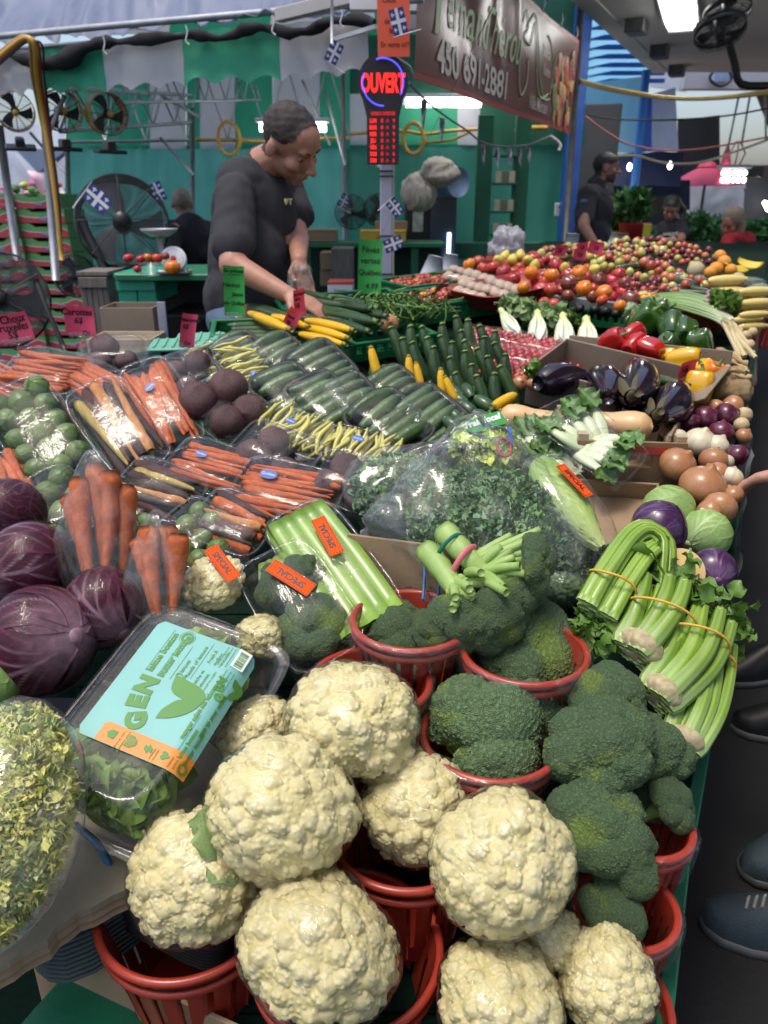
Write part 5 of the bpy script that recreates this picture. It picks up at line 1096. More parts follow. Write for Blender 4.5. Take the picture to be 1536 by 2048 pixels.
for pts in([(.50,.5),(.53,.58),(.55,.5),(.52,.44),(.57,.42),(.60,.55),(.62,.35),(.64,.2),(.68,.15),(.74,.2)],[(.54,.5),(.60,.60),(.63,.45),(.645,.3),(.70,.16),(.76,.17)],[(.49,.4),(.50,.25),(.53,.12),(.56,.2),(.56,.34)],[(.76,.2),(.78,.4),(.75,.52),(.72,.55)],[(.78,.25),(.80,.42),(.83,.5)]):
 P=path_obj([(x*bl,y*bh/.66,0)for x,y in pts],0,8);P[:,2]=bz(P[:,0],P[:,1])+.006;ob('vine_print',mk(*tube(P,.0085,5,squash=.3,up=(0,0,1)),BGRN),T)
g=RS(5);D2,F2=ico(2)
for i in range(46):
 x=bl*g.uniform(.80,.975);y=g.uniform(.05,.52)*(1 if x>.84*bl else.7);c=[(.55,.10,.05),(.65,.35,.12),(.55,.45,.2),(.2,.32,.08),(.65,.2,.1),(.35,.08,.12)][i%6]
 V=D2*NA([g.uniform(.03,.07),g.uniform(.04,.09),.003]);ob('produce_print',mk(V,F2,mat('print%d'%(i%6),c,tuple(v*.6 for v in c),20,.45)),T,MT((x,y,float(bz(x,y))+.006+i*.0001)))
for i in range(7):x=bl*(.02+.16*i);ob('hook',mk(*tube([[x,bh-.01,.0],[x+.01,bh+.04,.01],[x,bh+.09,0]],.005,5),STEEL),T)
cable('banner_cord',[B0+Vector((0,0,0)),onY(815,130,3.6),onY(770,105,3.5)],.006,STEEL,'cord from the lower left corner of the banner to the sign pole','cord');cable('sign_hanger',[onY(768,100,3.45),onY(765,60,3.46),onY(762,0,3.47)],.004,BLKP,'black cord hanging the illuminated sign','cord')
# bunting
BUN=[mat('bunting_blue',(.03,.05,.16),(.45,.46,.52),14,.6),mat('bunting_white',(.5,.5,.55),(.06,.08,.18),14,.6)]
pts=[(818,165),(850,200),(890,232),(935,262),(965,285),(1005,293),(1055,290),(1100,272)];P=[onY(x,y,3.9+.45*i)for i,(x,y)in enumerate(pts)];cable('bunting_string',P,.006,mat('bunting_cord',(.2,.21,.26)),'bunting string sagging from the sign to the banner end','bunting')
for i,(x,y,l,w)in enumerate([(848,200,60,14),(885,236,50,13),(965,288,48,10),(993,294,50,11),(1018,295,46,10),(1038,294,44,9),(1056,292,42,8)]):
 Yy=3.9+.45*np.interp(x,[p[0]for p in pts],range(8));a=onY(x-w/2,y,Yy);b=onY(x+w/2,y,Yy);c=onY(x+(4 if i>1 else-2),y+l,Yy)
 m=(a+b)/2;V=[];
 for t_ in LS(0,1,7):
  for s_ in LS(-1,1,5):p=m.lerp(c,t_)+(b-a)/2*s_*(1-t_*.85);V.append((p.x,p.y+.02*math.sin(t_*7+s_*2),p.z))
 ob('bunting_pennant',mk(V,gridf(7,5),BUN[0 if i<2 else 1]),None,None,['blue and white pennant hanging just right of the illuminated sign','second blue and white pennant, above the fridge'][i]if i<2 else '%s limp white pennant from the left, above the shelf post'%ORD[i-2],'pennant',None if i<2 else 'limp pennants over the shelf post')
cable('white_ribbon',[onY(1100,272,7),onY(1112,280,7),onY(1121,290,7),onY(1118,300,7)],.012,WHTP,'curled white ribbon at the right end of the bunting','ribbon');cable('white_ribbon',[onY(748,318,3.5),onY(752,328,3.5),onY(758,334,3.5)],.005,WHTP,'white cord tail under the illuminated sign','ribbon')
# ---- the stand itself ----
DBRD=mat('stand_board',(.006,.022,.014),(.005,.016,.011),6,.9,spec=.1,bump=.4,detail=6)
def table():
 T=thing('produce_stand',Matrix.Identity(4),'long green wooden produce stand carrying the vegetables','market stand')
 def drop(y):return float(np.interp(y,[.3,.9,1.15,1.6,14],[.21,.20,.14,.085,.07]))
 ys=np.arange(.28,8.6,.14)
 for i in range(len(ys)-1):
  y0,y1=ys[i]+.002,ys[i+1]-.002;
  if y0>6.9:continue
  xl=(-1.7 if y0>1.0 else-.9)if y1<2.5 else-.22+max(0,y0-3.3)*.45
  if y0<1.0:xl=-.53 if y0>.76 else-.20
  r_=lambda y:.475*y-.0 if y>1.7 else.5*y-.005
  z0,z1=hz(y0)-drop(y0),hz(y1)-drop(y1);V=[(xl,y0,z0),(r_(y0),y0,z0),(r_(y1),y1,z1),(xl,y1,z1)];V+=[(a,b,c-.025)for a,b,c in V]
  ob('plank',mk(V,NA([[0,1,2,3],[7,6,5,4],[0,4,5,1],[1,5,6,2],[2,6,7,3],[3,7,4,0]]),DBRD,smooth=False),T)
 def edge(pts,w=.022,h=.16,mt_=GRNW,name='edge_board'):
  for a,b in zip(pts[:-1],pts[1:]):
   d=b-a;M=frame((a+b)/2-Vector((0,0,h/2)),d,(0,0,1));ob(name,mk(*box((0,0,0),(d.length,w,h),.003),mt_,smooth=False),T,M)
 e=[onZ(1318,2090,.53),onZ(1372,1690,.60),onZ(1418,1440,.66),onZ(1452,1200,.73)]
 edge(e);
 sk=[p-Vector((0,0,.165))for p in e]+[Vector((.475*2.2+.0,2.2,.78)),Vector((.475*6.4,6.4,1.02))]
 edge(sk,.02,.62,DBRD,'skirt_board');edge([sk[-3]+Vector((.0,0,.16)),sk[-2]+Vector((.01,0,.12)),sk[-1]+Vector((.01,0,.10))],.02,.12,GRNW)
 for i,(a,b)in enumerate(((-.9,.9),(-.9,2.3),(.2,3.3))):ob('leg',mk(*box((a,b,.3),(.07,.07,.6),.004),DBRD,smooth=False),T)
table()
# plastic sheet hem along the aisle edge
pts=[onZ(1462,1150,.84),onZ(1470,1060,.88),onZ(1482,1000,.92),onZ(1488,960,.94),onZ(1492,905,.98),onZ(1482,860,1.0),onZ(1490,790,1.03),onZ(1498,700,1.08),onZ(1520,640,1.10),onZ(1526,560,1.15)]
P=path_obj(pts,0,8);nn=len(P);g=RS(1);q=G();rows=[]
for j,dz_ in enumerate((0.02,-.02,-.07,-.12)):rows.append(P+NA([.01,0,dz_])+.008*NS([noi(P*9+j,2,1),noi(P*9+j,2,2),noi(P*9+j,2,3)],1))
ob('plastic_skirt',mk(np.vstack(rows),gridf(4,nn),mat('cloudy_sheet',(.34,.35,.36),(.22,.23,.24),9,.25,trl=.3,coat=.4)),None,None,'cloudy plastic sheet folded over the aisle edge of the stand','plastic sheet')
# stack of nested trays, cardboard, green box at the lower left
e0,e1=onZ(20,1935,.665),onZ(515,1590,.69);ax=(e1-e0).normalized();sd_=Vector((-ax.y,ax.x,0)).normalized();C=e0.lerp(e1,.62)+sd_*.135-Vector((0,0,.075))
for j in range(15):
 k=j/14;T=ob('nested_tray',V_(('nt',j<6),lambda:mk(*trayshell(.34,.22,.03,.010,.95),BLKF if j<6 else GRYP)),None,frame(C+Vector((0,0,.052-.0085*j)),ax,(.0,-.1,1)),'%s black tray from the top of the nested stack under the clamshell'%ORD[j]if j<6 else '%s grey green tray in the lower part of the nested stack'%ORD[j-6],'tray','nested black trays' if j<6 else 'nested grey green trays')
T=thing('cardboard_slab',frame((e0+e1)/2+sd_*.0,ax,(0,0,1)),'torn edged cardboard slab under the lettuce clamshell and the endive bag','cardboard');
u=LS(-.5,.5,40);g=RS(3);V=[]
for z in(0,-.010):
 for row,yy in enumerate((0,.17)):
  for x in u:V.append((x*.56,yy+(.004*g.normal()if row==0 else 0),z))
V=NA(V);V[80:,:2]=V[:80,:2];F=[gridf(2,40),gridf(2,40)[:,::-1]+80,NA([[i,i+80,i+81,i+1]for i in range(39)]),NA([[39,119,159,79],[0,40,120,80]])]
ob('sheet',mk(V,F,mat('pale_cardboard',(.34,.29,.20),(.28,.235,.16),9,.8,bump=.2),smooth=False),T)
q=G()
for k in(1,2):V2=NA(V);V2[:,2]-=.012*k;V2[:80,1]+=.004*k;q.add(V2*[1,.97,1],F)
ob('lower_layers',q.mesh(CARD,False,col=False),T)
cable('packing_strap',[onZ(150,1650,.70),onZ(195,1688,.695),onZ(222,1738,.67),onZ(228,1780,.62)],.005,BLUB,'blue packing strap hanging over the cardboard edge','strap')
# card wall and green box
a0,a1=onZ(75,1850,.56),onZ(450,2080,.50);d=a1-a0;T=thing('cardboard_wall',frame((a0+a1)/2-Vector((0,0,.17)),d,(0,0,1)),'upright brown cardboard panel around the green box at the lower left','cardboard');ob('sheet',mk(*box((0,0,0),(d.length*1.15,.006,.36),.001),CARD,smooth=False),T)
b0,b1=onZ(135,1935,.49),onZ(330,2075,.44);d=b1-b0;nn=Vector((d.y,-d.x,0)).normalized();T=thing('green_wooden_box',frame((b0+b1)/2-Vector((0,0,.15))+nn*.05,d,(0,0,1)),'green painted box front with scratched upper edge at the lower left','box');ob('front',mk(*box((0,-.0,0),(d.length,.10,.30),.006),GRNW,smooth=False),T);ob('trim',mk(*box((0,0,.155),(d.length+.01,.115,.012),.004),GRNW,smooth=False),T)
sheet(onZ(-150,1850,.5),onZ(150,1850,.5),onZ(-150,2150,.1),onZ(220,2250,.1),4,4,DBRD,.004,(2,2),1,'stand_side_wall',None,'dark green stand side panel in the lower left corner','panel')

# FOREGROUND ===============
def basket_at(label,px,py,rx,z,H=.15,film_=False,**k):
 p=onZ(px,py,z);Rt=px2m(rx,p)
 return basket(label,p-Vector((0,0,H)),round(Rt,4),H,film_=film_,**k)
basket_at('deep red plastic basket at the bottom left holding one wrapped cauliflower on black foam trays',378,1803,168,.63,.17)
basket_at('red plastic basket at the bottom centre beneath the largest frontmost cauliflower',692,1893,181,.62,.17)
basket_at('red basket behind the centre, between the two front cauliflowers, mostly covered',815,1655,150,.71,.16)
basket_at('red basket at the bottom right corner beneath two cauliflowers beside the green board',1170,2000,158,.58,.15)
basket_at('red basket holding a single three lobed broccoli head, its rim fully visible',982,1470,132,.795,.13,True)
basket_at('red film lined basket under the wide broccoli head left of the celery bunches',1048,1300,118,.865,.12,True)
basket_at('red film lined basket under the banded broccoli bunch, next to the wrapped celery',822,1240,112,.885,.12,True)
basket_at('red film lined basket half hidden behind the topmost cauliflower',742,1362,112,.83,.12,True)
basket_at('red film lined basket at the right edge under the lower broccoli heads',1290,1650,84,.72,.12,True)
basket_at('red film lined basket by the green edge board beneath the last broccoli',1252,1815,92,.655,.12,True)
def cauli_at(label,px,py,rx,dz=0,seed=0,rot=(0,0,0),wrap=True,sy=1.0,sz=1.0,leaf=None):
 p=at(px,py,dz);r=px2m(rx,p)/1.0
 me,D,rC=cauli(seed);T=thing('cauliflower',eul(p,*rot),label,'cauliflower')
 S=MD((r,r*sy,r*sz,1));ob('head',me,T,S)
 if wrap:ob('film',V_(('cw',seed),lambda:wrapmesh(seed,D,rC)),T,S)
 if leaf:
  for a,e,l in leaf:
   V,F,U,Vv=leafgrid(1,.45,curl=-.5,seed=int(a*10));me2=mk(V,F,CLEAF)
   d=Vector((math.cos(a)*math.cos(e),math.sin(a)*math.cos(e),math.sin(e)));M=frame(d*r*.72+Vector((0,0,-.3*r)),Vector((d.x*.35,d.y*.35,1)),d)@MS(r*l,4);ob('leaf',me2,T,M)
 return T
cauli_at('wrapped cauliflower sitting in the left red basket on black foam trays',392,1748,138,.0,1,(.35,-.2,.4),sz=1.02)
cauli_at('whitest wrapped cauliflower with a green leaf at its lower left, atop two others',566,1612,158,.085,2,(.5,.3,.0),leaf=[(3.75,-.35,.6),(4.1,-.45,.6),(3.5,-.5,.55)],sy=.95,sz=1.0)
cauli_at('cauliflower uppermost in the pile, below the wrapped broccoli pack',705,1446,142,.06,3,(.3,.1,3.0),sz=1.05)
cauli_at('small pale cauliflower right beside the lettuce clamshell, behind the other cauliflowers',512,1462,84,-.02,1,(.2,.5,4.0))
cauli_at('wrapped cauliflower in the middle between the two largest ones, in front of the broccoli basket',832,1612,118,-.005,3,(.6,-.3,.4),sz=1.1)
cauli_at('big upright wrapped cauliflower right of centre with a green stalk at its left side',1004,1722,146,.07,2,(.75,.15,5.2),sy=1.05,sz=1.18,leaf=[(2.3,-.3,.5)])
cauli_at('largest yellowish wrapped cauliflower in the bottom centre basket',640,1893,168,.03,1,(.5,.1,2.6),sy=1.0,sz=1.05)
cauli_at('cauliflower at the bottom edge of the picture, right of the bottom centre basket',1000,2003,136,-.01,3,(.3,.3,1.2))
cauli_at('cauliflower mostly hidden below the big upright one',1100,1875,72,-.03,2,(.6,.3,2.0),sz=1.1)
cauli_at('cauliflower in the bottom right basket next to the green edge board',1212,1958,106,-.02,1,(.7,.4,4.9),sz=1.15)
def broc_at(label,px,py,rx,dz=0,seed=0,tilt=.5,az=-90,stem=.9,sc=(1,1,.9),rz=0,lobes=7,name='broccoli',cat='broccoli',parent=None):
 p=at(px,py,dz);r=px2m(rx,p);a=R(az)
 n=Vector((math.cos(a)*math.sin(tilt),math.sin(a)*math.sin(tilt),math.cos(tilt)))
 M=frame(p-n*r*.3,Vector((math.cos(rz),math.sin(rz),.1)),n)
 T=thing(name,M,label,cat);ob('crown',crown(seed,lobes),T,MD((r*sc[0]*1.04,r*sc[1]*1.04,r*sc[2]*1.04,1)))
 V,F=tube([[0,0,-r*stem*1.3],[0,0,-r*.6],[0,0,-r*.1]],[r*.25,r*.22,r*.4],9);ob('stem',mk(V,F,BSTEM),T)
 return T
broc_at('three lobed dark broccoli head in the red basket in the middle',988,1450,158,.015,5,.45,rz=.6,lobes=4,sc=(1,.92,.95))
broc_at('wide flat broccoli head in the basket left of the celery bunches',1052,1275,132,.0,6,.35,rz=1.4,sc=(1,.8,.8))
broc_at('dark broccoli head in the basket behind the banded broccoli bunch, next to the wrapped celery',800,1250,78,.0,7,.4,rz=2.4,sc=(1,.8,.8))
broc_at('small part of a broccoli head lifting above the topmost cauliflower',778,1332,66,.0,5,.4,rz=3.9)
broc_at('broccoli head with yellowish left edge, topmost of the right hand pile',1212,1400,92,.05,6,.5,-110,rz=4.4,sc=(1,.9,1))
broc_at('largest blue green broccoli head in the middle of the right hand pile',1205,1490,122,.07,7,.6,-110,rz=.3,sc=(1,.88,.9))
broc_at('broccoli head leaning to the right above the dark gap of the pile',1318,1500,92,.02,5,.6,-50,rz=1.9,sc=(.9,.9,1))
broc_at('wide lower broccoli head beside the big upright cauliflower',1198,1650,112,.04,6,.6,-100,rz=5.6,sc=(1,.9,.9))
broc_at('smaller broccoli head sticking out past the green edge board',1352,1602,62,.0,7,.8,-20,rz=2.2)
broc_at('broccoli head in the lower half of the right hand pile, facing the aisle',1262,1715,84,.02,5,.6,-60,rz=3.1)
broc_at('lowest broccoli head at the foot of the right hand pile',1228,1815,84,-.01,7,.5,-90,rz=4.8,sc=(1,.8,.8))
broc_at('small broccoli head tucked in the shade under the right leaning head',1290,1575,70,-.03,6,.7,-60,rz=1.0)
# banded bunch: stems towards the upper left, crowns to the lower right
def bunch():
 C=at(960,1150,.085);n=Vector((0,-.55,1)).normalized()
 T=thing('broccoli_bunch',MT(C),'banded bunch of broccoli with pale green stems showing and crowns to the lower right','broccoli')
 def q(px,py,l=0):return onplane(px,py,C,n)+n*l-C
 for i,(pts,r0)in enumerate([([(852,1100,0),(885,1150,.01),(912,1195,.015)],.020),([(888,1072,.012),(925,1120,.02),(975,1160,.01)],.021),([(905,1085,-.01),(940,1120,0),(990,1130,0)],.014)]):
  P=path_obj([q(*a)for a in pts],0,5);V,F=tube(P,LS(r0,r0*.78,len(P))*(1+.05*np.sin(np.arange(len(P))*2)),12,ribs=5,ribd=.06);ob('stalk',mk(V,F,BSTEM),T)
 g=RS(4);G_=G()
 for(ax,ay),(bx_,by_),m in[((905,1180),(925,1225),8),((965,1150),(1045,1138),9),((950,1160),(988,1215),8),((940,1140),(1040,1112),5),((960,1165),(1030,1182),6)]:
  for i in range(m):
   a=q(ax+g.normal()*9,ay+g.normal()*9,.014);b=q(bx_+g.normal()*20,by_+g.normal()*16,.052+g.uniform(-.025,.008));P=path_obj([a,(a+b)/2+n*.004,b],0,4);G_.add(*tube(P,LS(.0095,.0065,len(P)),7))
 ob('small_stalks',G_.mesh(BSTEM,col=False),T,kind=None)
 for px,py,rr,ax,sd,l in[(1078,1146,76,(.98,-.1,.15),6,.022),(918,1256,74,(-.2,-.95,.12),7,.002),(985,1250,76,(.15,-.95,.12),6,.002),(1044,1205,70,(.7,-.7,.1),7,.002),(858,1250,50,(-.5,-.6,.3),6,-.015)]:
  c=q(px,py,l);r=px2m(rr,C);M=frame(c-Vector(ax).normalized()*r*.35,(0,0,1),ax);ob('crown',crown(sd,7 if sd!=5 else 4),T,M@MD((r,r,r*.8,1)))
 for(a,b,mtt,rr,wd)in[((868,1128),(925,1090),TEALB,.004,.034),((895,1170),(950,1110),PINKB,.0055,.030)]:
  A=q(*a,.006);B=q(*b,.02);P=[A-n*.02,A,(A*.7+B*.3)+n*.026,(A*.3+B*.7)+n*.026,B,B-n*.02];V,F=tube(path_obj(P,0,5),rr,6,squash=.35);ob('rubber_band',mk(V,F,mtt),T)
bunch()
# celery bunches
def celery(label,path,wid,nst=10,seed=0,lift=0,leaves=None,fan=1.0,band=.55,base=True):
 g=RS(seed);C=at(path[0][0],path[0][1],.03+lift);n=Vector((.15,-.5,1)).normalized()
 T=thing('celery_bunch',MT(C),label,'celery')
 pts=[onplane(a[0],a[1],C,n)+n*(a[2]if len(a)>2 else 0)-C for a in path];P=path_obj(pts,0,6);m=len(P)
 Tn=np.gradient(P,axis=0);Tn/=np.linalg.norm(Tn,axis=1)[:,None];nn=NA(n);S=np.cross(Tn,nn);S/=np.linalg.norm(S,axis=1)[:,None];Nn=np.cross(S,Tn)
 w=px2m(wid,C)/2;t=LS(0,1,m);prof=(.70+.32*np.sin(np.clip(t*2.2,0,1.57)))*w if base else np.full(m,w*.95)
 for i in range(nst):
  a=g.uniform(-.3,.3)+i*2.4;rad=math.sqrt((i+.5)/nst)
  ox=math.cos(a)*rad;oz=math.sin(a)*rad*.72
  tw=g.uniform(-.15,.15)
  Q=P+S*((prof*ox*(1+fan*.25*t)+tw*w*t)[:,None])+Nn*((prof*oz+g.uniform(-.1,.1)*w*t)[:,None])
  e=m-g.randint(0,3)if i%3 else m
  r=w*g.uniform(.26,.34)*(1.15-.45*t);r[0]*=.7 if base else 1
  V,F=tube(Q[:e],r[:e],14,ribs=7,ribd=.10,squash=.62,up=tuple(Nn[0]))
  tt=np.repeat(t[:e],14);tt=np.concatenate([tt,[0,t[e-1]]]);f=np.clip(1-tt*(3.2 if base else 99),0,1)[:,None];end=np.clip((tt-t[e-1]+.001)*1e3,0,1)[:,None]
  rib=np.tile(1+.28*np.cos(7*np.arange(14)*2*np.pi/14),e);rib=np.concatenate([rib,[1,1]])[:,None]
  c=(NA([1,1,1])*(1-f)+NA([1.85,1.55,4.2])*f)*rib*g.uniform(.85,1.15)
  ob('stalk',mk(V,F,CELY,c),T)
 if base:
  M=frame(Vector(P[0])+Vector(Tn[0])*w*.12,S[0],-Vector(Tn[0]));V,F=rev(NA([0,.30,.48,.66,.78,.70])*w*1.08,NA([.12,.12,.10,.02,-.22,-.5])*w,24,lambda th,t_:1+.05*np.cos(9*th));ob('root_base',mk(V,F,mat('celery_base',(.55,.50,.30),(.34,.25,.13),90,.7,bump=.7)),T,M)
 k=int(m*band);th=LS(0,2*np.pi,29);rr=w*1.20
 ringp=[P[k]+S[k]*math.cos(a)*rr*1.02+Nn[k]*math.sin(a)*rr*.88+Tn[k]*.004*math.sin(a*2)for a in th];V,F=tube(ringp,.0022,6,caps=False);ob('rubber_band',mk(V,F,RBAND),T)
 if leaves:
  q=G()
  for i in range(leaves):
   c0=P[-1]+S[-1]*g.normal()*w*.8+Nn[-1]*g.normal()*w*.5+Tn[-1]*abs(g.normal())*w*.7
   d=Vector(tuple(Tn[-1]*1.0+S[-1]*g.normal()*.8+Nn[-1]*g.normal()*.6));V,F,U,Vv=leafgrid(g.uniform(.018,.036),g.uniform(.010,.018),5,6,g.uniform(-.3,.5),.35,9,seed=i,base=.2);q.add(V,F,M=frame(Vector(tuple(c0)),d,Vector(tuple(g.normal(size=3)))+Vector((0,-.4,.8))))
   if i%3==0:e=Vector(tuple(c0));s0=Vector(tuple(P[-1]+S[-1]*g.normal()*w*.4));q.add(*tube([s0,(s0+e)/2,e],[.003,.002,.0012],5))
  ob('leaves',q.mesh(CELL,col=False),T,kind='stuff')
 return T
celery('celery bunch bent over at the top, cut stalk ends hanging down by the kale',[(1192,1225),(1222,1172,.02),(1262,1118,.035),(1290,1112,.03),(1298,1180,.0)],84,11,1,.03,None,base=False,band=.22)
celery('celery bunch showing its brown white root end, left of the other two root ends',[(1268,1312),(1305,1265,.012),(1322,1228,.02),(1332,1192,.02)],118,12,2,.015,40,band=.5)
celery('celery bunch lying in the middle of the right hand group with leafy tips',[(1308,1400),(1365,1335,.012),(1383,1288,.02),(1394,1245,.02)],112,12,3,.0,60,band=.6)
celery('lowest celery bunch lying along the green edge board',[(1362,1495),(1392,1420,.01),(1405,1345,.012),(1412,1285,.01)],96,10,4,-.03,45,band=.72)
def leafclump(label,px,py,r,cnt,mt_,name='celery_leaves',cat='celery',dz=.02,ln=.04,seed=0,mtc=None):
 g=RS(seed);C=at(px,py,dz);rr=px2m(r,C);q=G()
 for i in range(cnt):
  d=g.normal(size=3);d/=np.linalg.norm(d);d[2]=abs(d[2])*.8;c=d*rr*g.uniform(.3,1)**.6
  V,F,U,Vv=leafgrid(g.uniform(.5,1)*ln,g.uniform(.3,.5)*ln,5,6,g.uniform(-.3,.5),.4,9,seed=i,base=.2);q.add(V,F,NA([1,1,1])*g.uniform(.6,1.3),frame(Vector(tuple(c)),Vector(tuple(g.normal(size=3))),Vector(tuple(d+g.normal(size=3)*.5))))
 return ob(name,q.mesh(mt_),None,MT(C),label,cat)
leafclump('tuft of dark celery leaves hanging below the bent celery bunch',1195,1268,52,70,CELL,seed=3,ln=.035)
# ---- lettuce clamshell with printed label ----
TEALL=flat('pale_turquoise_label',(.20,.50,.46),.45);LORG=flat('orange_label_band',(.78,.26,.04),.45);LGRN=flat('printed_green',(.085,.27,.045),.5);LWHT=flat('white_label_patch',(.8,.85,.84),.5)
def clamshell():
 C=at(312,1412,.06);n=Vector((.05,-.40,1)).normalized();E=onplane(446,1222,C,n);L_=(E-C).length*2;S_=onplane(420,1490,C,n)
 Wd=.262;H=.066;C=C-n*.038
 T=thing('lettuce_clamshell',frame(C,E-C,n),'clear plastic clamshell of butter lettuce with turquoise and orange printed label','lettuce pack')
 print('clam',L_,Wd)
 th=LS(0,2*np.pi,120,endpoint=False);c=np.cos(th);s=np.sin(th)
 def rings(rg,rib=0):
  V=[]
  for fx,fy,z,e in rg:
   m=(np.abs(c)**e+np.abs(s)**e)**(-1/e)*(1+rib*np.cos(60*th)*(1 if.2<abs(z)/H<.85 else 0));V.append(NS([c*m*L_/2*fx,s*m*Wd/2*fy,np.full(120,z)],1))
  return np.vstack(V),gridf(len(rg),120,False,True)
 lid=[(1.0,1.0,0,9),(1.0,1.0,.003,9),(.955,.935,.004,9),(.95,.925,.002,8),(.93,.90,.004,7),(.89,.83,H*.35,6),(.86,.75,H*.7,5.5),(.83,.67,H*.92,5),(.79,.57,H,5),(.77,.55,H*.985,5),(.5,.4,H*.985,5),(.02,.02,H*.985,5)]
 ob('lid',mk(*rings(lid,.0),PET),T)
 tray=[(1.0,1.0,-.002,9),(.955,.935,-.003,9),(.93,.90,-.004,7),(.86,.82,-.030,6),(.84,.80,-.034,6),(.4,.4,-.034,5),(.02,.02,-.034,5)]
 ob('tray',mk(*rings(tray,.0),PET),T)
 q=G()
 for i in range(9):q.add(*box((-L_*.43,(i-4)*Wd*.085,H*.42),(.004,.003,H*.62),.001));q.add(*box((L_*.43,(i-4)*Wd*.085,H*.42),(.004,.003,H*.62),.001))
 ob('rib',q.mesh(PET,col=False),T)
 # lettuce
 g=RS(2);q=G()
 for i in range(110):
  hx=-.22*L_ if i%2 else.22*L_;d=g.normal(size=3);d/=np.linalg.norm(d);d[2]=abs(d[2])*.8-.1
  cc=Vector((hx+d[0]*L_*.16,d[1]*Wd*.22,.004+max(-.01,d[2])*H*.62));V,F,U,Vv=leafgrid(.085*g.uniform(.7,1.1),.048*g.uniform(.7,1.1),9,10,g.uniform(.3,.9),.22,6,seed=i,base=.35,cup=.5)
  col=leafcol(U,Vv,NA([1,1,1])*g.uniform(.55,1.15),(2.3,1.7,3.2),5,.08);V[:,0]-=.04
  q.add(V*[1,1,.75],F,col,frame(cc,Vector((d[0]*.4+g.normal()*.5,d[1]*.5+g.normal()*.6,g.normal()*.35)),Vector(tuple(d+NA([0,0,.5])+g.normal(size=3)*.25))))
 V=np.concatenate(q.V);lim=H*.9;V[:,2]=np.where(V[:,2]>lim*.7,lim*.7+(V[:,2]-lim*.7)*.25,V[:,2]);V[:,2]=np.maximum(V[:,2],-.028)
 V[:,0]=np.clip(V[:,0],-L_*.415,L_*.415);V[:,1]=np.clip(V[:,1],-Wd*(.43-.10*np.clip(V[:,2]/H,0,1)),Wd*(.43-.10*np.clip(V[:,2]/H,0,1)));q.V=[V]
 ob('lettuce',q.mesh(BUTT),T)
 # label follows the lid across: plateau half width a, then shoulder
 prof=[(Wd/2*.57,H+.0006),(Wd/2*.67+.0008,H*.92+.0008),(Wd/2*.75+.001,H*.7),(Wd/2*.83+.001,H*.35),(Wd/2*.86+.001,H*.2)]
 py_=[Wd/2*.47]+[-a for a,_ in prof];pz=[H+.0006]+[b for _,b in prof]
 arc=np.concatenate([[0],np.cumsum(np.hypot(np.diff(py_),np.diff(pz)))])
 def lm(x,s_,up=.0008):
  y=np.interp(s_,arc,py_);z=np.interp(s_,arc,pz);i=min(np.searchsorted(arc,s_+1e-6,'right'),len(arc)-1);tn=Vector((0,py_[i-1]-py_[i],pz[i-1]-pz[i])).normalized();nn=Vector((1,0,0)).cross(tn)
  return Matrix((Vector((1,0,0)),tn,nn)).transposed().to_4x4(),Vector((x,y,z))+nn*up
 def LM(x,s_,up=.0008):M,p=lm(x,s_,up);M.translation=p;return M
 x0,x1=-L_*.235,L_*.31;smax=arc[-1]*.82
 ss=LS(0,smax,26);xs=LS(x0,x1,14);V=[]
 for x in xs:
  for s_ in ss:
   xx=x
   cr=.010
   if x==xs[0]or x==xs[-1]:
    dd=min(s_,smax-s_);xx=x+(1 if x<0 else-1)*(cr-math.sqrt(max(0,cr*cr-max(0,cr-dd)**2)))
   V.append(tuple(lm(xx,s_,.0005)[1]))
 lab=ob('label',mk(V,gridf(14,26),TEALL),T)
 xb=x0+.030;V=[]
 for x in LS(x0+.0005,xb,5):
  for s_ in LS(smax*.17,smax,22):V.append(tuple(lm(x if s_>smax*.2 or x<xb-.004 else x-.004,s_,.0009)[1]))
 ob('orange_band',mk(V,gridf(5,22),LORG),lab)
 tx=lambda s_,sz,x,a,**k:text(s_,sz,LGRN,lab,LM(x,a,.0014),ext=.0001,**k)
 X=lambda f:x0+(x1-x0)*f
 # GEN arched + V leaf mark
 def logo(cx,cs,k):
  for ch,dx,ds,rt in(('G',-.046,.010,26),('E',-.022,-.004,12),('N',.004,-.008,2)):
   text(ch,.034*k,LGRN,lab,LM(cx+dx*k,cs+ds*k,.0014)@MR(R(rt),4,'Z'),ext=.0001,bold=.0024*k,xs=1.0)
  pts=[(-.034,.004),(-.026,-.014),(-.012,-.030),(.004,-.038),(.018,-.038),(.027,-.026),(.030,-.008),(.032,.012),(.026,.014),(.012,.010),(.006,.002),(.003,-.012),(-.002,-.006),(-.012,.000),(-.022,.004)]
  P=NA(pts)*k;Q=path_obj([(a,b,0)for a,b in np.vstack([P,P[:1]])],0,4);poly2d([(a,b)for a,b,_ in Q],LGRN,lab,LM(cx,cs+.034*k,.0015),'leaf_mark',.0001)
 logo(X(.46),arc[1]*.40,1.05);logo(X(.70),smax*.84,.46)
 tx('laitue boston',.0135,X(.76),arc[1]*.26,bold=.0005);tx('butter lettuce',.0135,X(.76),arc[1]*.40,bold=.0005)
 tx('2',.022,X(.635),arc[1]*.60);tx('laitues',.0088,X(.715),arc[1]*.57);tx('heads of lettuce',.0088,X(.78),arc[1]*.65)
 tx('Fraîche et',.0075,X(.66),arc[1]*.77);tx('veloutée.',.0075,X(.66),arc[1]*.84);tx('Fresh &',.0075,X(.86),arc[1]*.77);tx('mellow.',.0075,X(.86),arc[1]*.84)
 tx('PRODUIT DU QUÉBEC',.0036,X(.67),arc[1]*.90);tx('FARM OF QUÉBEC',.0036,X(.87),arc[1]*.90)
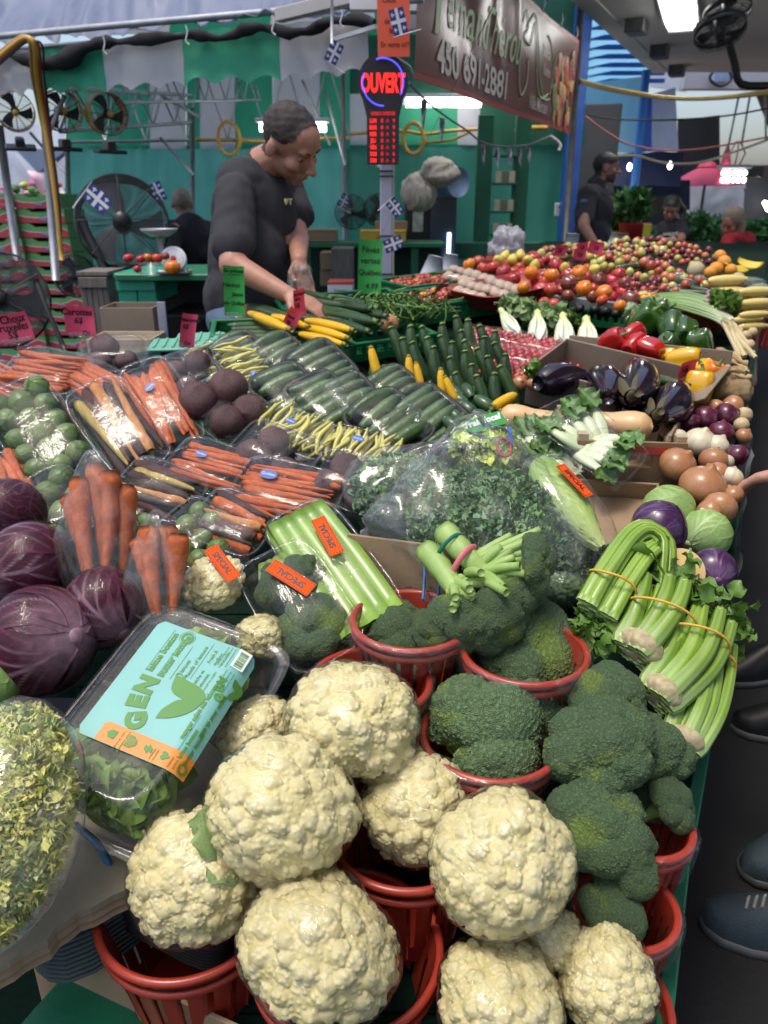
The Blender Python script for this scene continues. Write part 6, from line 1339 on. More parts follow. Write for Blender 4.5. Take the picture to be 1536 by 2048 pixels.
 tx('manger selon ses valeurs',.0088,X(.44),arc[1]*.98,bold=.0004);tx('true to your values',.0088,X(.46),arc[1]*1.12,bold=.0004)
 tx('laitue boston',.0085,X(.21),smax*.86,bold=.0003);tx('butter lettuce',.0085,X(.21),smax*.92,bold=.0002)
 for(a,b,s_)in((.58,.96,arc[1]*.22),(.58,.88,arc[1]*.37),(.58,.88,arc[1]*.51),(.64,.96,arc[1]*.70),(.14,.42,smax*.82),(.14,.42,smax*.89)):
  M=LM((X(a)+X(b))/2,s_,.0014);ob('printed_line',mk(*box((0,0,0),(X(b)-X(a),.0005,.0002)),LGRN,smooth=False),lab,M)
 def ringm(r1,r2):th=LS(0,6.283,33)[:-1];return mk(np.vstack([NS([np.cos(th)*r,np.sin(th)*r,0*th],1)for r in(r1,r2)]),gridf(2,32,False,True),LGRN,smooth=False)
 for r1,r2 in((.0118,.0112),(.0095,.0065),(.006,.0055)):
  ob('seal',ringm(r1,r2),lab,LM(X(.93),arc[1]*.40,.0014));ob('seal',ringm(r1*.8,r2*.8),lab,LM(X(.055),smax*.93,.0016))
 for f_,kind in((.28,'house'),(.45,'shield'),(.61,'loop'),(.76,'heart')):
  M=LM(X(.055),smax*f_,.0016)@MT((.004,0,0))
  if kind=='heart':t_=LS(0,6.283,30)[:-1];pts=[(.0060*math.sin(a)**3,.00048*(13*math.cos(a)-5*math.cos(2*a)-2*math.cos(3*a)-math.cos(4*a)))for a in t_]
  elif kind=='house':pts=[(-.006,-.006),(.006,-.006),(.006,.003),(0,.0075),(-.006,.003)]
  elif kind=='shield':pts=[(-.0085,.006),(.0085,.006),(.0085,-.002),(.004,-.008),(0,-.0095),(-.004,-.008),(-.0085,-.002)]
  else:pts=[(-.007,-.001),(-.002,.006),(.005,.006),(.002,.002),(.007,.001),(.002,-.006),(-.005,-.006),(-.002,-.002)]
  poly2d(pts,LGRN,lab,M,'icon',.0001)
  if kind=='shield':
   for j,s_ in enumerate(('100%','NON','OGM')):text(s_,.0038,LORG,lab,M@MT((0,.0035-.004*j,.0003)),ext=.0001)
 for f_,s_ in((.36,'culture en serre'),(.40,'greenhouse grown'),(.66,'emballage'),(.69,'recyclable'),(.82,'fraîcheur'),(.86,'garantie')):text(s_,.0042,LGRN,lab,LM(X(.055),smax*f_,.0016),ext=.0001)
 # bar code patch on the far shoulder
 ob('barcode_patch',mk(*box((0,0,0),(.032,.020,.0004)),LWHT,smooth=False),lab,LM(X(.92),smax*.86,.0014));q=G();g=RS(5);x=-.013
 while x<.013:w_=g.choice([.0005,.0009,.0014]);q.add(*box((x,0,.0006),(w_,.013,.0003)));x+=w_+g.choice([.0006,.001])
 ob('barcode',q.mesh(LGRN,False,col=False),lab,LM(X(.92),smax*.86,.0014))
 for j in range(6):text('rinse before serving / bien rincer',.0032,LGRN,lab,LM(X(.72 if j<3 else.90),smax*(.80+.035*(j%3)if j<3 else.70+.035*(j%3)),.0014),ext=.0001,xs=.8)
clamshell()
# ---- radicchio, lettuces on the left ----
def radic(label,px,py,r,seed,rot,dz=0,sq=.95):
 p=at(px,py,dz);rr=px2m(r,p);T=thing('radicchio',eul(p,*rot),label,'radicchio');ob('head',head('radicchio%d'%seed,1,6,RADI,(1,1,1),(7.5,50,18),(2,4,3),nb=5,vw=.065,gu=40,gv=44,seed=seed,lift=.03,branch=1.0,cover=1.1),T,MS(rr,4))
 D,F=ico(4);ob('film',V_('rwrap',lambda:mk(D*(1.055+.014*np.abs(noi(D,2.5,3)))[:,None],F,FILMU)),T,MD((rr,rr,rr*.97,1)))
radic('wrapped radicchio cut by the left edge, farthest of the four',18,1028,70,1,(1.2,.3,.5),.05)
radic('wrapped radicchio with pale veins spreading down to the left, second farthest',62,1128,84,2,(1.5,.5,2.0),.055)
radic('wrapped radicchio nearest the carrot bags, rightmost of the four',208,1215,82,3,(.9,.9,3.4),.02)
radic('nearest and largest wrapped radicchio, beside the lettuce clamshell',82,1280,108,1,(1.9,-.3,4.2),.03,.85)
p=at(-18,1365,.03);T=thing('green_cabbage',eul(p,.9,.2,.5),'pale green lettuce head cut by the left edge below the radicchio','lettuce');ob('head',head('gcab1',1,6,GCAB,(1,1,1),(1.5,1.4,1.9),(1.2,1.1,1.2),nb=6,vw=.05,seed=5),T,MS(px2m(58,p),4))
# frisee
def frisee():
 C=at(5,1640,.11);q=G();g=RS(9);ex,ey,ez=px2m(150,C),px2m(175,C),px2m(232,C)
 A=frame(Vector((0,0,0)),(1,.12,-.12),(-.1,-.62,.78))
 def P_(d,k):return NA([d[0]*ex*k,d[1]*ez*k,d[2]*ey*.7*k])
 D,F=ico(3);q.add(D*NA([ex,ez,ey*.7])*.78,F,(.95,.9,.6))
 for i in range(1700):
  d=g.normal(size=3);d/=np.linalg.norm(d);d[2]=abs(d[2])if g.rand()<.8 else d[2];c=P_(d,g.uniform(.74,.98));tn=np.cross(d,g.normal(size=3));tn/=np.linalg.norm(tn);sd=np.cross(d,tn);n_=7;t=LS(0,1,n_)[:,None]
  ln=g.uniform(.010,.030);cv=g.uniform(-.5,.5);w=g.uniform(.0012,.0030)*(1-.6*t)
  Q=c+tn*ln*(t-.5)+sd*(cv*ln*np.sin(t*3.1+g.uniform(0,6))+.0025*np.sin(t*12+i))+d*(.006*np.sin(t*5+g.uniform(0,6)))
  V=NS([Q-sd*w+d*.001,Q+sd*w],1).reshape(-1,3);br=g.uniform(.7,1.15);col=NA([1,1,1])*br if g.rand()<.74 else(NA([1.25,1.15,2.6])*br if g.rand()<.35 else NA([.5,.75,.7])*br)
  if i%40==0:V=V;
  q.add(V,gridf(n_,2),col)
 for i in range(2300):
  d=g.normal(size=3);d/=np.linalg.norm(d);d[2]=abs(d[2]);c=P_(d,g.uniform(.80,.99));r=g.uniform(.007,.015);u=LS(-1,1,6);U,W_=np.meshgrid(u,u,indexing='ij');k_=1-.35*np.abs(np.sin(U*7+W_*5+i))
  V=NS([U*r*k_,W_*r*.55*k_,.6*r*np.sin(U*7+g.uniform(0,6))*np.cos(W_*5+g.uniform(0,6))],-1).reshape(-1,3);q.add(V,gridf(6,6),NA([1,1,g.uniform(.7,1.6)])*g.uniform(.7,1.15)*(NA([.6,.8,.7])if g.rand()<.18 else 1),frame(Vector(tuple(c)),Vector(tuple(g.normal(size=3))),Vector(tuple(d+g.normal(size=3)*.6))))
 for i in range(0):
  d=g.normal(size=3);d/=np.linalg.norm(d);d[2]=abs(d[2]);c=P_(d,.94);tn=np.cross(d,g.normal(size=3));tn/=np.linalg.norm(tn);V,F,U,Vv=leafgrid(.05,.006,5,8,.1,.3,9,i,.5);q.add(V,F,NA([1.25,1.25,4.0]),frame(Vector(tuple(c)),Vector(tuple(tn)),Vector(tuple(d))))
 T=thing('frisee_bag',MT(C)@A,'bagged pale yellow curly endive cut by the left edge at the lower left','salad bag')
 ob('frisee',q.mesh(FRIS),T,kind='stuff');D,F=ico(5);ob('bag',mk(D*NA([ex,ez,ey*.7])*(1.06+.02*np.abs(noi(D,4,2)))[:,None],F,film('frisee_bag_film',wr=.5,wsc=18,haze=.03,st=(1,2,1),fm=1.2)),T)
frisee()
# ---- carrot bags ----
def bagmesh(key,sx,sy,sz,top=.0,wr=.05,mt_=BAG,sub=5,seed=0,neck=None):
 D,F=ico(sub);r=1+wr*(1-2*np.abs(noi(D*[1,1,.35],6,seed)))*.6;V=D*r[:,None]
 e=.75;V=np.sign(V)*np.abs(V)**e
 z=V[:,2];k=1-top*np.clip((z+.2)/1.2,0,1);V[:,0]*=k;V[:,1]*=k
 if neck is not None:V=V+noi(D,3,seed)[:,None]*D*.05
 return V*NA([sx,sy,sz]),F
def carrotbag(label,base,top,wpx,n,seed,dz=.06):
 B=at(*base,dz-.03);g=RS(seed);nn=Vector((0,-1,.45)).normalized();Tp=onplane(*top,B,nn);ax=Tp-B;L_=ax.length;T=thing('carrot_bag',frame((B+Tp)/2,nn,ax),label,'bag of carrots')
 w=px2m(wpx,B)/2
 for i in range(n):
  y=(i+.5-n/2)*w*1.7/n;xx=(.012 if i%2 else-.012)+g.normal()*.002;tp=1-.75*abs(y/w)**1.3;ln=L_*(.62+.42*tp)*g.uniform(.92,1.02)
  M=MT((xx,y*.92,-L_*.5+ln*.5))@MR(-y/w*.22,4,'X')@MR(R(90),4,'Y')@MR(g.uniform(0,6),4,'X')@MD((ln,w*1.9/n/.085*.82,w*1.9/n/.085*.82,1));ob('carrot',carrotm(g.randint(5),'o'),T,M)
 V,F=bagmesh('cb',.045,w*1.25,L_*.60,.62,.06,seed=seed);ob('bag',mk(V,F,BAGH),T)
carrotbag('clear bag of large upright carrots with a tall pointed tip',(205,1180),(188,925),140,5,1)
carrotbag('shorter clear bag of upright carrots beside the small wrapped cauliflower',(330,1228),(312,1040),118,4,2)
# ---- front packs ----
def fill_cauli(T,L_,W_,H,seed):
 me,D,rC=cauli(2)
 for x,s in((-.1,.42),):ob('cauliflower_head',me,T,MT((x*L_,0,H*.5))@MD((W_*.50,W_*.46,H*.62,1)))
pack('small wrapped cauliflower with a slanted orange SPECIAL sticker','wrapped cauliflower',440,1150,505,1105,.115,.07,fill_cauli,dz=.03,kind='none',sticker=[(.1,-.1,-96,.95)],film_=FILMS,e=4)
cauli_at('small wrapped cauliflower under the one with the SPECIAL sticker',525,1275,58,-.01,3,(.4,.2,2))
def fill_broc(T,L_,W_,H,seed):
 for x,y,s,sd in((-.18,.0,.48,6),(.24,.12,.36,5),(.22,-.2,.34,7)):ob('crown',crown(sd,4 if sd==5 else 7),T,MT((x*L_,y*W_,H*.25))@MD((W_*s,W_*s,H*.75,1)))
 for i in range(4):V,F=tube([[.2*L_,(i-1.5)*W_*.15,H*.4],[.36*L_,(i-1.5)*W_*.14,H*.4],[.46*L_,(i-1.5)*W_*.08,H*.35]],[.010,.009,.011],7);ob('stalk',mk(V,F,BSTEM),T)
pack('film wrapped broccoli tray with a slanted orange SPECIAL sticker','wrapped broccoli',600,1205,538,1105,.135,.07,fill_broc,dz=.03,kind='clear',sticker=[(.28,-.05,24,1.0)],film_=FILMS,e=4,n=(.0,-.7,1))
def fill_celery(T,L_,W_,H,seed):
 g=RS(seed)
 for l in range(2):
  for i in range(5):
   y=(i-2)*W_*.17+(.0 if l else.006);P=[[-L_*.46,y,H*(.3+.3*l)],[0,y*1.02,H*(.34+.3*l)],[L_*.46,y*.95,H*(.3+.3*l)]]
   V,F=tube(path_obj(P,0,5),[W_*.105]*11,14,ribs=7,ribd=.05,squash=.55,up=(0,0,1));c=np.ones((len(V),3))*g.uniform(.9,1.15)*NA([1.05,1.08,1.2]);ob('stalk',mk(V,F,CELY,c),T)
pack('film wrapped celery stalks cut to length with an orange SPECIAL sticker','wrapped celery',665,1130,585,1018,.135,.055,fill_celery,dz=.03,kind='clear',sticker=[(.28,-.22,-6,1.0)],film_=FILM,n=(.0,-.6,1))
# ---- kale bags ----
def kalebag(label,px,py,rx,ry,dz,seed,cnt,rot=0,mt_=KALE,peak=None,th=.06,name='kale_bag',cat='bag of kale',curl=1.0,cl=(1,1,1),bagm=None):
 C=at(px,py,dz);n=Vector((.1,-.75,1)).normalized();A=frame(C,(math.cos(rot),math.sin(rot)*.5,0),n);sx,sy=px2m(rx,C),px2m(ry,C)*1.15;g=RS(seed);q=G()
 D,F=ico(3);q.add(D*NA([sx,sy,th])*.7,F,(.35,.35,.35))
 for i in range(cnt):
  d=g.normal(size=3);d/=np.linalg.norm(d);d[2]=abs(d[2]);k=g.uniform(.72,.98);c=d*NA([sx,sy,th])*k;r=g.uniform(.006,.014)*curl
  u=LS(-1,1,6);U,Vv=np.meshgrid(u,u,indexing='ij');V=NS([U*r,Vv*r,.7*r*np.sin(U*6+g.uniform(0,6))*np.cos(Vv*6+g.uniform(0,6))],-1).reshape(-1,3)
  q.add(V,gridf(6,6),NA(cl)*g.uniform(.5,1.5)*NA([1,1,g.uniform(.8,1.3)]),frame(Vector(tuple(c)),Vector(tuple(g.normal(size=3))),Vector(tuple(d+g.normal(size=3)*.7))))
 T=thing(name,A,label,cat);ob('leaves',q.mesh(mt_),T,kind='stuff')
 D,F=ico(5);V=np.sign(D)*np.abs(D)**.8*NA([sx,sy,th])*(1.12+.05*(1-2*np.abs(noi(D,3.2,seed))))[:,None]
 if peak:
  for(ax,ay,hh,w_)in peak:dd=np.hypot(D[:,0]-ax,D[:,1]-ay);k=np.exp(-(dd/w_)**1.2)*(D[:,2]>-.3);V+=k[:,None]*NA([ax*sx*.5,ay*sy*.5,hh])*(1+.25*noi(D,9,seed))[:,None]
 ob('bag',mk(V,F,bagm or BAGH),T);return T
kalebag('large clear bag of curly kale with a tall peaked corner',985,1050,175,110,.045,1,3600,peak=[(-.15,.75,.09,.35),(-.9,-.1,.02,.3)])
kalebag('bag of curly kale lying behind and left of the large peaked bag',815,985,115,70,.03,2,1600,peak=[(.4,.5,.05,.3)])
kalebag('bag of curly kale under the romaine heart, right of the large peaked bag',1110,1075,75,105,.0,3,1500)
def romaine():
 C=at(1130,1020,.06);n=Vector((.15,-.6,1)).normalized();E=onplane(1195,1110,C,n);L_=(E-C).length*2;T=thing('romaine_heart',frame(C,E-C,n),'bagged romaine heart with an orange sticker, lying on the kale','romaine lettuce');g=RS(3)
 for i in range(9):
  V,F,U,Vv=leafgrid(1,.25,13,26,.0,.05,16,i,.25,.9);
  Vv2=1-Vv;c=leafcol(U,Vv2,NA([.8,.9,.7])*g.uniform(.8,1.1),(1.35,1.25,1.9),9,.12);c=c*(1-Vv[:,None]**3)+NA([1.7,1.4,2.6])*(Vv[:,None]**3)
  w=.9*np.sin(np.clip(.25+.75*(1-V[:,0])**.8,0,1)*2.6);V[:,1]*=1;V=V*NA([L_,L_*.8,-L_*.35]);V[:,0]-=L_/2;V[:,2]+=.028*math.cos((i-4)*.3)+.016*np.sin(Vv*np.pi);V[:,2]+=.0018*np.sin(Vv*60+U*9)
  a=(i-4)*.17;ca,sa=math.cos(a),math.sin(a);Y=V[:,1]*ca-V[:,2]*sa*1.0;Z=V[:,1]*sa+V[:,2]*ca;V[:,1]=Y*(1-.35*Vv);V[:,2]=Z+i*.001;ob('leaf',mk(V,F,ROMA,c),T)
 V,F=bagmesh('rb',L_*.56,.055,.042,0,.05,seed=4);ob('bag',mk(V+NA([0,0,.012]),F,BAG),T);special(T,MT((-.02,.012,.058))@MR(R(8),4,'Z')@MR(R(-15),4,'X'),.95)
romaine()
for j in range(7):
 p_=onZ(385,1830,.575);ob('foam_tray',V_('ft',lambda:mk(*trayshell(.17,.12,.02,.006,.9),BLKF)),None,frame(p_+Vector((.0,.0,-.006*j+.03)),(1,-.45,0),(.06,-.1,1)),ORD[j]+' black foam tray from the top under the cauliflower in the left basket','tray','foam trays in the left basket')

# PRODUCE, MIDDLE AND FAR ===============
def loose(name,label,cat,me,px,py,rpx,dz=0,rot=(0,0,0),group=None,sc=(1,1,1),stem=None):
 p=at(px,py,dz);r=px2m(rpx,p);M=eul(p,*rot)@MD((r*sc[0],r*sc[1],r*sc[2],1))
 if stem is None:o=ob(name,me,None,None,label,cat,group);o.matrix_world=M;return o
 T=thing(name,M,label,cat,group);ob('flesh',me,T);ob(stem[0],stem[1],T,stem[2]if len(stem)>2 else None);return T
def dart(poly,n,dmin,seed=0,tries=4000):
 g=RS(seed);P=NA(poly,float);lo,hi=P.min(0),P.max(0);out=[]
 def inside(q):
  c=False;j=len(P)-1
  for i in range(len(P)):
   if(P[i,1]>q[1])!=(P[j,1]>q[1])and q[0]<(P[j,0]-P[i,0])*(q[1]-P[i,1])/(P[j,1]-P[i,1])+P[i,0]:c=not c
   j=i
  return c
 for _ in range(tries):
  q=lo+(hi-lo)*g.rand(2)
  if inside(q)and all((q[0]-o[0])**2+((q[1]-o[1])*1.25)**2>dmin**2 for o in out):out.append(q)
  if len(out)>=n:break
 return sorted(out,key=lambda q:q[1])
N1=(-.25,-.95,1)
# wrapped packs, left part
pack('clear pack of brussels sprouts at the left edge beneath the brussels sprouts price card','pack of sprouts',82,868,150,975,.155,.055,fill_balls('sprout',15,.92,.28),n=(.05,-.8,1),dz=.05)
pack('clear pack of mixed dark and yellow carrots leaning in front of the orange carrots','pack of carrots',234,848,298,932,.135,.045,fill_carrots('pydlpd',6,2,.0135),n=(.05,-.8,1),dz=.065,)
pack('clear pack of fat orange carrots leaning, with one blue round sticker near its top','pack of carrots',322,805,366,893,.125,.045,fill_carrots('o',6,2,.0135),n=(.05,-.75,1),dz=.06,blue=[(-.25,-.15,-60)])
pack('film wrapped pack of three large beetroots, nearest the leaning orange carrots','pack of beetroot',452,815,515,862,.155,.05,fill_balls('beet',4,.9,.34),dz=.045,kind='clear')
pack('clear pack of yellow beans stacked crosswise with a blue sticker','pack of beans',502,752,552,832,.115,.045,fill_beans(13,3),dz=.05,blue=[(.15,.0,-20)])
pack('flat pack of yellow beans lying left of the sloping cucumber packs','pack of beans',600,862,672,892,.115,.04,fill_beans(12,3),dz=.02,blue=[(-.25,0,0)])
pack('pack of pale yellow beans reaching to the kale bags','pack of beans',722,896,795,916,.115,.04,fill_beans(12,3),dz=.02,blue=[(-.1,.1,0)])
pack('pack of beans at the back beside the mint green lids, pale yellow','pack of beans',425,728,462,768,.11,.035,fill_beans(10,2),dz=.02)
pack('film wrapped beetroots in the row below the leaning carrots','pack of beetroot',548,900,620,930,.15,.078,fill_balls('beet',3,.9,.30),dz=.03)
pack('film wrapped beetroots next to the kale bags','pack of beetroot',700,958,775,980,.14,.078,fill_balls('beet',3,.9,.30),dz=.03)
pack('flat pack of thin orange carrots below the fat carrots','pack of carrots',425,932,502,960,.13,.035,fill_carrots('o',8,2,.0085,5),dz=.02,blue=[(-.3,.1,0)])
pack('flat pack of thin orange carrots with an oval blue sticker, above the wrapped celery','pack of carrots',575,978,676,1002,.14,.035,fill_carrots('o',9,2,.0085,5),dz=.03,blue=[(-.4,.15,0,1.3)])
pack('flat pack of brown and yellow carrots under the leaning mixed carrots','pack of carrots',318,975,392,1002,.13,.035,fill_carrots('ydlp',6,2,.012,3),dz=.015)
pack('flat pack of mixed carrots directly above the wrapped cauliflower','pack of carrots',468,1040,535,1066,.13,.035,fill_carrots('dplo',6,2,.011,-5),dz=.01)
pack('pack of brussels sprouts behind the shorter carrot bag','pack of sprouts',395,1062,450,1100,.13,.055,fill_balls('sprout',8,.9,.28),dz=.0)
pack('pack of brussels sprouts low at the left between the radicchio and the tall carrot bag','pack of sprouts',112,1005,165,1060,.14,.055,fill_balls('sprout',8,.9,.28),dz=-.01)
pack('pack of brussels sprouts just right of the tall carrot bag','pack of sprouts',262,1020,300,1045,.13,.04,fill_balls('sprout',8,.9,.28),dz=-.02)
pack('glossy pack of orange carrots at the back left reflecting pinkish light','pack of carrots',92,738,165,752,.16,.045,fill_carrots('o',8,2,.010),dz=.04)
pack('film wrapped dark beetroots at the back left beside the carrot price card','pack of beetroot',228,705,292,700,.15,.078,fill_balls('beet',3,.9,.30),dz=.03)
pack('film wrapped beetroots behind the fat carrots','pack of beetroot',380,745,405,790,.13,.078,fill_balls('beet',3,.9,.30),dz=.015)
pack('pack of orange carrots behind the leaning mixed carrots, mostly hidden','pack of carrots',200,768,260,800,.13,.04,fill_carrots('o',7,2,.010),dz=.01)
pack('pack of orange carrots at the left edge behind the sprouts','pack of carrots',12,765,60,790,.13,.04,fill_carrots('o',7,2,.010),dz=.01)
pack('pack of carrots left of the red cabbage row, cut by the left edge','pack of carrots',0,960,20,1010,.13,.04,fill_carrots('o',7,2,.012),dz=.0)
k=0
for(x,y,ex,ey,lab,w,bl)in[(640,728,40,42,'farthest film wrapped pack of small cucumbers, above the others',.15,0),(578,785,42,55,'film wrapped cucumbers touching the yellow bean pack',.14,0),(648,800,45,52,'second row pack of cucumbers between two other cucumber packs',.135,0),(705,798,42,50,'pack of cucumbers with a red mark, upper middle of the group',.13,1),(778,838,52,48,'nearest black tray of cucumbers with a bright reflection',.15,0),(855,826,50,42,'rightmost pack of cucumbers, next to the small dark loose ones',.15,1),(480,705,35,35,'film wrapped cucumbers behind the yellow beans',.14,0),(560,708,38,36,'film wrapped cucumbers at the back under the pink price card',.14,0),(790,775,40,34,'pack of cucumbers behind the nearest black tray',.13,0)]:
 pack(lab,'pack of cucumbers',x,y,x+ex,y+ey,w,.045,fill_cuc(5),dz=.05-.0*k,kind='black',n=(.0,-.7,1));k+=1
# loose small dark cucumbers
def pick(key,n_):return random.randint(0,n_-1)
DC=[V_(('dc',i),lambda:cuc(300+i,3.4,1.0,ZUCC,10,9,.12,False,light=(1.0,1.15,1.1)))for i in range(3)]
SCU=[]
for i,q_ in enumerate(dart([(862,775),(935,765),(1010,830),(1000,870),(900,850),(865,815),(740,750),(735,735),(800,735)],34,17,3)):
 SCU.append((loose('small_cucumber','small dark green cucumber heaped loose between the cucumber packs and the yellow squash','cucumber',DC[i%3],q_[0],q_[1],15,.02+.02*(i%2),(rnd(-.2,.2),rnd(.2,.6),-1.0+rnd(-.3,.3)),'loose small dark cucumbers'),q_[0],q_[1]))
relabel(SCU,[(902,782,'the slanting yellow zucchini'),(985,822,'the lying yellow zucchini'),(750,728,'the leftmost upright yellow zucchini'),(838,752,'the middle upright yellow zucchini'),(855,826,'the rightmost cucumber pack')],'small dark cucumber')
# crate of zucchini
def z_long(label,x0,y0,x1,y1,wpx,dz,mt_,seed,group=None,name='zucchini',cat='zucchini',stemend=0,light=(1,1,1),ends=None):
 a=at(x0,y0,dz);b=at(x1,y1,dz-.0);L_=(b-a).length;r=px2m(wpx,a)/2;me=V_(('zl',seed%4,mt_.name,round(r/L_,1)),lambda:cuc(seed%4+40,1,round(r/L_,1)*1.0 if False else.085,mt_,14,14,.03,True,ends=ends,light=light))
 o=ob(name,me,None,None,label,cat,group);M=frame((a+b)/2,(a-b)if not stemend else(b-a),(0,0,1))@MD((L_,r/.085,r/.085,1));o.matrix_world=M;return o
lug('green plastic crate holding the green and yellow zucchini',at(690,655,-.06),(1,.35,0),(0,-.12,1),.46,.34,.09)
for i,(x0,y0,x1,y1,w)in enumerate([(498,602,592,655,24),(560,592,690,618,22),(558,578,660,604,22),(645,590,752,628,28),(632,610,750,655,26),(640,632,735,672,24),(600,600,690,640,22),(700,640,762,650,24),(665,600,740,625,24),(560,620,640,650,22),(690,610,770,640,22)]):
 z_long('dark green zucchini lying in the crate, %s in order from the left'%ORD[i],x0,y0,x1,y1,w,.045+.012*(i%3),ZUCC,i,'green zucchini in the crate',ends=(2.5,2.2,1.5))
for i,(x0,y0,x1,y1,w,lab)in enumerate([(498,615,578,672,20,'yellow zucchini at the left end of the crate behind the green price card'),(545,625,615,662,18,'yellow zucchini partly behind the pink price card'),(612,635,704,668,21,'uppermost of three yellow zucchini lying together in front'),(606,648,695,684,20,'middle one of three yellow zucchini lying together'),(600,662,688,696,19,'lowest of three yellow zucchini lying together')]):
 z_long(lab,x0,y0,x1,y1,w,.075,YZUC,i,None,ends=(.3,.5,2))
# standing zucchini
SZ=[V_(('sz',i),lambda:cuc(500+i,1,.11,ZUCC,14,12,.05,True,ends=(3.5,2.8,1.5)))for i in range(3)];SY=[V_(('sy',i),lambda:cuc(520+i,1,.11,YZUC,14,12,.08,True,ends=(.35,.5,2)))for i in range(2)]
def standz(px,py,ln,lean,me,label,group=None,dz=.03,w=1.35):
 p=at(px,py,dz);L_=px2m(ln,p);d=Vector((lean,-.15+.35,1));o=ob('zucchini',me,None,None,label,'zucchini',group);o.matrix_world=frame(p,-d,(0,-1,.3))@MD((L_,L_*w,L_*w,1));return o
SZU=[]
for i,q_ in enumerate(dart([(790,690),(870,680),(900,670),(1000,700),(1025,750),(1010,800),(930,790),(900,740),(800,730)],30,25,5)):
 SZU.append((standz(q_[0],q_[1],88,-.35+rnd(-.15,.2),SZ[i%3],'dark green zucchini standing on end with a pale cut stem','zucchini standing on end',.03),q_[0],q_[1]))
relabel(SZU,[(750,728,'the leftmost upright yellow one'),(820,742,'the left of two yellow ones'),(884,768,'the yellow one with a green neck'),(1040,766,'the small pinkish onion'),(950,690,'the wrapped tomatoes'),(790,640,'the heap of green beans')],'green zucchini on end')
for x,y,ln,lean,lab in[(750,728,70,-.25,'yellow zucchini standing at the left of the upright green ones'),(820,742,62,-.1,'yellow zucchini standing alone beside its twin, left one'),(838,752,56,-.25,'yellow zucchini standing, right one of the touching pair'),(884,768,62,-.1,'upright yellow zucchini with green neck in front of the upright group'),(902,782,64,-.45,'slanting yellow zucchini leaning on its upright neighbour')]:
 standz(x,y,ln,lean,SY[x%2],lab,None,.065)
z_long('yellow zucchini lying next to the butternut squash',1030,782,985,822,24,.06,YZUC,2,None,ends=(.3,.5,2))
# cucumber tray behind the beans and mint lids
lug('dark green plastic tray of long cucumbers behind the yellow beans',at(535,680,-.03),(1,.15,0),(0,-.1,1),.36,.2,.05,slot=False)
for i in range(6):z_long('long green cucumber in the dark green tray, %s from the back'%ORD[i],455+i*8,652+i*7,560+i*9,650+i*9,15,.03,CUCU,i,'cucumbers in the dark green tray','cucumber','cucumber',light=(1.3,1.25,1.15))
lug('empty dark green plastic crate between the cucumber packs and the upright zucchini',at(770,700,-.05),(1,.5,0),(0,-.1,1),.30,.16,.06)
for i,(x,y)in enumerate(((350,690),(400,678),(430,682))):
 T=thing('mint_lid',frame(at(x,y,.01),(1,.1,0),(0,-.1,1)),['flat mint green plastic lid left of the row behind the beans','flat mint green plastic lid in the middle of the row','flat mint green plastic lid at the right of the row'][i],'lid');MNT=mat('mint_plastic',(.15,.42,.30),(.13,.38,.27),6,.45)
 ob('plate',mk(*box((0,0,0),(.15,.12,.012),.004),MNT,smooth=False),T)
 for j in range(5):ob('rib',mk(*box(((j-2)*.028,0,.008),(.008,.10,.005),.001),MNT,smooth=False),T)
# green beans pile, onions
g=RS(8);q=G();C=at(790,625,.03)
for i in range(230):
 c=C+Vector((g.normal()*.075,g.normal()*.06,abs(g.normal())*.02));d=g.normal(size=3);d[2]*=.5;d[2]+=.3*(i%4==0);d/=np.linalg.norm(d);l=g.uniform(.06,.12);b=g.normal(size=3)*.012;t=LS(-.5,.5,6)[:,None]
 q.add(*tube(NA(c)+d*t*l+b*(1-4*t*t),.0030,5),NA([1,1,1])*g.uniform(.6,1.6))
T=thing('green_bean_heap',Matrix.Identity(4),'heap of thin green beans next to the zucchini crate','green beans');ob('beans',q.mesh(mat('green_bean_skin',(.10,.20,.04),(.07,.15,.03),20,.45,attr=True)),T,kind='stuff')
OY=[onion(i,ONIY)for i in range(3)];OW_=[onion(i+5,ONIW)for i in range(2)];OR_=[onion(i+8,ONIR)for i in range(2)]
loose('onion','yellow onion lying beside the zucchini crate and the heap of green beans','onion',OY[0],778,648,20,.04,(1.2,.3,0));loose('onion','smaller yellow onion behind its neighbour at the crate corner','onion',OY[1],762,640,16,.03,(.8,.9,1))
loose('onion','small pinkish onion lying left of the aubergines','onion',OY[2],1040,766,15,.03,(1,.3,0));loose('onion','small pinkish onion right against the aubergine box','onion',OY[1],1066,768,14,.03,(.5,.3,2));leafclump('small sprig of bright green lettuce above the small pinkish onions',1068,742,16,18,CELL,name='lettuce_sprig',cat='lettuce',dz=.06,ln=.035,seed=5)
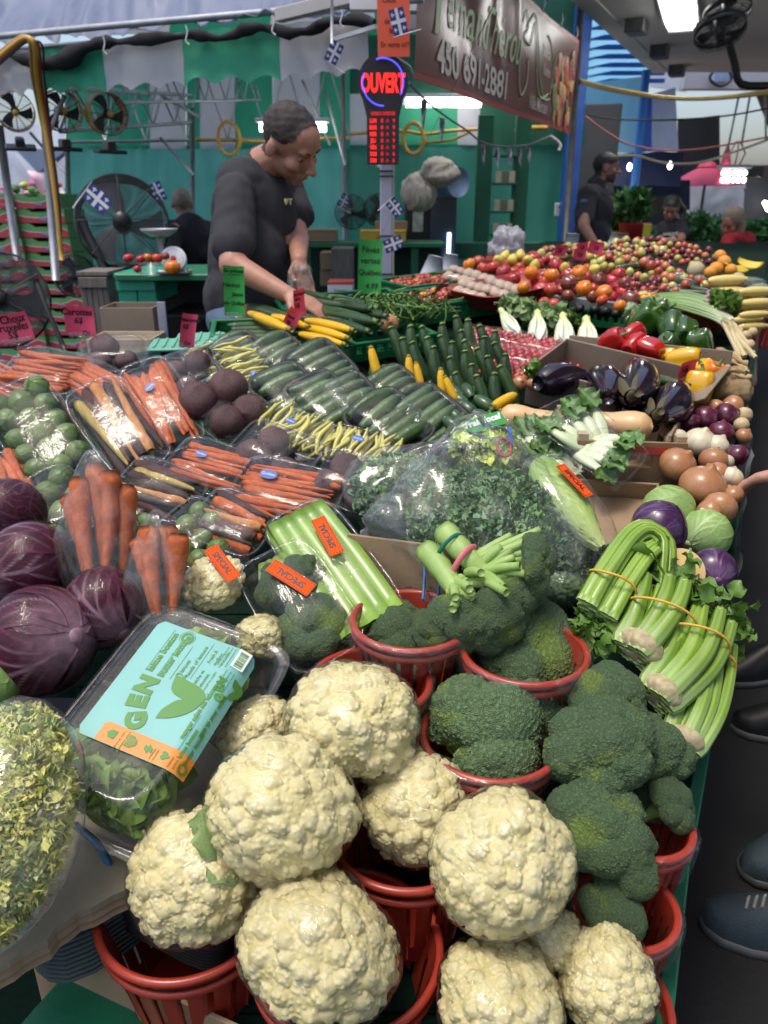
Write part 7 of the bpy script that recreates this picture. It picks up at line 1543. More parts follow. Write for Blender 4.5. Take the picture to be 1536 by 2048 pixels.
# cherry tomato crates
CT_=[V_(('ct',i),lambda:tomato(700+i,5,.01,[TOMA,TOMA,OTOM][i],.95,12))for i in range(3)]
def crate_tom(label,poly,C_,ax,L_,W_,n,seed,dmin,r):
 T=lug(label,at(*C_,-.055),ax,(0,-.06,1),L_,W_,.07,slot=False)
 Mi=T.matrix_world.inverted();g=RS(seed)
 for i in range(n):
  x,y=g.uniform(-.44,.44)*L_,g.uniform(-.42,.42)*W_;z=.042+.026*(1-(2*x/L_)**2)*(1-(2*y/W_)**2)+g.uniform(-.012,.010)
  ob('cherry_tomato',CT_[2 if g.rand()<.10 else g.randint(2)],T,eul(Vector((x,y,z)),g.uniform(-1,1),g.uniform(-1,1),0,r*g.uniform(.85,1.2)))
 q=G()
 for i in range(16):
  a=g.uniform(0,6);d=NA([math.cos(a),math.sin(a),.1]);c=NA([g.uniform(-.35,.35)*L_,g.uniform(-.35,.35)*W_,.075]);q.add(*tube([c-d*.03,c+[0,0,.005],c+d*.03],.0018,4))
 ob('vine_stems',q.mesh(GSTM,col=False),T,kind='stuff')
crate_tom('nearer green crate full of loose cherry tomatoes',None,(895,622),(1,.75,0),.50,.30,230,1,5,.0125)
crate_tom('farther green crate of cherry tomatoes with a small dark red price card',None,(862,588),(1,.75,0),.44,.24,170,2,5,.0125)
# wrapped vine tomatoes
for i,(x,y,ex,ey,c)in enumerate([(960,668,45,6,0),(1020,676,45,8,0),(1085,688,48,10,0),(1145,690,40,10,0),(985,700,45,10,1),(1050,712,48,10,1),(1115,722,42,10,1),(1010,735,40,12,0),(1075,740,44,8,0),(950,690,36,6,1)]):
 pack('film wrapped tray of small red tomatoes, %s of the flat trays beside the aubergine box'%ORD[i],'pack of tomatoes',x,y,x+ex,y+ey,.125,.035,fill_balls('tom',28,.95,.27),dz=.02,kind='none',n=(0,-.25,1))
# mushroom trays
CREAM=mat('mushroom_tray_wrap',(.50,.42,.33),(.36,.30,.24),9,.6)
for i,(x,y)in enumerate(((955,560),(985,572),(1020,585),(925,552),(945,582))):
 def fm(T,L_,W_,H,seed):
  for j in range(8):ob('mushroom',V_('mush',lambda:mk(*rev(NA([.001,.35,.4,.9,1,.85,.5,.001]),NA([-.9,-.9,-.1,-.1,.15,.5,.72,.8]),14),mat('mushroom_cap',(.40,.28,.19),(.52,.42,.32),9,.6))),T,eul(Vector(((j%4-1.5)*L_*.22,(j//4-.5)*W_*.42,H*.5)),rnd(-.4,.4),rnd(-.4,.4),0,W_*.2))
 pack('film wrapped mushroom tray behind the cherry tomatoes, %s from the front'%ORD[i],'pack of mushrooms',x,y,x+34,y+10,.13,.045,fm,dz=.03,kind='none')
T=thing('red_tray',frame(at(1010,600,-.01),(1,.9,0),(0,-.1,1)),'low red plastic tray under the mushroom packs','tray');ob('shell',mk(*trayshell(.46,.26,.06),mat('dark_red_plastic',(.33,.03,.04),None,6,.4)),T)
# endives, artichoke-like heads, garlic
def endive(label,x0,y0,x1,y1,w,seed):
 a=at(x0,y0,.04);b=at(x1,y1,.02);L_=(b-a).length;r=px2m(w,a)/2;T=thing('endive',frame((a+b)/2,b-a,(0,-.4,1)),label,'endive');g=RS(seed);t=LS(0,1,12)
 for i in range(6):
  V,F,U,Vv=leafgrid(L_,r*1.0,7,10,0,.04,6,i,.5,-.8);V[:,0]-=L_/2;an=i*1.05;V[:,2]+=r*.45;c,s=math.cos(an),math.sin(an);Y,Z=V[:,1]*c-V[:,2]*s,V[:,1]*s+V[:,2]*c;V[:,1],V[:,2]=Y,Z
  col=NA([1.25,1.2,2.6])*(1-Vv[:,None]**2)+NA([1.05,1.1,.9])*Vv[:,None]**2;ob('leaf',mk(V,F,mat('endive_leaf',(.62,.66,.30),(.55,.60,.22),12,.4,attr=True),col),T)
for i,(x0,y0,x1,y1,w)in enumerate([(1000,640,1040,658,26),(1072,648,1078,672,34),(1122,655,1135,682,36),(1168,662,1182,690,38)]):endive('pale endive head beside the wrapped tomatoes, %s from the left'%ORD[i],x1,y1,x0,y0,w,i)
leafclump('bed of green leaves under the endives and garlic',1100,655,62,200,CELL,name='leaf_bed',cat='greens',dz=-.075,ln=.045,seed=9)
GL=[mk(*rev(NA([.001,.5,.85,1,.95,.6,.25,.14,.16,.001]),NA([-.6,-.62,-.4,0,.3,.62,.85,1.3,1.6,1.6]),24,lambda th,t:1-.08*np.abs(np.cos(4*th+i))),GARL)for i in range(2)]
for i,(x,y,r,lab)in enumerate([(1190,620,12,'garlic bulb at the left of the bulb row'),(1212,625,13,'garlic bulb in the middle of the bulb row'),(1232,628,12,'garlic bulb at the right of the bulb row behind the red peppers'),(1130,612,11,'white bulb behind the endives, left'),(1160,618,11,'white bulb behind the endives, right'),(1298,828,17,'upper garlic bulb resting at the end of the butternut squash'),(1305,852,15,'lower garlic bulb beside the butternut squash')]):loose('garlic_bulb',lab,'garlic',GL[i%2],x,y,r,.05,(rnd(-.8,.8),rnd(.3,1.2),i))
for i,(x,y)in enumerate(((1050,618),(1085,628),(1115,634),(1020,612))):leafclump('small silvery green artichoke like head, %s of the row before the metal tray'%ORD[i],x,y,14,40,CLEAF,name='artichoke',cat='artichoke',dz=.03,ln=.05,seed=i)
# metal tray with tomatoes
T=thing('metal_tray',Matrix.Identity(4),'long grey metal tray edge holding the heap of large tomatoes','tray')
a,b=at(1062,586,.005),at(1275,634,.005);d=b-a;nrm=Vector((-d.y,d.x,0)).normalized()
ob('rim',mk(*box((0,0,0),(d.length,.012,.045),.003),STEEL,smooth=False),T,frame((a+b)/2,d,(0,0,1)));ob('base',mk(*box((0,.22,-.02),(d.length,.45,.006),.002),STEEL,smooth=False),T,frame((a+b)/2,d,(0,0,1)))
lug('green plastic crate below the metal tray of tomatoes',at(1210,648,-.07),d,(0,0,1),.40,.16,.06)
TM={k:[tomato(800+j,[6,8,5][j],[.05,.09,.03][j],m)for j in range(3)]for k,m in(('r',TOMA),('o',OTOM),('d',DTOM))};CX=calyx()
oranges=[(1063,546,17),(1103,550,17),(1158,545,17),(1047,574,14),(1168,576,18),(1208,584,17),(938,528,13),(1240,612,14)];darks=[(1138,566,19),(1200,560,17),(1262,598,20),(1250,565,15)]
names={'r':'red','o':'orange','d':'dark purplish'}
TOMS=[]
def tom(x,y,r,k,lab=None,grp=None,dz=.05):p=at(x,y,dz);R_=px2m(r,p);M=eul(p,rnd(-.6,.6),rnd(-.6,.6),rnd(0,6),R_);T=thing('tomato',M,lab or names[k]+' tomato in the heap on the metal tray','tomato',grp);ob('flesh',TM[k][random.randint(0,2)],T);(ob('calyx',CX,T,MT((0,0,.70)))if random.random()<.35 else None);TOMS.append((T,x,y))if grp else 0
OL=['orange tomato with a green star, upper left of the heap','orange tomato right of the one with the green star','yellow orange tomato at the top middle of the heap','orange tomato at the left front end of the heap','orange tomato in the centre of the heap front','orange tomato between red ones, right of centre','orange tomato at the far left behind the plastic bag','small orange tomato lowest at the tray rim']
for(x,y,r),lab in zip(oranges,OL):tom(x,y,r,'o',lab,None,.075)
DL=['dark purplish tomato left of the centre orange one','dark tomato at the upper middle of the heap','ribbed brown heirloom tomato at the right end of the tray','dark red tomato high at the right end']
for(x,y,r),lab in zip(darks,DL):tom(x,y,r,'d',lab,None,.07)
taken=oranges+darks;cnt=0
for q_ in dart([(955,520),(1000,512),(1110,520),(1240,548),(1285,575),(1282,620),(1200,604),(1100,585),(1055,575),(1000,545),(950,535)],90,17,11,9000):
 if all(math.hypot(q_[0]-a,q_[1]-b)>14 for a,b,_ in taken):tom(q_[0],q_[1],rnd(13,18),'r' if random.random()<.9 else 'd','tomato among the heap on the metal tray, red to dark red','red tomatoes heaped on the metal tray',rnd(.03,.06))
relabel(TOMS,[(1063,546,'the orange tomato with a green star'),(1103,550,'the orange tomato beside the starred one'),(1158,545,'the topmost yellow orange tomato'),(1047,574,'the orange tomato at the front left end'),(1168,576,'the orange tomato at the centre of the front'),(1208,584,'the orange tomato right of centre'),(938,528,'the far left orange tomato'),(1240,612,'the lowest small orange tomato'),(1262,598,'the ribbed brown tomato')],'red tomato')
tom(1108,610,15,'r','red tomato on the leaves below the metal tray, right of its pair',None,.04);tom(1088,606,13,'r','red tomato on the leaves below the metal tray, left of its pair',None,.04)
# far fruit
FB={}
for k,c in(('apple_green',(.38,.50,.08)),('apple_red',(.36,.045,.03)),('plum',(.16,.02,.04)),('pear',(.58,.55,.15)),('peach',(.60,.22,.10))):
 FB[k]=[]
 for j in range(2):
  ph=LS(0,np.pi,12);rs=np.sin(ph)*(1-(.25*np.cos(ph)if k=='pear' else.03));zs=np.cos(ph)*(1.15 if k=='pear' else.92)-.12*np.exp(-(ph/.3)**2);V,F=rev(rs,zs,14);nn_=noi(V,1.3,j)[:,None]*.5+.5
  c2=NA(c)*(1-nn_*.5)+NA([.6,.15,.06])*nn_*.5 if k in('apple_green','peach','apple_red')else NA(c)*(.9+.2*nn_);FB[k].append(mk(V,F,FRUIT,c2))
regions=[(['apple_green','apple_red','pear','peach'],[(1180,500),(1330,530),(1400,560),(1350,585),(1290,560),(1200,530),(1140,515)],75,13,9),(['plum','apple_red','peach','plum'],[(1090,500),(1200,490),(1290,510),(1350,530),(1260,530),(1120,515)],70,11,7.5),(['pear','apple_green','pear'],[(1070,505),(1110,495),(1260,480),(1330,500),(1250,508),(1120,520)],45,13,8),(['plum','apple_red'],[(1240,560),(1330,560),(1330,590),(1270,590)],26,10,7),(['apple_red','plum','peach','apple_green'],[(1180,490),(1300,476),(1420,500),(1440,520),(1380,530),(1280,500)],60,11,6.5)]
FRL={};pl={'apple_green':'green apple','apple_red':'red apple','plum':'dark plum','pear':'yellowish pear','peach':'blushed peach'}
for ri,(ks,poly,n,dm,r)in enumerate(regions):
 for q_ in dart(poly,n,dm,20+ri):
  k=random.choice(ks);FRL.setdefault(k,[]).append((loose(k.split('_')[0],pl[k]+' in the mixed fruit heap '+['right behind the tomatoes','along the middle of the stand','in front of the man in black','beside the cucumbers','at the far end of the stand'][ri],k.split('_')[0],FB[k][random.randint(0,1)],q_[0],q_[1],rnd(r*.85,r*1.2),rnd(.03,.09),(rnd(-1,1),rnd(-1,1),0),'mixed fruit heap, '+pl[k]+'s '+['behind the tomatoes','mid stand','by the man in black','by the cucumbers','at the far end'][ri]),q_[0],q_[1]))
for k_ in FRL:relabel(FRL[k_],[(1118,512,'the leftmost pink card'),(1165,505,'the pink card by the man in black'),(1158,545,'the topmost orange tomato'),(1262,598,'the ribbed brown tomato'),(1392,540,'the pale melon'),(1440,520,'the five oranges'),(1260,534,'the lone dark cucumber'),(1322,492,'the reaching hand of the dark haired woman'),(1345,575,'the cucumbers by the scallions'),(1230,480,'the tilted bag roll')],pl[k_])
YP=mat('yellow_fruit_skin',(.72,.60,.12),(.66,.52,.09),9,.4)
for i,(x,y)in enumerate([(995,520),(1010,512),(1025,518),(1040,510),(1055,520),(1070,530),(1130,535),(1190,538)]):loose('yellow_pear','pale yellow fruit behind the orange tomatoes, %s from the left'%ORD[i],'pear',V_('yp',lambda:mk(*rev(np.sin(LS(0,np.pi,12))*(1-.3*np.cos(LS(0,np.pi,12))),np.cos(LS(0,np.pi,12))*1.25,14),YP)),x,y,10,.085,(rnd(-1,1),rnd(-1,1),0))
BAN=mat('banana_skin',(.75,.55,.06),(.68,.50,.05),8,.45)
def bunch_ban(label,px,py,s,rot):
 p=at(px,py,.08);L_=px2m(s,p);T=thing('banana_bunch',eul(p,.3,.2,rot),label,'bananas')
 for i in range(5):
  t=LS(0,1,12);a=-1.0+2.0*t;P=NS([np.sin(a)*L_*.8,(i-2)*L_*.19*(.4+.6*np.sin(t*2.4)),-np.cos(a)*L_*.5+L_*.3],1);ob('banana',mk(*tube(P,L_*.115*np.clip(np.sin(t*np.pi),.2,1)**.5,7),BAN),T)
bunch_ban('bananas in front of the woman in red, left bunch',1472,532,34,.2);bunch_ban('bananas in front of the woman in red, right bunch',1500,524,34,-.6)
ORF=mat('orange_peel',(.80,.33,.04),(.75,.28,.03),9,.5,bump=.3,bsc=300)
for i,(x,y,r)in enumerate([(1432,538,14),(1448,525,14),(1462,540,12),(1440,512,12),(1420,545,12)]):loose('orange','orange piled left of the bananas, %s of five'%ORD[i],'orange',V_('orf',lambda:sphere(1,ORF,s=3)),x,y,r,.08)
for x,y,r,lab in((1392,540,17,'pale beige melon left of the oranges'),(1475,560,15,'greyish wrapped melon under the bananas')):loose('melon',lab,'melon',V_('mel',lambda:sphere(1,mat('melon_rind',(.55,.47,.28),(.42,.38,.22),40,.6,bump=.4),s=3)),x,y,r,.07)
def filmlump(label,px,py,rx,ry,dz,seed,name='plastic_bag',cat='plastic bag',mt_=BAG,inner=None,wr=.22):
 p=at(px,py,dz);D,F=ico(5);sx,sz=px2m(rx,p),px2m(ry,p);V=D*NA([sx,min(sx,sz)*.8,sz])*(1+wr*noi(D,2.6,seed)+.06*(1-3*np.abs(noi(D*[2,2,.7],3.4,seed)))+.012*(1-3*np.abs(noi(D,9,seed))))[:,None];T=thing(name,MT(p),label,cat);ob('wrap',mk(V,F,mt_,smooth=True),T)
 if inner is not None:ob('contents',mk(V*.86,F,inner),T)
 return T
WB=mat('white_translucent_bag',(.62,.62,.66),(.5,.5,.55),8,.3,trl=.5,bump=1.0,bsc=14,coat=.5)
filmlump('crumpled white plastic bag standing behind the tomatoes, left end',1012,498,34,40,.10,3,mt_=WB)
for x,y,rx,ry,lab in[(1290,603,28,22,'bag of yellow peppers behind the green peppers'),]:filmlump(lab,x,y,rx,ry,.06,5,'wrapped_peppers','bag of peppers',BAG,PEPY)
filmlump('clear bag with greens next to the ribbed brown tomato',1262,628,22,24,.05,6,'clear_bag','plastic bag',BAG,CLEAF)
for i,(x,y,rx,ry)in enumerate([(1405,562,24,12),(1500,566,30,12),(1520,580,26,14),(1360,556,18,12)]):filmlump('film covered tray of greyish green vegetables at the far right, %s one'%ORD[i],x,y,rx,ry,.04,7+i,'wrapped_greens','wrapped vegetables',BAG,mat('grey_greens',(.13,.19,.14),(.28,.33,.27),20,.6),.1)
# long cucumbers, scallions
for i,(x0,y0,x1,y1,w)in enumerate([(1345,572,1420,585,15),(1335,582,1430,590,15),(1330,592,1415,596,15),(1350,560,1400,570,14),(1230,540,1290,528,13)]):z_long('dark cucumber lying behind the scallions, %s one'%ORD[i],x0,y0,x1,y1,w,.06,ZUCC,i,None,'cucumber','cucumber')
g=RS(12);T=thing('scallion_bunch',Matrix.Identity(4),'bunch of scallions with white ends lying behind the peppers','scallions');SCM=mat('scallion_stalk',(1,1,1),(.9,.9,.9),9,.4,attr=True)
for i in range(26):
 o=g.normal()*8;pts=[at(1318+g.normal()*6,596+o*.5,.07),at(1380,600+o,.09),at(1432,618+o,.085),at(1460+g.normal()*4,640+o,.06)];P=path_obj(pts,0,5);t=LS(0,1,len(P));V,F=tube(P,.0045,6);tt=np.concatenate([np.repeat(t,6),[0,1]])[:,None];c=NA([.16,.30,.06])*(1-tt**2)+NA([.72,.74,.55])*tt**2;ob('scallion',mk(V,F,SCM,c*g.uniform(.8,1.15)),T)
for i in range(8):loose('purple_garlic','%s small purplish garlic bulb of the cluster above the scallion ends'%ORD[i],'garlic',V_('pgar',lambda:mk(*rev(NA([.001,.6,1,.8,.3,.15,.001]),NA([-.7,-.6,0,.5,.8,1.3,1.3]),14),mat('purple_garlic',(.42,.30,.32),(.28,.16,.2),20,.6))),1420+g.uniform(-6,26),594+g.uniform(-6,24),9,.09,(rnd(-1,1),rnd(-1,1),0),'purplish garlic by the scallions')
# radish baskets
for i,(x,y)in enumerate(((1360,620),(1410,638),(1440,652))):
 p=at(x,y,-.03);T=thing('radish_basket',frame(p,(1,.3,0),(0,-.1,1)),'dark red basket of film wrapped radishes, %s from the left'%ORD[i],'basket');ob('shell',mk(*trayshell(.16,.12,.07),REDP),T)
 for j in range(14):ob('radish',ballm('rad',1),T,eul(Vector((rnd(-.06,.06),rnd(-.045,.045),.07+rnd(-.01,.012))),0,0,0,.016))
 V,F=filmtop(.165,.125,.035,.06,seed=i);ob('film',mk(V,F,FILMS),T)
# corn
CORNM=[V_(('corn',i),lambda:(lambda V,F:mk(V,F,CORN))(*(lambda t:(lambda A:(A[0],A[1]))(tube(NS([(t-.5),t*0,t*0],1),.125*np.clip(np.sin(np.clip(t,.03,.97)*np.pi),0,1)**.3*(1+.03*np.cos(t*150)),22,ribs=11,ribd=.05)))(LS(0,1,44))))for i in range(1)]
for i,(x,y,w)in enumerate([(1448,575,40),(1442,600,30),(1505,598,36),(1508,622,36),(1500,646,30)]):
 p=at(x,y,.07);L_=px2m(w*2,p);T=thing('corn_pack',frame(p,(1,.1,0),(0,-.5,1)),'film wrapped pale corn cobs, %s pack of the right hand stack'%ORD[i],'pack of corn')
 for j in range(3):ob('corn_cob',CORNM[0],T,MT((0,(j-1)*L_*.2,(.03 if j==1 else 0)))@MS(L_,4))
 V,F=filmtop(L_*1.05,L_*.72,L_*.18,-.0,seed=i,e=4);ob('film',mk(V,F,FILMS),T)
for i,(x,y,r)in enumerate([(1478,665,10),(1492,672,11),(1505,665,10),(1498,690,11)]):loose('potato','%s small pale potato from the left in the red basket under the corn'%ORD[i],'potato',V_('pot',lambda:sphere(1,mat('potato_skin',(.62,.48,.28),(.52,.38,.2),9,.6),s=3,nz=.1)),x,y,r,.05,(0,0,i),'small potatoes under the corn')
basket('round red basket under the corn packs at the aisle edge',at(1505,690,-.10),.085,.13)
# white asparagus
g=RS(2);T=thing('white_asparagus',Matrix.Identity(4),'bundle of pale white asparagus leaning at the aisle edge','asparagus')
for i in range(20):
 a=at(1450+g.uniform(-10,14),640+g.uniform(-4,4),.10);b=at(1498+g.uniform(-26,14),712+g.uniform(-10,4),.03);V,F=tube([a,a.lerp(b,.15),a.lerp(b,.6),b],[.002,.006,.0065,.0065],7);ob('spear',mk(V,F,mat('asparagus_skin',(.62,.52,.30),(.50,.42,.22),20,.5)),T)
leafclump('dark leafy tuft behind the white asparagus',1445,615,24,60,CELL,name='leafy_tuft',cat='greens',dz=.08,ln=.06,seed=12)
# roots and celeriac
def root(label,pts,w,dz,seed,name='ginger_root',cat='ginger'):
 P=path_obj([at(x,y,dz)for x,y in pts],0,6);g=RS(seed);r=px2m(w/2,Vector(P[0]));n=len(P);t=LS(0,1,n);V,F=tube(P,r*(.8+.3*np.sin(t*14+seed))*np.clip(np.sin(t*np.pi),.25,1)**.4,9);V=V+.004*NS([noi(V,40,seed+i)for i in range(3)],1);return ob(name,mk(V,F,ROOT),None,None,label,cat)
root('knobbly tan root below the white asparagus',[(1430,702),(1455,705),(1480,722),(1495,725)],18,.05,1);root('knobbly tan root lying under the upper one',[(1430,735),(1460,738),(1490,745)],20,.05,2);root('branching ginger piece at the aisle edge',[(1440,722),(1470,728),(1500,742)],14,.04,3);root('small ginger finger pointing to the aisle',[(1470,750),(1490,756),(1502,752)],13,.05,4)
for i,(x,y,r,lab)in enumerate([(1480,785,27,'round celeriac at the aisle edge above the onions'),(1442,778,24,'hairy celeriac left of the round one'),(1470,752,20,'film wrapped tan root cluster above the celeriac'),(1488,830,16,'small yellow potato between red onions and the edge'),(1483,850,15,'yellow potato below another at the aisle edge')]):loose('celeriac' if i<3 else 'potato',lab,'celeriac' if i<3 else 'potato',V_(('cel',i),lambda:sphere(1,ROOT if i<3 else mat('potato_skin',(.62,.48,.28)),s=4,nz=.14 if i<3 else.05,seed=i)),x,y,r,.03)
# peppers
PG=[pepper(i,PEPG)for i in range(3)];PR=[pepper(i+4,PEPR,3)for i in range(2)];PY=[pepper(i+7,PEPY,4)for i in range(2)];PO=pepper(9,PEPO,4,.95);PS=pstem()
for i,(x,y,r,rot,lab)in enumerate([(1288,640,34,(.5,.6,0),'large green pepper at the left of the green group'),(1318,625,26,(1.0,.2,1),'green pepper behind the largest green one'),(1345,655,30,(.4,.9,2),'bumpy green pepper in the middle of the green group'),(1372,662,28,(1.2,-.4,3),'green pepper right of the bumpy one'),(1400,690,30,(.3,.2,4),'lowest green pepper beside the yellow pepper'),(1338,688,22,(.8,.2,5),'green pepper low in front of the green group'),(1300,612,20,(.8,.9,5),'small green pepper highest in the group')]):loose('green_pepper',lab,'pepper',PG[i%3],x,y,r,.06,rot,None,(1,1,1),('stem',PS))
for i,(x,y,r,rot,lab)in enumerate([(1225,682,27,(.6,.8,0),'red pepper at the left of the red group, above the aubergine box'),(1262,672,27,(1.1,.2,2),'red pepper behind and between the other red ones'),(1270,690,24,(.3,1.1,1),'red pepper in the middle front of the red group'),(1300,696,25,(1.3,-.2,4),'rightmost red pepper next to the yellow pepper')]):loose('red_pepper',lab,'pepper',PR[i%2],x,y,r,.07,rot,None,(1,1,1),('stem',PS))
for i,(x,y,r,rot,lab)in enumerate([(1368,722,34,(.9,1.3,.4),'big yellow pepper lying on its side above the aubergine box'),(1398,775,34,(.2,.1,2),'yellow pepper standing below the big one'),(1412,745,26,(.5,.4,4),'yellow pepper behind the standing one'),(1335,712,16,(.4,1.4,0),'small yellow pepper end left of the big one')]):loose('yellow_pepper',lab,'pepper',PY[i%2],x,y,r,.05,rot,None,(1,1,1),('stem',PS))
loose('orange_pepper','orange pepper at the aisle side behind the yellow ones','pepper',PO,1428,744,23,.06,(.3,.3,0),None,(1,1,1),('stem',PS));loose('orange_pepper','orange pepper bit behind the bag of yellow peppers','pepper',PO,1318,622,15,.03,(.3,.3,1))
# aubergines in their carton
cb=at(1240,800,-.02);axb=at(1390,835,-.02)-at(1085,770,-.02)
carton('cardboard box of aubergines with a fold out flap and red print',at(1225,812,-.045),axb,(.0,-.22,1),.40,.235,.105,CARDD,flaps=(('d',35),),skip=())
ob('cardboard_sheet',mk(*box((0,0,0),(.46,.006,.075),.001),CARDD,smooth=False),None,frame(at(1290,712,.03),axb,(0,0,1)),'grey cardboard strip standing between the peppers and the aubergines','cardboard')
ob('cardboard_sheet',mk(*box((0,0,0),(.20,.006,.07),.001),CARDD,smooth=False),None,frame(at(1175,712,.02),axb,(0,0,1)),'shorter cardboard strip behind the left aubergine','cardboard')
z_long('film wrapped cucumber lying behind the aubergines in the box',1270,745,1372,778,22,.06,CUCU,3,None,'cucumber','cucumber',light=(1.3,1.3,1.2))
def aub(label,x0,y0,x1,y1,w,cal=True,seed=0,dz=.05):
 a=at(x0,y0,dz);b=at(x1,y1,dz);L_=(b-a).length;r=px2m(w/2,a);T=thing('aubergine',frame((a+b)/2,b-a,(0,0,1)),label,'aubergine');t=LS(0,1,18);rr=r*np.sin(np.clip(.06+t*.86,0,1)*np.pi)**.6*(.72+.38*(1-t));V,F=tube(NS([(t-.5)*L_,.06*L_*np.sin(t*3),t*0],1),rr,24,ribs=3,ribd=.03);ob('flesh',mk(V,F,EGGP),T)
 if cal:
  P0=.33*L_;q=G();u=LS(0,1,8)
  for i in range(5):
   an=LS(-.55,.55,5)[None,:]*(1-u[:,None]**1.5*.85)+i*6.283/5;x=.5*L_-u*L_*.26;rad=np.interp((x/L_+.5),t,rr)+.0018;V=NS([np.repeat(x[:,None],5,1),np.cos(an)*rad[:,None],np.sin(an)*rad[:,None]],-1).reshape(-1,3);q.add(V,gridf(8,5))
  q.add(*tube([[.46*L_,0,0],[.54*L_,0,.01],[.62*L_,.01,.02]],[r*.3,r*.16,r*.18],8));ob('calyx',q.mesh(ECAL,col=False),T)
aub('glossy aubergine lying at the left in the box',1075,770,1175,750,74,False);aub('aubergine in the middle of the box with two white highlights',1192,735,1212,812,78,False,dz=.055);aub('aubergine with its torn brown calyx facing the viewer',1265,722,1262,815,84,True,dz=.065);aub('aubergine leaning out at the right front corner of the box',1352,765,1312,852,80,True,dz=.065);aub('aubergine low in the shade of the box',1235,822,1290,818,40,False,dz=.02)
# squash
def squash(label,x0,y0,x1,y1,w,dz,flip=0):
 a=at(x0,y0,dz);b=at(x1,y1,dz);L_=(b-a).length;r=px2m(w/2,a);t=LS(0,1,26);tt=1-t if flip else t;rr=r*np.interp(tt,[0,.04,.12,.25,.38,.52,.75,.92,.98,1],[.12,.62,.92,1,.92,.76,.70,.66,.45,.1]);T=thing('butternut_squash',frame((a+b)/2,b-a,(0,0,1)),label,'squash');ob('flesh',mk(*tube(NS([(t-.5)*L_,t*0,t*0],1),rr,24,ribs=5,ribd=.012),SQUA),T);e=(.5 if not flip else-.5)*L_;s_=1 if not flip else-1;ob('stem',mk(*tube([[e-s_*.004,0,0],[e+s_*.01,0,0],[e+s_*.02,0,.002]],[r*.28,r*.2,r*.24],7),WOOD),T)
squash('butternut squash at the left, its round end towards the yellow zucchini',1000,828,1125,846,52,.055);squash('butternut squash at the right, its round end above the wooden crate',1305,862,1150,835,62,.06)
# crate with bok choy
CR=mat('brown_crate_board',(.30,.19,.10),(.23,.145,.075),8,.75,bump=.3,detail=7)
ac=at(1180,985,-.02);bc=at(1262,1010,-.02);dcr=(at(1290,960,-.02)-at(1150,925,-.02))
T=carton('brown fruit crate holding wrapped bok choy, with hand holes and red print',at(1218,955,-.075),(1,.02,0),(.04,-.05,1),.235,.21,.125,CR,name='fruit_crate',cat='crate',hole='ad',t=.008)
ob('red_print',mk(*box((.02,-.1105,.108),(.11,.0006,.016)),mat('red_print_ink',(.5,.06,.04),(.4,.05,.035),30,.7),smooth=False),T)
for sx in(-1,1):
 for sy in(-1,1):ob('corner_post',mk(*box((sx*.105,sy*.092,.068),(.022,.022,.14),.001),PWOOD,smooth=False),T)
carton('flattened cardboard box with a small window symbol, below the fruit crate',at(1218,1055,-.055),(1,-.1,0),(.0,-.35,1),.21,.19,.045,CARD)
ob('corrugated_board',mk(*box((0,0,0),(.20,.006,.12),.001),CR,smooth=False),None,frame(at(1345,900,.0),AD,(0,0,1)),'brown crate side board standing between the crate and the onions','board')
WHB=mat('bok_choy_stalk',(.68,.74,.52),(.55,.66,.38),9,.4,coat=.2)
def bok(T,L_,W_,seed,n=5,base=-1):
 g=RS(seed)
 for i in range(n):
  y=(i-(n-1)/2)*W_*.16;P=path_obj([(base*L_*.45,y*.6,.012),(base*L_*.2,y*1.1,.026),(-base*L_*.02,y*1.3,.03)],0,5);ob('stalk',mk(*tube(P,LS(W_*.13,W_*.075,len(P)),9,squash=.6),WHB),T)
  V,F,U,Vv=leafgrid(L_*.44,W_*.19,9,11,.15*g.uniform(-1,1),.28,8,seed+i,.3,.35);ob('leaf',mk(V,F,mat('bok_leaf',(.07,.17,.035),(.11,.23,.05),16,.42,attr=True,trl=.1),leafcol(U,Vv,(1,1,1),(2.6,2.0,3),6,.07)*g.uniform(.7,1.2)),T,MT((-base*L_*.02*0-base*.0-(.05*L_ if base<0 else-.05*L_),y*1.3,.032+.004*i))@MR((0 if base<0 else math.pi)+g.normal()*.25,4,'Z')@MR(g.normal()*.2,4,'Y'))
for i,(x,y,ex,ey,w,lab,dz,b)in enumerate([(1148,842,46,36,.14,'film wrapped bok choy with dark leaves uppermost, in front of the butternut squash',.085,1),(1222,908,52,26,.13,'film wrapped bok choy lying on top of the fruit crate',.06,-1),(1075,868,22,44,.11,'bok choy with a pale stalk standing left of the uppermost one',.05,1),(1030,905,30,34,.12,'film wrapped bok choy behind the printed lettuce bag',.03,-1),(1010,872,34,22,.12,'pale film wrapped greens behind the printed lettuce bag, far left',.02,-1),(1110,918,40,30,.12,'leafy film wrapped greens between the romaine and the fruit crate',.02,1)]):
 pack(lab,'wrapped greens',x,y,x+ex,y+ey,w,.05,lambda T,L_,W_,H,seed,b=b:bok(T,L_,W_,seed,5,b),dz=dz,kind='clear',film_=FILMS,e=3,n=(0,-.5,1))
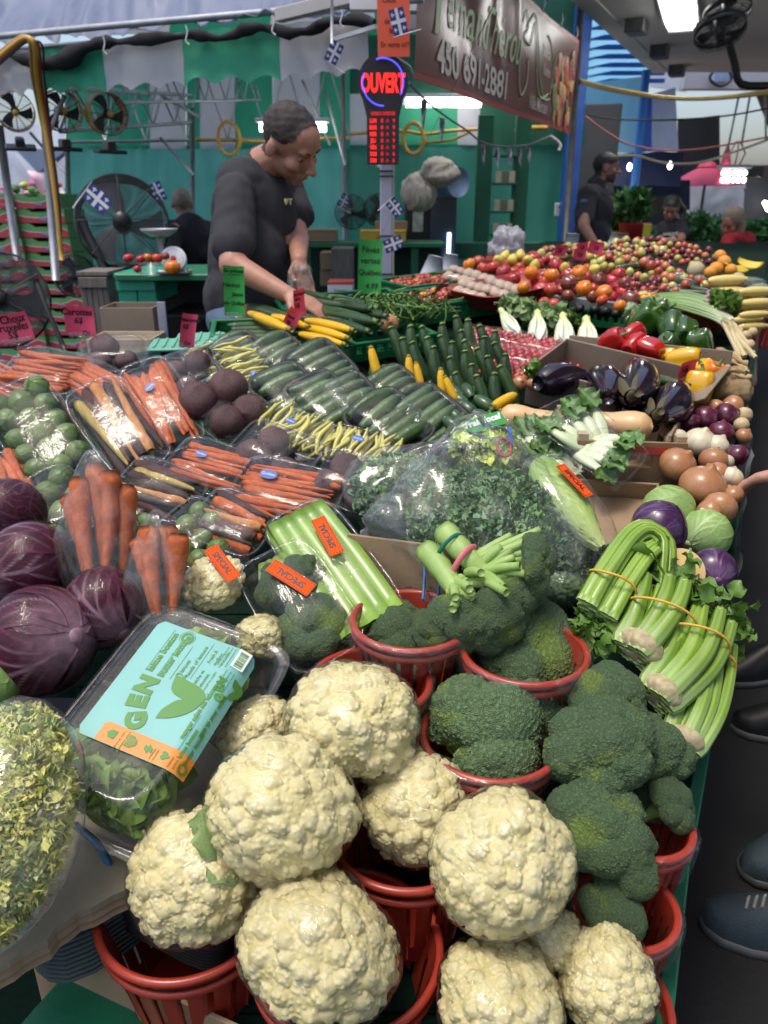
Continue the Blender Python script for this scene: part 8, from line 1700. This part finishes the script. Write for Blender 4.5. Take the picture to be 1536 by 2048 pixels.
# printed lettuce bag
T=kalebag('pale green lettuce bag with a green band and red looped lettering',965,905,70,58,.05,7,260,cl=(5,3.2,2.0),name='lettuce_bag',cat='bag of lettuce',curl=1.3)
zz=.066;ob('green_band',mk(*box((0,0,0),(.085,.034,.001)),GCARD,smooth=False),T,MT((-.005,.028,zz))@MR(.4,4,'Z'));text('Frais local',.020,WINK,T,MT((-.012,.03,zz+.001))@MR(.4,4,'Z'),shear=.3,bold=.001)
th=LS(.6,6.6,40);RDI=mat('red_print_bright',(.6,.03,.04));ob('red_loop',mk(*tube(NS([.03+np.cos(th)*.014,-.03+np.sin(th)*.022,th*0+zz-.004],1),.0028,6),RDI),T)
ob('blue_strip',mk(*box((.045,.0,zz-.004),(.010,.045,.001)),BLUS,smooth=False),T)
# kale crate board and brown card with blue straps behind the banded broccoli
ob('curved_carton',mk(*box((0,0,0),(.20,.006,.13),.001),CARD,smooth=False),None,frame(at(805,1150,.0),(1,-.32,0),(0,0,1)),'brown carton side between the wrapped celery and the banded broccoli','carton')
for x in(848,878):cable('packing_strap',[at(x,1115,.05),at(x+1,1150,.035),at(x-2,1200,.02)],.003,BLUB,'blue packing strap on the brown carton, %s one'%('left' if x==848 else 'right'))
filmlump('loose clear bag of dark greens under the right kale bag',1120,1180,60,40,.0,9,'greens_bag','bag of greens',BAG,mat('dark_greens',(.05,.10,.04),(.09,.15,.06),40,.6,bump=1,bsc=60),.12)
# onions and cabbages
for i,(x,y,r,k,rot,lab)in enumerate([(1356,930,38,'y',(.3,.5,0),'largest yellow onion at the left of the onion pile'),(1406,973,47,'y',(.25,.1,1),'widest yellow onion lying lowest in front of the pile'),(1428,922,30,'y',(.6,.4,2),'yellow onion behind and right of the largest one'),(1432,948,26,'y',(.3,.8,3),'yellow onion wedged above the widest one'),(1440,1015,34,'y',(.8,.8,2),'yellow onion under the widest one, right side'),(1465,990,22,'y',(.5,.1,4),'small reddish brown onion at the sheet edge'),(1418,1024,26,'y',(.5,1.2,4),'yellow onion between the cabbages, its root end showing'),(1465,812,22,'y',(.5,1.2,4),'yellow onion behind the red onions'),(1432,818,20,'y',(.5,1.2,1),'small brown onion below the celeriac'),(1488,872,17,'y',(.5,.2,1),'yellow onion at the aisle edge beside the red onions')]):loose('yellow_onion',lab,'onion',OY[i%3],x,y,r,.03,rot)
for i,(x,y,r,rot,lab)in enumerate([(1400,885,33,(.2,.2,0),'white onion with a pointed top above the yellow ones'),(1434,892,25,(.4,.3,1),'white onion right of the pointed one'),(1462,955,24,(.6,.3,2),'white onion beside the wedge of yellow onions'),(1352,880,24,(.2,1.0,2),'white onion half hidden behind the pointed one'),(1450,925,18,(.2,1.0,2),'small white onion between yellow onion and sheet edge')]):loose('white_onion',lab,'onion',OW_[i%2],x,y,r,.03,rot)
for i,(x,y,r,rot,lab)in enumerate([(1412,836,26,(.4,.8,0),'dark red onion at the left of the red onion group'),(1452,832,27,(.9,.8,1),'glossy purple onion with a papery streak, top right of the red group'),(1442,865,26,(.4,.3,2),'red onion in the middle of the red group'),(1474,910,23,(.5,.6,3),'red onion lying lowest by the plastic sheet'),(1380,845,20,(.5,.6,3),'red onion in the shade beside the aubergine box')]):loose('red_onion',lab,'onion',OR_[i%2],x,y,r,.03,rot)
def cab(label,px,py,r,kind,seed,rot,dz=.02):
 p=at(px,py,dz);rr=px2m(r,p);T=thing('cabbage',eul(p,*rot),label,'cabbage')
 if kind=='g':me=head('gcabb%d'%seed,1,6,GCAB,(1,1,1),(2.3,1.9,3.6),(1.7,1.5,2.2),nb=6,vw=.085,gu=36,gv=40,seed=seed,lift=.03,branch=.8)
 else:me=head('rcabb%d'%seed,1,6,RCAB,(1,1,1),(5.0,8.0,4.6),(2.5,3,2.5),nb=6,vw=.07,gu=36,gv=40,seed=seed,lift=.03,branch=.6)
 ob('head',me,T,MS(rr,4))
cab('pale green cabbage behind the front red cabbage',1338,1022,52,'g',1,(.9,.4,.3),.01);cab('pale green cabbage at the aisle edge with fine veins',1412,1068,50,'g',2,(1.3,.1,2),.0);cab('red cabbage in front of the green one, nearest the celery',1318,1055,55,'r',1,(1.0,.2,1.2),.05);cab('red cabbage at the aisle edge beside the cut rutabaga',1425,1142,46,'r',2,(1.6,.5,3),.0)
p=at(1366,1140,.06);r=px2m(46,p);T=thing('rutabaga',frame(p,(1,.1,0),(.05,-.85,.75)),'rutabaga cut in half showing its pale yellow flesh','rutabaga');ph=LS(.5*np.pi,np.pi,12);V,F=rev(np.sin(ph)*r,np.cos(ph)*r*.9,28);ob('skin',mk(V,F,mat('rutabaga_skin',(.30,.14,.16),(.52,.36,.2),8,.45)),T);th=LS(0,6.283,29)[:-1];V=np.vstack([NS([np.cos(th)*r*.985*k,np.sin(th)*r*.985*k,th*0+.001+.003*(1-k)],1)for k in(1,.6,.2)]+[[[0,0,.004]]]);ob('cut_face',mk(V,[gridf(3,28,False,True),NA([[56+i,56+(i+1)%28,84]for i in range(28)])],RUTA),T)
loose('turnip','purple and white turnip just above the celery tips','turnip',mk(*rev(np.sin(LS(0,np.pi,16)),np.cos(LS(0,np.pi,16))*.85,24),mat('turnip_skin',(.26,.06,.14),(.60,.5,.42),1.2,.35,contrast=(.45,.6))),1385,1188,30,.02,(.4,.3,0))
# ---- price cards ----
pricecard('pink price card reading Choux bruxelles at the left edge',[('Choux',.05,.80,1.1),('bruxelles',-.05,.52,1.1),('5$',-.1,.24,1.1)],at(36,690,.06)+Vector((0,0,.01)),.115,.075,yaw=-8,roll=9,size=.026)
pricecard('pink price card reading Carottes 6$',[('Carottes',-.08,.80,1.0),('6$',-.08,.52,.95),('Qc',.15,.10,.8)],at(163,672,.06),.085,.083,yaw=4,roll=-3,size=.024)
pricecard('narrow turned pink price card above the beetroots',[('Betteraves',.0,.82,.6),('6$',-.1,.62,.8),('Qc',.1,.12,.6)],at(372,694,.055),.045,.090,yaw=38,roll=-12,size=.022)
pricecard('tall green price card for yellow beans of Quebec',[('En primeur',-.0,.90,.85),('______',.0,.86,.8),('Haricot',-.15,.62,1.0),('Jaune',.12,.44,1.0),('du Québec',.0,.26,.9)],at(470,632,.07),.066,.150,GCARD,yaw=-5,roll=-3,size=.0165,tilt=-8)
pricecard('small pink price card above the zucchini crate, turned sideways',[('Zucchini',0,.82,.55),('vert',0,.65,.55),('5$',-.05,.42,.8)],at(601,634,.09),.042,.080,yaw=42,roll=8,size=.022)
pricecard('small dark pink price card lying slanted before the zucchini',[('jaune',0,.6,.6),('5$',0,.3,.6)],at(575,655,.08),.05,.055,yaw=50,roll=-30,size=.02)
pricecard('tall dark green price card behind the green beans',[('Fèves',0,.82,1.1),('vertes',0,.62,1.1),('Québec',0,.40,1.0),('4.99',.1,.15,1.0)],at(738,588,.05),.085,.185,GCARD,yaw=6,roll=-3,size=.026,clip=False)
for i,(x,y,s,lab)in enumerate([(1118,512,.055,'small pink card in the fruit heap, leftmost'),(1158,520,.05,'pink card low in the fruit heap'),(1165,505,.05,'pink card nearest the man in black'),(1188,508,.065,'broad pink card right of the one by the man in black'),(1370,755,.05,'bright pink sticker card on the aubergine box corner')]):pricecard(lab,[('5$',0,.5,1)],at(x,y,.10 if i<4 else.07),s,s*.8,yaw=rnd(-20,20),roll=rnd(-25,25),clip=False,size=.02)
ob('red_scoop',mk(*tube(path_obj([at(865,590,.06),at(880,575,.10),at(892,565,.14)],0,3),[.006,.008,.010,.014,.018,.02,.014],8,squash=.3),mat('dark_red_plastic',(.33,.03,.04))),None,None,'dark red pointed price holder in the farther cherry tomato crate','price holder')

# PEOPLE ===============
def blob(prims,vox=.007,sm=4):
 q=G();D,F=ico(3)
 for p in prims:
  if p[0]=='c':
   a,b=NA(tuple(p[1])),NA(tuple(p[2]));r0,r1=p[3],p[4];q.add(D*r0+a,F);q.add(D*r1+b,F);q.add(*tube([a,(a+b)/2,b],[r0,(r0+r1)/2,r1],14))
  else:q.add(D*NA(p[2]),F,M=(MT(p[1])@(p[3]if len(p)>3 else Matrix.Identity(4))))
 me=q.mesh(SKIN,col=False);o=bpy.data.objects.new('b',me);COL.objects.link(o)
 m=o.modifiers.new('r','REMESH');m.mode='VOXEL';m.voxel_size=vox;s=o.modifiers.new('s','SMOOTH');s.iterations=sm;s.factor=.6
 r=bpy.data.meshes.new_from_object(o.evaluated_get(bpy.context.evaluated_depsgraph_get()));bpy.data.objects.remove(o)
 n=len(r.vertices);V=np.zeros(n*3,np.float32);r.vertices.foreach_get('co',V);V=V.reshape(-1,3).astype(float)
 nf=len(r.polygons);L=np.zeros(len(r.loops),np.int32);r.loops.foreach_get('vertex_index',L);return V,L.reshape(-1,4)
def hprims(M,s=1.0):
 T=lambda x,y,z:M@Vector((x*s,y*s,z*s));Rm=M.to_3x3().to_4x4()
 e=lambda c,r:('e',T(*c),tuple(v*s for v in r),Rm);c=lambda a,b,r0,r1:('c',T(*a),T(*b),r0*s,r1*s)
 o=[e((0,.012,.035),(.074,.094,.083)),e((0,-.030,.045),(.062,.062,.060)),e((0,-.022,-.045),(.056,.062,.058)),e((0,-.066,-.088),(.024,.020,.018)),c((0,-.088,.018),(0,-.116,-.024),.008,.0125),e((.012,-.102,-.028),(.009,.01,.008)),e((-.012,-.102,-.028),(.009,.01,.008)),c((-.036,-.080,.034),(.036,-.080,.034),.012,.012),e((.042,-.060,-.02),(.022,.026,.022)),e((-.042,-.060,-.02),(.022,.026,.022)),c((-.018,-.084,-.056),(.018,-.084,-.056),.008,.008),c((-.016,-.081,-.068),(.016,-.081,-.068),.0075,.0075)]
 for x in(-1,1):o.append(e((x*.077,.012,-.008),(.009,.020,.031)));o.append(c((x*.030,-.05,.006),(x*.031,-.060,.006),.016,.017))
 return o
def hand(w,d,n,s=1.0,curl=.5,side=1):
 """prims of a hand: wrist w, finger direction d, palm normal n"""
 d=Vector(d).normalized();n=Vector(n);n=(n-d*n.dot(d)).normalized();x=d.cross(n)*side;w=Vector(w);o=[('c',w,w+d*.03*s,.024*s,.026*s)]
 for i in range(4):
  b=w+d*.085*s+x*(i-1.5)*.021*s;o.append(('c',w+d*.03*s+x*(i-1.5)*.012*s,b,.017*s,.0125*s));l=(.036,.042,.040,.030)[i]*s;p=b;dd=d
  for k in range(3):
   dd=(dd+n*curl*(.5+.35*k)).normalized();e=p+dd*l*(1,.7,.55)[k];o.append(('c',p,e,(.0098-.001*k)*s,(.0092-.001*k)*s));p=e
 t0=w+d*.025*s-x*.026*s;t1=t0+(d*.6-x*.7+n*.3).normalized()*.042*s;t2=t1+(d*.9-x*.1+n*.5).normalized()*.034*s;o+=[('c',t0,t1,.014*s,.011*s),('c',t1,t2,.011*s,.009*s)];return o
def limb(a,b,r0,r1):return('c',a,b,r0,r1)
def cloth(T,name,prims,mt_,vox=.009,sm=5,wr=.004,seed=1,cut=None):
 V,F=blob(prims,vox,sm);V=V+wr*NS([noi(V*[1,1,.6],16,seed+i)for i in range(3)],1)
 if cut is not None:k=cut(V[F].mean(1));F=F[k]
 return ob(name,mk(V,F,mt_),T)
def headbits(T,H,V,F,hair,hm,s=1.0,brow=None,eyes=True,lips=(.30,.12,.09)):
 A=NA(H.inverted());L=V@A[:3,:3].T+A[:3,3];L=L/s;c=L[F].mean(1);rad=np.linalg.norm(c-[0,0,.02],axis=1)
 if hair:
  k=hair(c)&(rad<.16);u,inv=np.unique(F[k],return_inverse=True);VV=V[u];ctr=NA(H.translation);d=VV-ctr;d/=np.linalg.norm(d,axis=1)[:,None];VV=VV+d*(.0045+.003*noi(VV,90,3))[:,None];ob('hair',mk(VV,inv.reshape(-1,4),hm),T)
 if eyes:
  D,F2=ico(2)
  for x in(-1,1):
   ob('eye',V_('eyew',lambda:mk(D*[.0115,.006,.0065],F2,mat('eye_white',(.32,.28,.26)))),T,H@MS(s,4)@MT((x*.030,-.0745,.007)));ob('iris',V_('eyei',lambda:mk(D*.0055,F2,mat('iris',(.02,.012,.01),rough=.2))),T,H@MS(s,4)@MT((x*.030,-.0785,.005)))
   ob('eyebrow',V_(('brow',(brow or hm).name,x),lambda:mk(*tube([[x*.014,-.093,.030],[x*.03,-.090,.037],[x*.048,-.078,.031]],[.0035,.0045,.002],6,squash=.6),brow or hm)),T,H@MS(s,4))
  ob('lips',V_(('lips',lips),lambda:mk(*tube([[-.021,-.086,-.0615],[-.008,-.0925,-.061],[.008,-.0925,-.061],[.021,-.086,-.0615]],[.001,.0042,.0042,.001],6),mat('lips%d'%int(lips[0]*100),lips))),T,H@MS(s,4))
def J(px,py,t):return ontd(px,py,t)
HM=lambda c,face,up=(0,0,1):(lambda y,u:Matrix((y.cross(u).normalized(),y,y.cross(u).normalized().cross(y))).transposed().to_4x4())(-Vector(face).normalized(),Vector(up))
def hmat(c,face,up=(0,0,1)):
 y=-Vector(face).normalized();x=y.cross(Vector(up)).normalized();z=x.cross(y);M=Matrix((x,y,z)).transposed().to_4x4();M.translation=c;return M
BLKS=mat('black_tshirt',(.030,.030,.036),(.022,.022,.027),5,.9,bump=.2,bsc=300);JEAN=mat('blue_jeans',(.10,.15,.24),(.07,.11,.18),30,.85,bump=.2,bsc=300);BROWNH=mat('greying_brown_hair',(.016,.010,.008),(.045,.036,.033),40,.7,bump=.8,bsc=300,st=(1,1,1));DARKH=mat('black_hair',(.010,.008,.008),(.02,.016,.015),40,.5,bump=.6,bsc=300);GREYH=mat('grey_blond_hair',(.36,.29,.21),(.22,.17,.13),60,.7,bump=1,bsc=220)
def body(label,H,prims,hair,hm,s=1.0,vox=.0065,brow=None,eyes=True,name='person',tint=(1,1,1),beard=None):
 T=thing(name,Matrix.Identity(4),label,'person');V,F=blob(hprims(H,s)+prims,vox,3);col=np.ones((len(V),3))*NA(tint)
 if beard:A=NA(H.inverted());L=(V@A[:3,:3].T+A[:3,3])/s;k=beard(L)[:,None];col=col*(1-k)+col*NA([.35,.38,.45])*k
 ob('body',mk(V,F,SKIN,col),T);headbits(T,H,V,F,hair,hm,s,brow,eyes);return T,V,F
# vendor
H=hmat(J(580,288,2.70),(.74,-.38,-.62),(-.28,-.10,1));s=1.10
cx=J(508,440,2.86);nb=J(520,335,2.83);hd=H.translation
shR,shL=J(470,388,2.70),J(566,384,3.02)
elR,wrR=J(466,530,2.62),J(572,588,2.58);elL,wrL=J(596,478,2.92),J(598,520,2.76)
hip=J(492,640,2.88)
arms=[limb(shR,elR,.060,.048),limb(elR,wrR,.047,.030),limb(shL,elL,.056,.044),limb(elL,wrL,.043,.029)]+hand(wrR,(.8,-.25,-.3),(0,.2,-1),1.05,.35)+hand(wrL,(.20,-.35,-1),(.6,-.6,.1),1.1,.5,-1)
core=[limb(nb,hd+Vector((-.03,.03,-.03)),.068,.060),('e',cx,(.14,.12,.20)),limb(shR,shL,.06,.06),('e',J(500,560,2.88),(.14,.13,.2)),limb(hip+Vector((-.0,-.09,0)),Vector((hip.x+.02,hip.y-.10,.55)),.085,.06),limb(hip+Vector((0,.09,0)),Vector((hip.x-.02,hip.y+.10,.55)),.085,.06),limb(Vector((hip.x+.02,hip.y-.10,.55)),Vector((hip.x,hip.y-.10,.09)),.06,.04),limb(Vector((hip.x-.02,hip.y+.10,.55)),Vector((hip.x-.02,hip.y+.10,.09)),.06,.04)]
T,V,F=body('man in a charcoal t-shirt and jeans leaning over the zucchini, holding a plastic bag',H,core+arms,lambda c:(c[:,2]>.005+1.1*np.maximum(0,-c[:,1]-.0))&(c[:,1]>-.05)&~((np.abs(c[:,0])>.068)&(c[:,2]<.03))|((c[:,1]>.03)&(c[:,2]>-.05)),BROWNH,s,tint=(.92,.86,.86),beard=lambda L:((L[:,2]<-.035)&(L[:,1]<-.01)&(L[:,2]>-.12))*.35)
cloth(T,'tshirt',[('e',J(512,430,2.87),(.152,.140,.195)),limb(J(487,372,2.80),J(552,372,2.98),.105,.100),limb(nb+Vector((0,0,-.035)),nb+Vector((.01,0,.005)),.085,.070),limb(shR,J(468,490,2.64),.070,.074),limb(shL,J(592,430,2.97),.078,.072),('e',J(500,530,2.87),(.158,.152,.20)),('e',J(487,600,2.88),(.155,.15,.15)),limb(J(450,400,2.84),J(446,610,2.9),.055,.062)],BLKS,.008,5,.006)
cloth(T,'jeans',[('e',hip,(.155,.15,.11)),limb(hip+Vector((0,-.08,-.02)),Vector((hip.x+.02,hip.y-.10,.15)),.105,.08),limb(hip+Vector((0,.08,-.02)),Vector((hip.x-.02,hip.y+.10,.15)),.105,.08)],JEAN,.012)
p=onplane(576,403,J(572,403,2.78),Vector((.5,-1,.1)));text('FT',.026,mat('worn_gold_print',(.5,.45,.2)),T,frame(J(577,404,2.70),(.8,.6,0),(.5,-.8,.1)),ext=.004,bold=.001)
filmlump('clear plastic bag held open by the man in the charcoal t-shirt',600,560,24,30,.12,3,'held_bag','plastic bag',BAGH)
# man in black at the right
H=hmat(J(1212,337,6.15),(1,-.12,-.05),(-.08,0,1));sR,sL=J(1176,392,6.0),J(1200,390,6.45);nb=J(1192,372,6.2)
pr=[limb(nb,H.translation+Vector((-.03,0,-.05)),.06,.055),('e',J(1188,430,6.25),(.13,.17,.2)),limb(sR,J(1167,452,5.9),.055,.044),limb(J(1167,452,5.9),J(1200,506,5.85),.043,.030),limb(sL,J(1212,455,6.4),.052,.042),limb(J(1212,455,6.4),J(1222,500,6.1),.042,.03)]+hand(J(1202,508,5.83),(.6,-.2,-.6),(0,-.3,-1),1,.4)+hand(J(1222,502,6.1),(.5,-.3,-.7),(0,-.3,-1),1,.4)+[limb(J(1185,480,6.3),Vector((J(1185,480,6.3).x,5.9,.1)),.14,.07)]
T,V,F=body('bearded man in a black t-shirt in profile before the grey panel',H,pr,lambda c:(c[:,2]>.03+.55*np.maximum(0,-c[:,1]-.03))&(c[:,1]>-.08)&~((np.abs(c[:,0])>.068)&(c[:,2]<.035))|((c[:,1]>.035)&(c[:,2]>-.06)),DARKH,1.0,.009,tint=(.72,.70,.72),beard=lambda L:((L[:,2]<-.04)&(L[:,1]<.0)&(L[:,2]>-.13))*1.)
cloth(T,'tshirt',[('e',J(1188,425,6.25),(.155,.19,.20)),limb(sR,sL,.085,.085),limb(nb,nb+Vector((0,0,.01)),.08,.065),limb(sR,J(1169,438,5.95),.076,.07),limb(sL,J(1208,440,6.4),.075,.068),('e',J(1183,480,6.28),(.155,.17,.25))],BLKS,.011,4,.006);ob('sleeve_print',mk(*box((0,0,0),(.05,.018,.004),.002),mat('blue_sleeve_print',(.08,.2,.4)),smooth=False),T,frame(J(1168,402,5.86),(1,0,0),(0,-1,0)))
# dark haired woman
H=hmat(J(1342,418,7.3),(-.35,-.80,-.42),(0,-.2,1));nb=J(1346,438,7.4);sR,sL=J(1328,455,7.35),J(1366,452,7.4)
pr=[limb(nb,H.translation+Vector((0,.03,-.04)),.05,.048),('e',J(1345,475,7.4),(.13,.10,.16)),limb(sR,J(1322,480,7.3),.042,.036),limb(J(1322,480,7.3),J(1312,496,7.0),.034,.025),limb(sL,J(1362,482,7.15),.043,.037),limb(J(1362,482,7.15),J(1322,494,6.85),.036,.025)]+hand(J(1318,495,6.82),(-1,-.2,-.3),(0,0,-1),.95,.4)+[limb(J(1345,490,7.4),Vector((J(1345,490,7.4).x,7.2,.1)),.13,.07)]
T,V,F=body('woman in a black t-shirt with a long dark ponytail, reaching left over the fruit',H,pr,lambda c:(c[:,2]>.04+.5*np.maximum(0,-c[:,1]-.04))&(c[:,1]>-.085)|((c[:,1]>.0)&(c[:,2]>-.06)),DARKH,.95,.009,tint=(.95,.85,.85))
cloth(T,'tshirt',[('e',J(1345,472,7.4),(.150,.12,.16)),limb(sR,sL,.065,.065),limb(sR,J(1326,470,7.32),.058,.056),limb(sL,J(1366,472,7.25),.06,.058),('e',J(1345,510,7.42),(.14,.12,.2))],BLKS,.011,4,.005);V2,F2=blob([limb(H@Vector((0,.10,.05)),J(1364,420,7.5),.035,.045),limb(J(1364,420,7.5),J(1366,455,7.45),.045,.02),('e',H@Vector((0,.03,.06)),(.08,.08,.06))],.01,3);ob('ponytail',mk(V2,F2,DARKH),T)
M=frame(J(1341,468,7.15),(1,.15,0),(-.1,-1,.2));text('MARCHÉ',.034,WINK,T,M,ext=.002,bold=.001);text('FRUITS',.034,WINK,T,M@MT((0,-.045,0)),ext=.002,bold=.001)
# woman in red
H=hmat(J(1464,448,6.6),(-.75,-.55,-.35),(0,-.1,1));nb=J(1474,470,6.65);sR,sL=J(1458,482,6.45),J(1495,480,6.75);RSH=mat('red_tshirt',(.45,.018,.03),(.38,.015,.025),6,.85)
pr=[limb(nb,H.translation+Vector((.02,.02,-.04)),.052,.048),('e',J(1474,505,6.65),(.14,.12,.16)),limb(sR,J(1450,500,6.4),.045,.038),limb(J(1450,500,6.4),J(1438,512,6.2),.036,.026),limb(sL,J(1494,508,6.5),.046,.040),limb(J(1494,508,6.5),J(1440,516,6.25),.040,.027)]+hand(J(1438,515,6.22),(-1,-.2,-.2),(0,0,-1),.95,.4)+[limb(J(1475,520,6.65),Vector((J(1475,520,6.65).x,6.4,.1)),.14,.07)]
T,V,F=body('woman in a red t-shirt and black apron with a grey blond bob',H,pr,None,GREYH,.95,.009,tint=(1,.85,.82),brow=GREYH)
cloth(T,'tshirt',[('e',J(1476,500,6.65),(.155,.13,.16)),limb(sR,sL,.07,.07),limb(sL,J(1497,504,6.55),.066,.064),limb(sR,J(1455,494,6.42),.062,.06)],RSH,.011,4,.006);cloth(T,'apron',[('e',J(1462,508,6.48),(.10,.07,.13)),limb(J(1466,480,6.5),J(1462,505,6.42),.03,.07)],BLKS,.011,4,.004)
V2,F2=blob([('e',H@Vector((0,.025,.05)),(.098,.104,.09)),('e',H@Vector((.07,.02,-.03)),(.035,.06,.09)),('e',H@Vector((-.07,.02,-.03)),(.035,.06,.09)),('e',H@Vector((0,.07,-.02)),(.07,.04,.08))],.009,3);ob('hair',mk(V2+.004*NS([noi(V2,60,i)for i in range(3)],1),F2,GREYH),T);text('Marché',.03,WINK,T,frame(J(1470,491,6.38),(1,.3,.1),(-.3,-1,.2)),ext=.002)
# seated person seen from behind
H=hmat(J(364,408,6.3),(-.35,.9,-.1));nb=J(372,440,6.35);pr=[limb(nb,H.translation,.06,.055),('e',J(382,480,6.35),(.17,.13,.2)),limb(J(350,460,6.2),J(345,510,6.1),.055,.05),limb(J(408,458,6.4),J(412,505,6.3),.055,.05)]
T,V,F=body('person with short grey blond hair in a dark jacket, seated with the back turned',H,pr,lambda c:(c[:,1]>-.06)&(c[:,2]>-.07),GREYH,1.0,.009,eyes=False)
cloth(T,'jacket',[('e',J(384,490,6.35),(.20,.15,.25)),limb(J(350,462,6.25),J(410,460,6.4),.085,.085),limb(J(348,465,6.2),J(342,515,6.1),.075,.07),limb(J(408,462,6.4),J(414,508,6.3),.08,.075)],mat('dark_jacket',(.012,.012,.018),(.01,.01,.014),6,.8),.012,4,.008)
# customers in the aisle
def shoe(T,toe,heel,mt_,sole,lace=True):
 a,b=Vector(toe),Vector(heel);d=b-a;L_=d.length;M=frame(a,d,(0,0,1));n=26;k=20;t=LS(0,1,n);w=L_*.185*np.interp(t,[0,.04,.15,.35,.6,.85,.97,1],[.05,.55,.95,1.05,.85,.80,.62,.05]);hh=L_*np.interp(t,[0,.04,.2,.42,.6,.8,.97,1],[.02,.15,.22,.34,.44,.46,.42,.05]);th=LS(0,np.pi,k)
 V=NS([np.repeat((t*L_)[:,None],k,1),w[:,None]*np.cos(th)[None],.018+hh[:,None]*np.sin(th)[None]**.75],-1).reshape(-1,3);ob('upper',mk(V,gridf(n,k),mt_),T,M)
 th2=LS(0,2*np.pi,40)[:-1];V=[]
 for z,o in((.0,.0),(.0,.004),(.010,.006),(.022,.005),(.024,-.002)):V.append(np.vstack([NS([t*L_,-(w+o),0*t+z],1),NS([t[::-1]*L_,(w[::-1]+o),0*t+z],1)]))
 ob('sole',mk(np.vstack(V),gridf(5,2*n,False,True),sole),T,M)
 if lace:
  q=G()
  for i in range(6):
   x=L_*(.30+.05*i);z=.018+np.interp(x/L_,t,hh)*1.0+.003;ww=L_*.065;q.add(*tube([[x-.004,-ww,z-.008],[x,0,z+.004],[x+.006,ww,z-.008]],.0032,5))
  ob('laces',q.mesh(mat('grey_laces',(.32,.31,.30)),col=False),T,M)
def customer(label,s1,s2,hnd,tz,mt1,trous,shirt,seed,lace=True):
 T=thing('person',Matrix.Identity(4),label,'person');h1,h2=Vector(s1[1]),Vector(s2[1]);c=(h1+h2)/2;hipz=.92;d=(h1-Vector(s1[0])).normalized();side=Vector((-d.y,d.x,0));C0=c-d*.02
 H=hmat(C0+Vector((-.02*1,0,1.56)),tuple(-d+Vector((0,0,-.3))));sh=C0+Vector((0,0,1.36));hd_=Vector(hnd)
 sA,sB=sh+side*.18,sh-side*.18;near,far=(sA,sB)if(sA-hd_).length<(sB-hd_).length else(sB,sA);el=near.lerp(hd_,.5)+Vector((.05,0,-.10));dirh=(hd_-el).normalized();w=hd_+dirh*-.09
 pr=[limb(sh,H.translation,.06,.055),('e',C0+Vector((0,0,1.15)),(.14,.14,.24)),limb(near,el,.052,.042),limb(el,w,.042,.028),limb(far,far+Vector((0,0,-.28)),.052,.042),limb(far+Vector((0,0,-.28)),far-d*.12+Vector((0,0,-.5)),.042,.03)]+hand(w,dirh,(0,-.3,-1),1,.7)+[limb(C0+Vector((0,0,.95))+side*k*.09,h+Vector((0,0,.5)),.085,.06)for k,h in((1,h1 if(h1-c).dot(side)>0 else h2),(-1,h2 if(h1-c).dot(side)>0 else h1))]+[limb(h+Vector((0,0,.5)),h-d*.04+Vector((0,0,.09)),.06,.042)for h in(h1,h2)]
 V,F=blob(hprims(H)+pr,.009,3);ob('body',mk(V,F,SKIN,np.ones((len(V),3))),T);headbits(T,H,V,F,lambda c_:(c_[:,2]>.03)&(c_[:,1]>-.08)|((c_[:,1]>.03)&(c_[:,2]>-.05)),DARKH)
 cloth(T,'shirt',[('e',C0+Vector((0,0,1.15)),(.17,.17,.24)),limb(sA,sB,.08,.08),limb(near,el.lerp(w,.55),.075,.05),limb(far,far+Vector((0,0,-.28)),.07,.06),('e',C0+Vector((0,0,.95)),(.17,.16,.12))],shirt,.013)
 cloth(T,'trousers',[('e',C0+Vector((0,0,.92)),(.16,.15,.12))]+[limb(C0+Vector((0,0,.88))+(h-c)*.7,h-d*.03+Vector((0,0,.16)),.10,.07)for h in(h1,h2)],trous,.013)
 for a,b in(s1,s2):shoe(T,a,b,mt1,mat('shoe_sole',(.10,.10,.10)),lace)
 return T
F0=lambda x,y:tuple(onZ(x,y,.02).xy)+(.0,)
SH=mat('teal_grey_shoe',(.035,.055,.070),(.028,.045,.058),40,.7,bump=.4,bsc=200)
h1=onZ(1400,1822,.03);h2=onZ(1486,1738,.03);ddir=Vector((.93,-.36,0)).normalized()
customer('customer beside the stand, one hand and teal laced shoes visible',((h1.x,h1.y,0),tuple(Vector((h1.x,h1.y,0))+ddir*.29)),((h2.x,h2.y,0),tuple(Vector((h2.x,h2.y,0))+Vector((.96,.26,0)).normalized()*.29)),J(1520,955,1.5),0,SH,mat('dark_trousers',(.015,.017,.025)),mat('navy_sleeve',(.04,.055,.10)),1)
h3=onZ(1462,1440,.03);customer('customer farther along the aisle, only a black shoe showing',((h3.x,h3.y,0),(h3.x+.27,h3.y-.06,0)),((h3.x+.06,h3.y+.25,0),(h3.x+.33,h3.y+.28,0)),Vector((h3.x+.30,h3.y+.1,1.05)),0,mat('black_shoe',(.012,.012,.013)),mat('dark_trousers',(.015,.017,.025)),mat('navy_sleeve',(.04,.055,.10)),2,False)
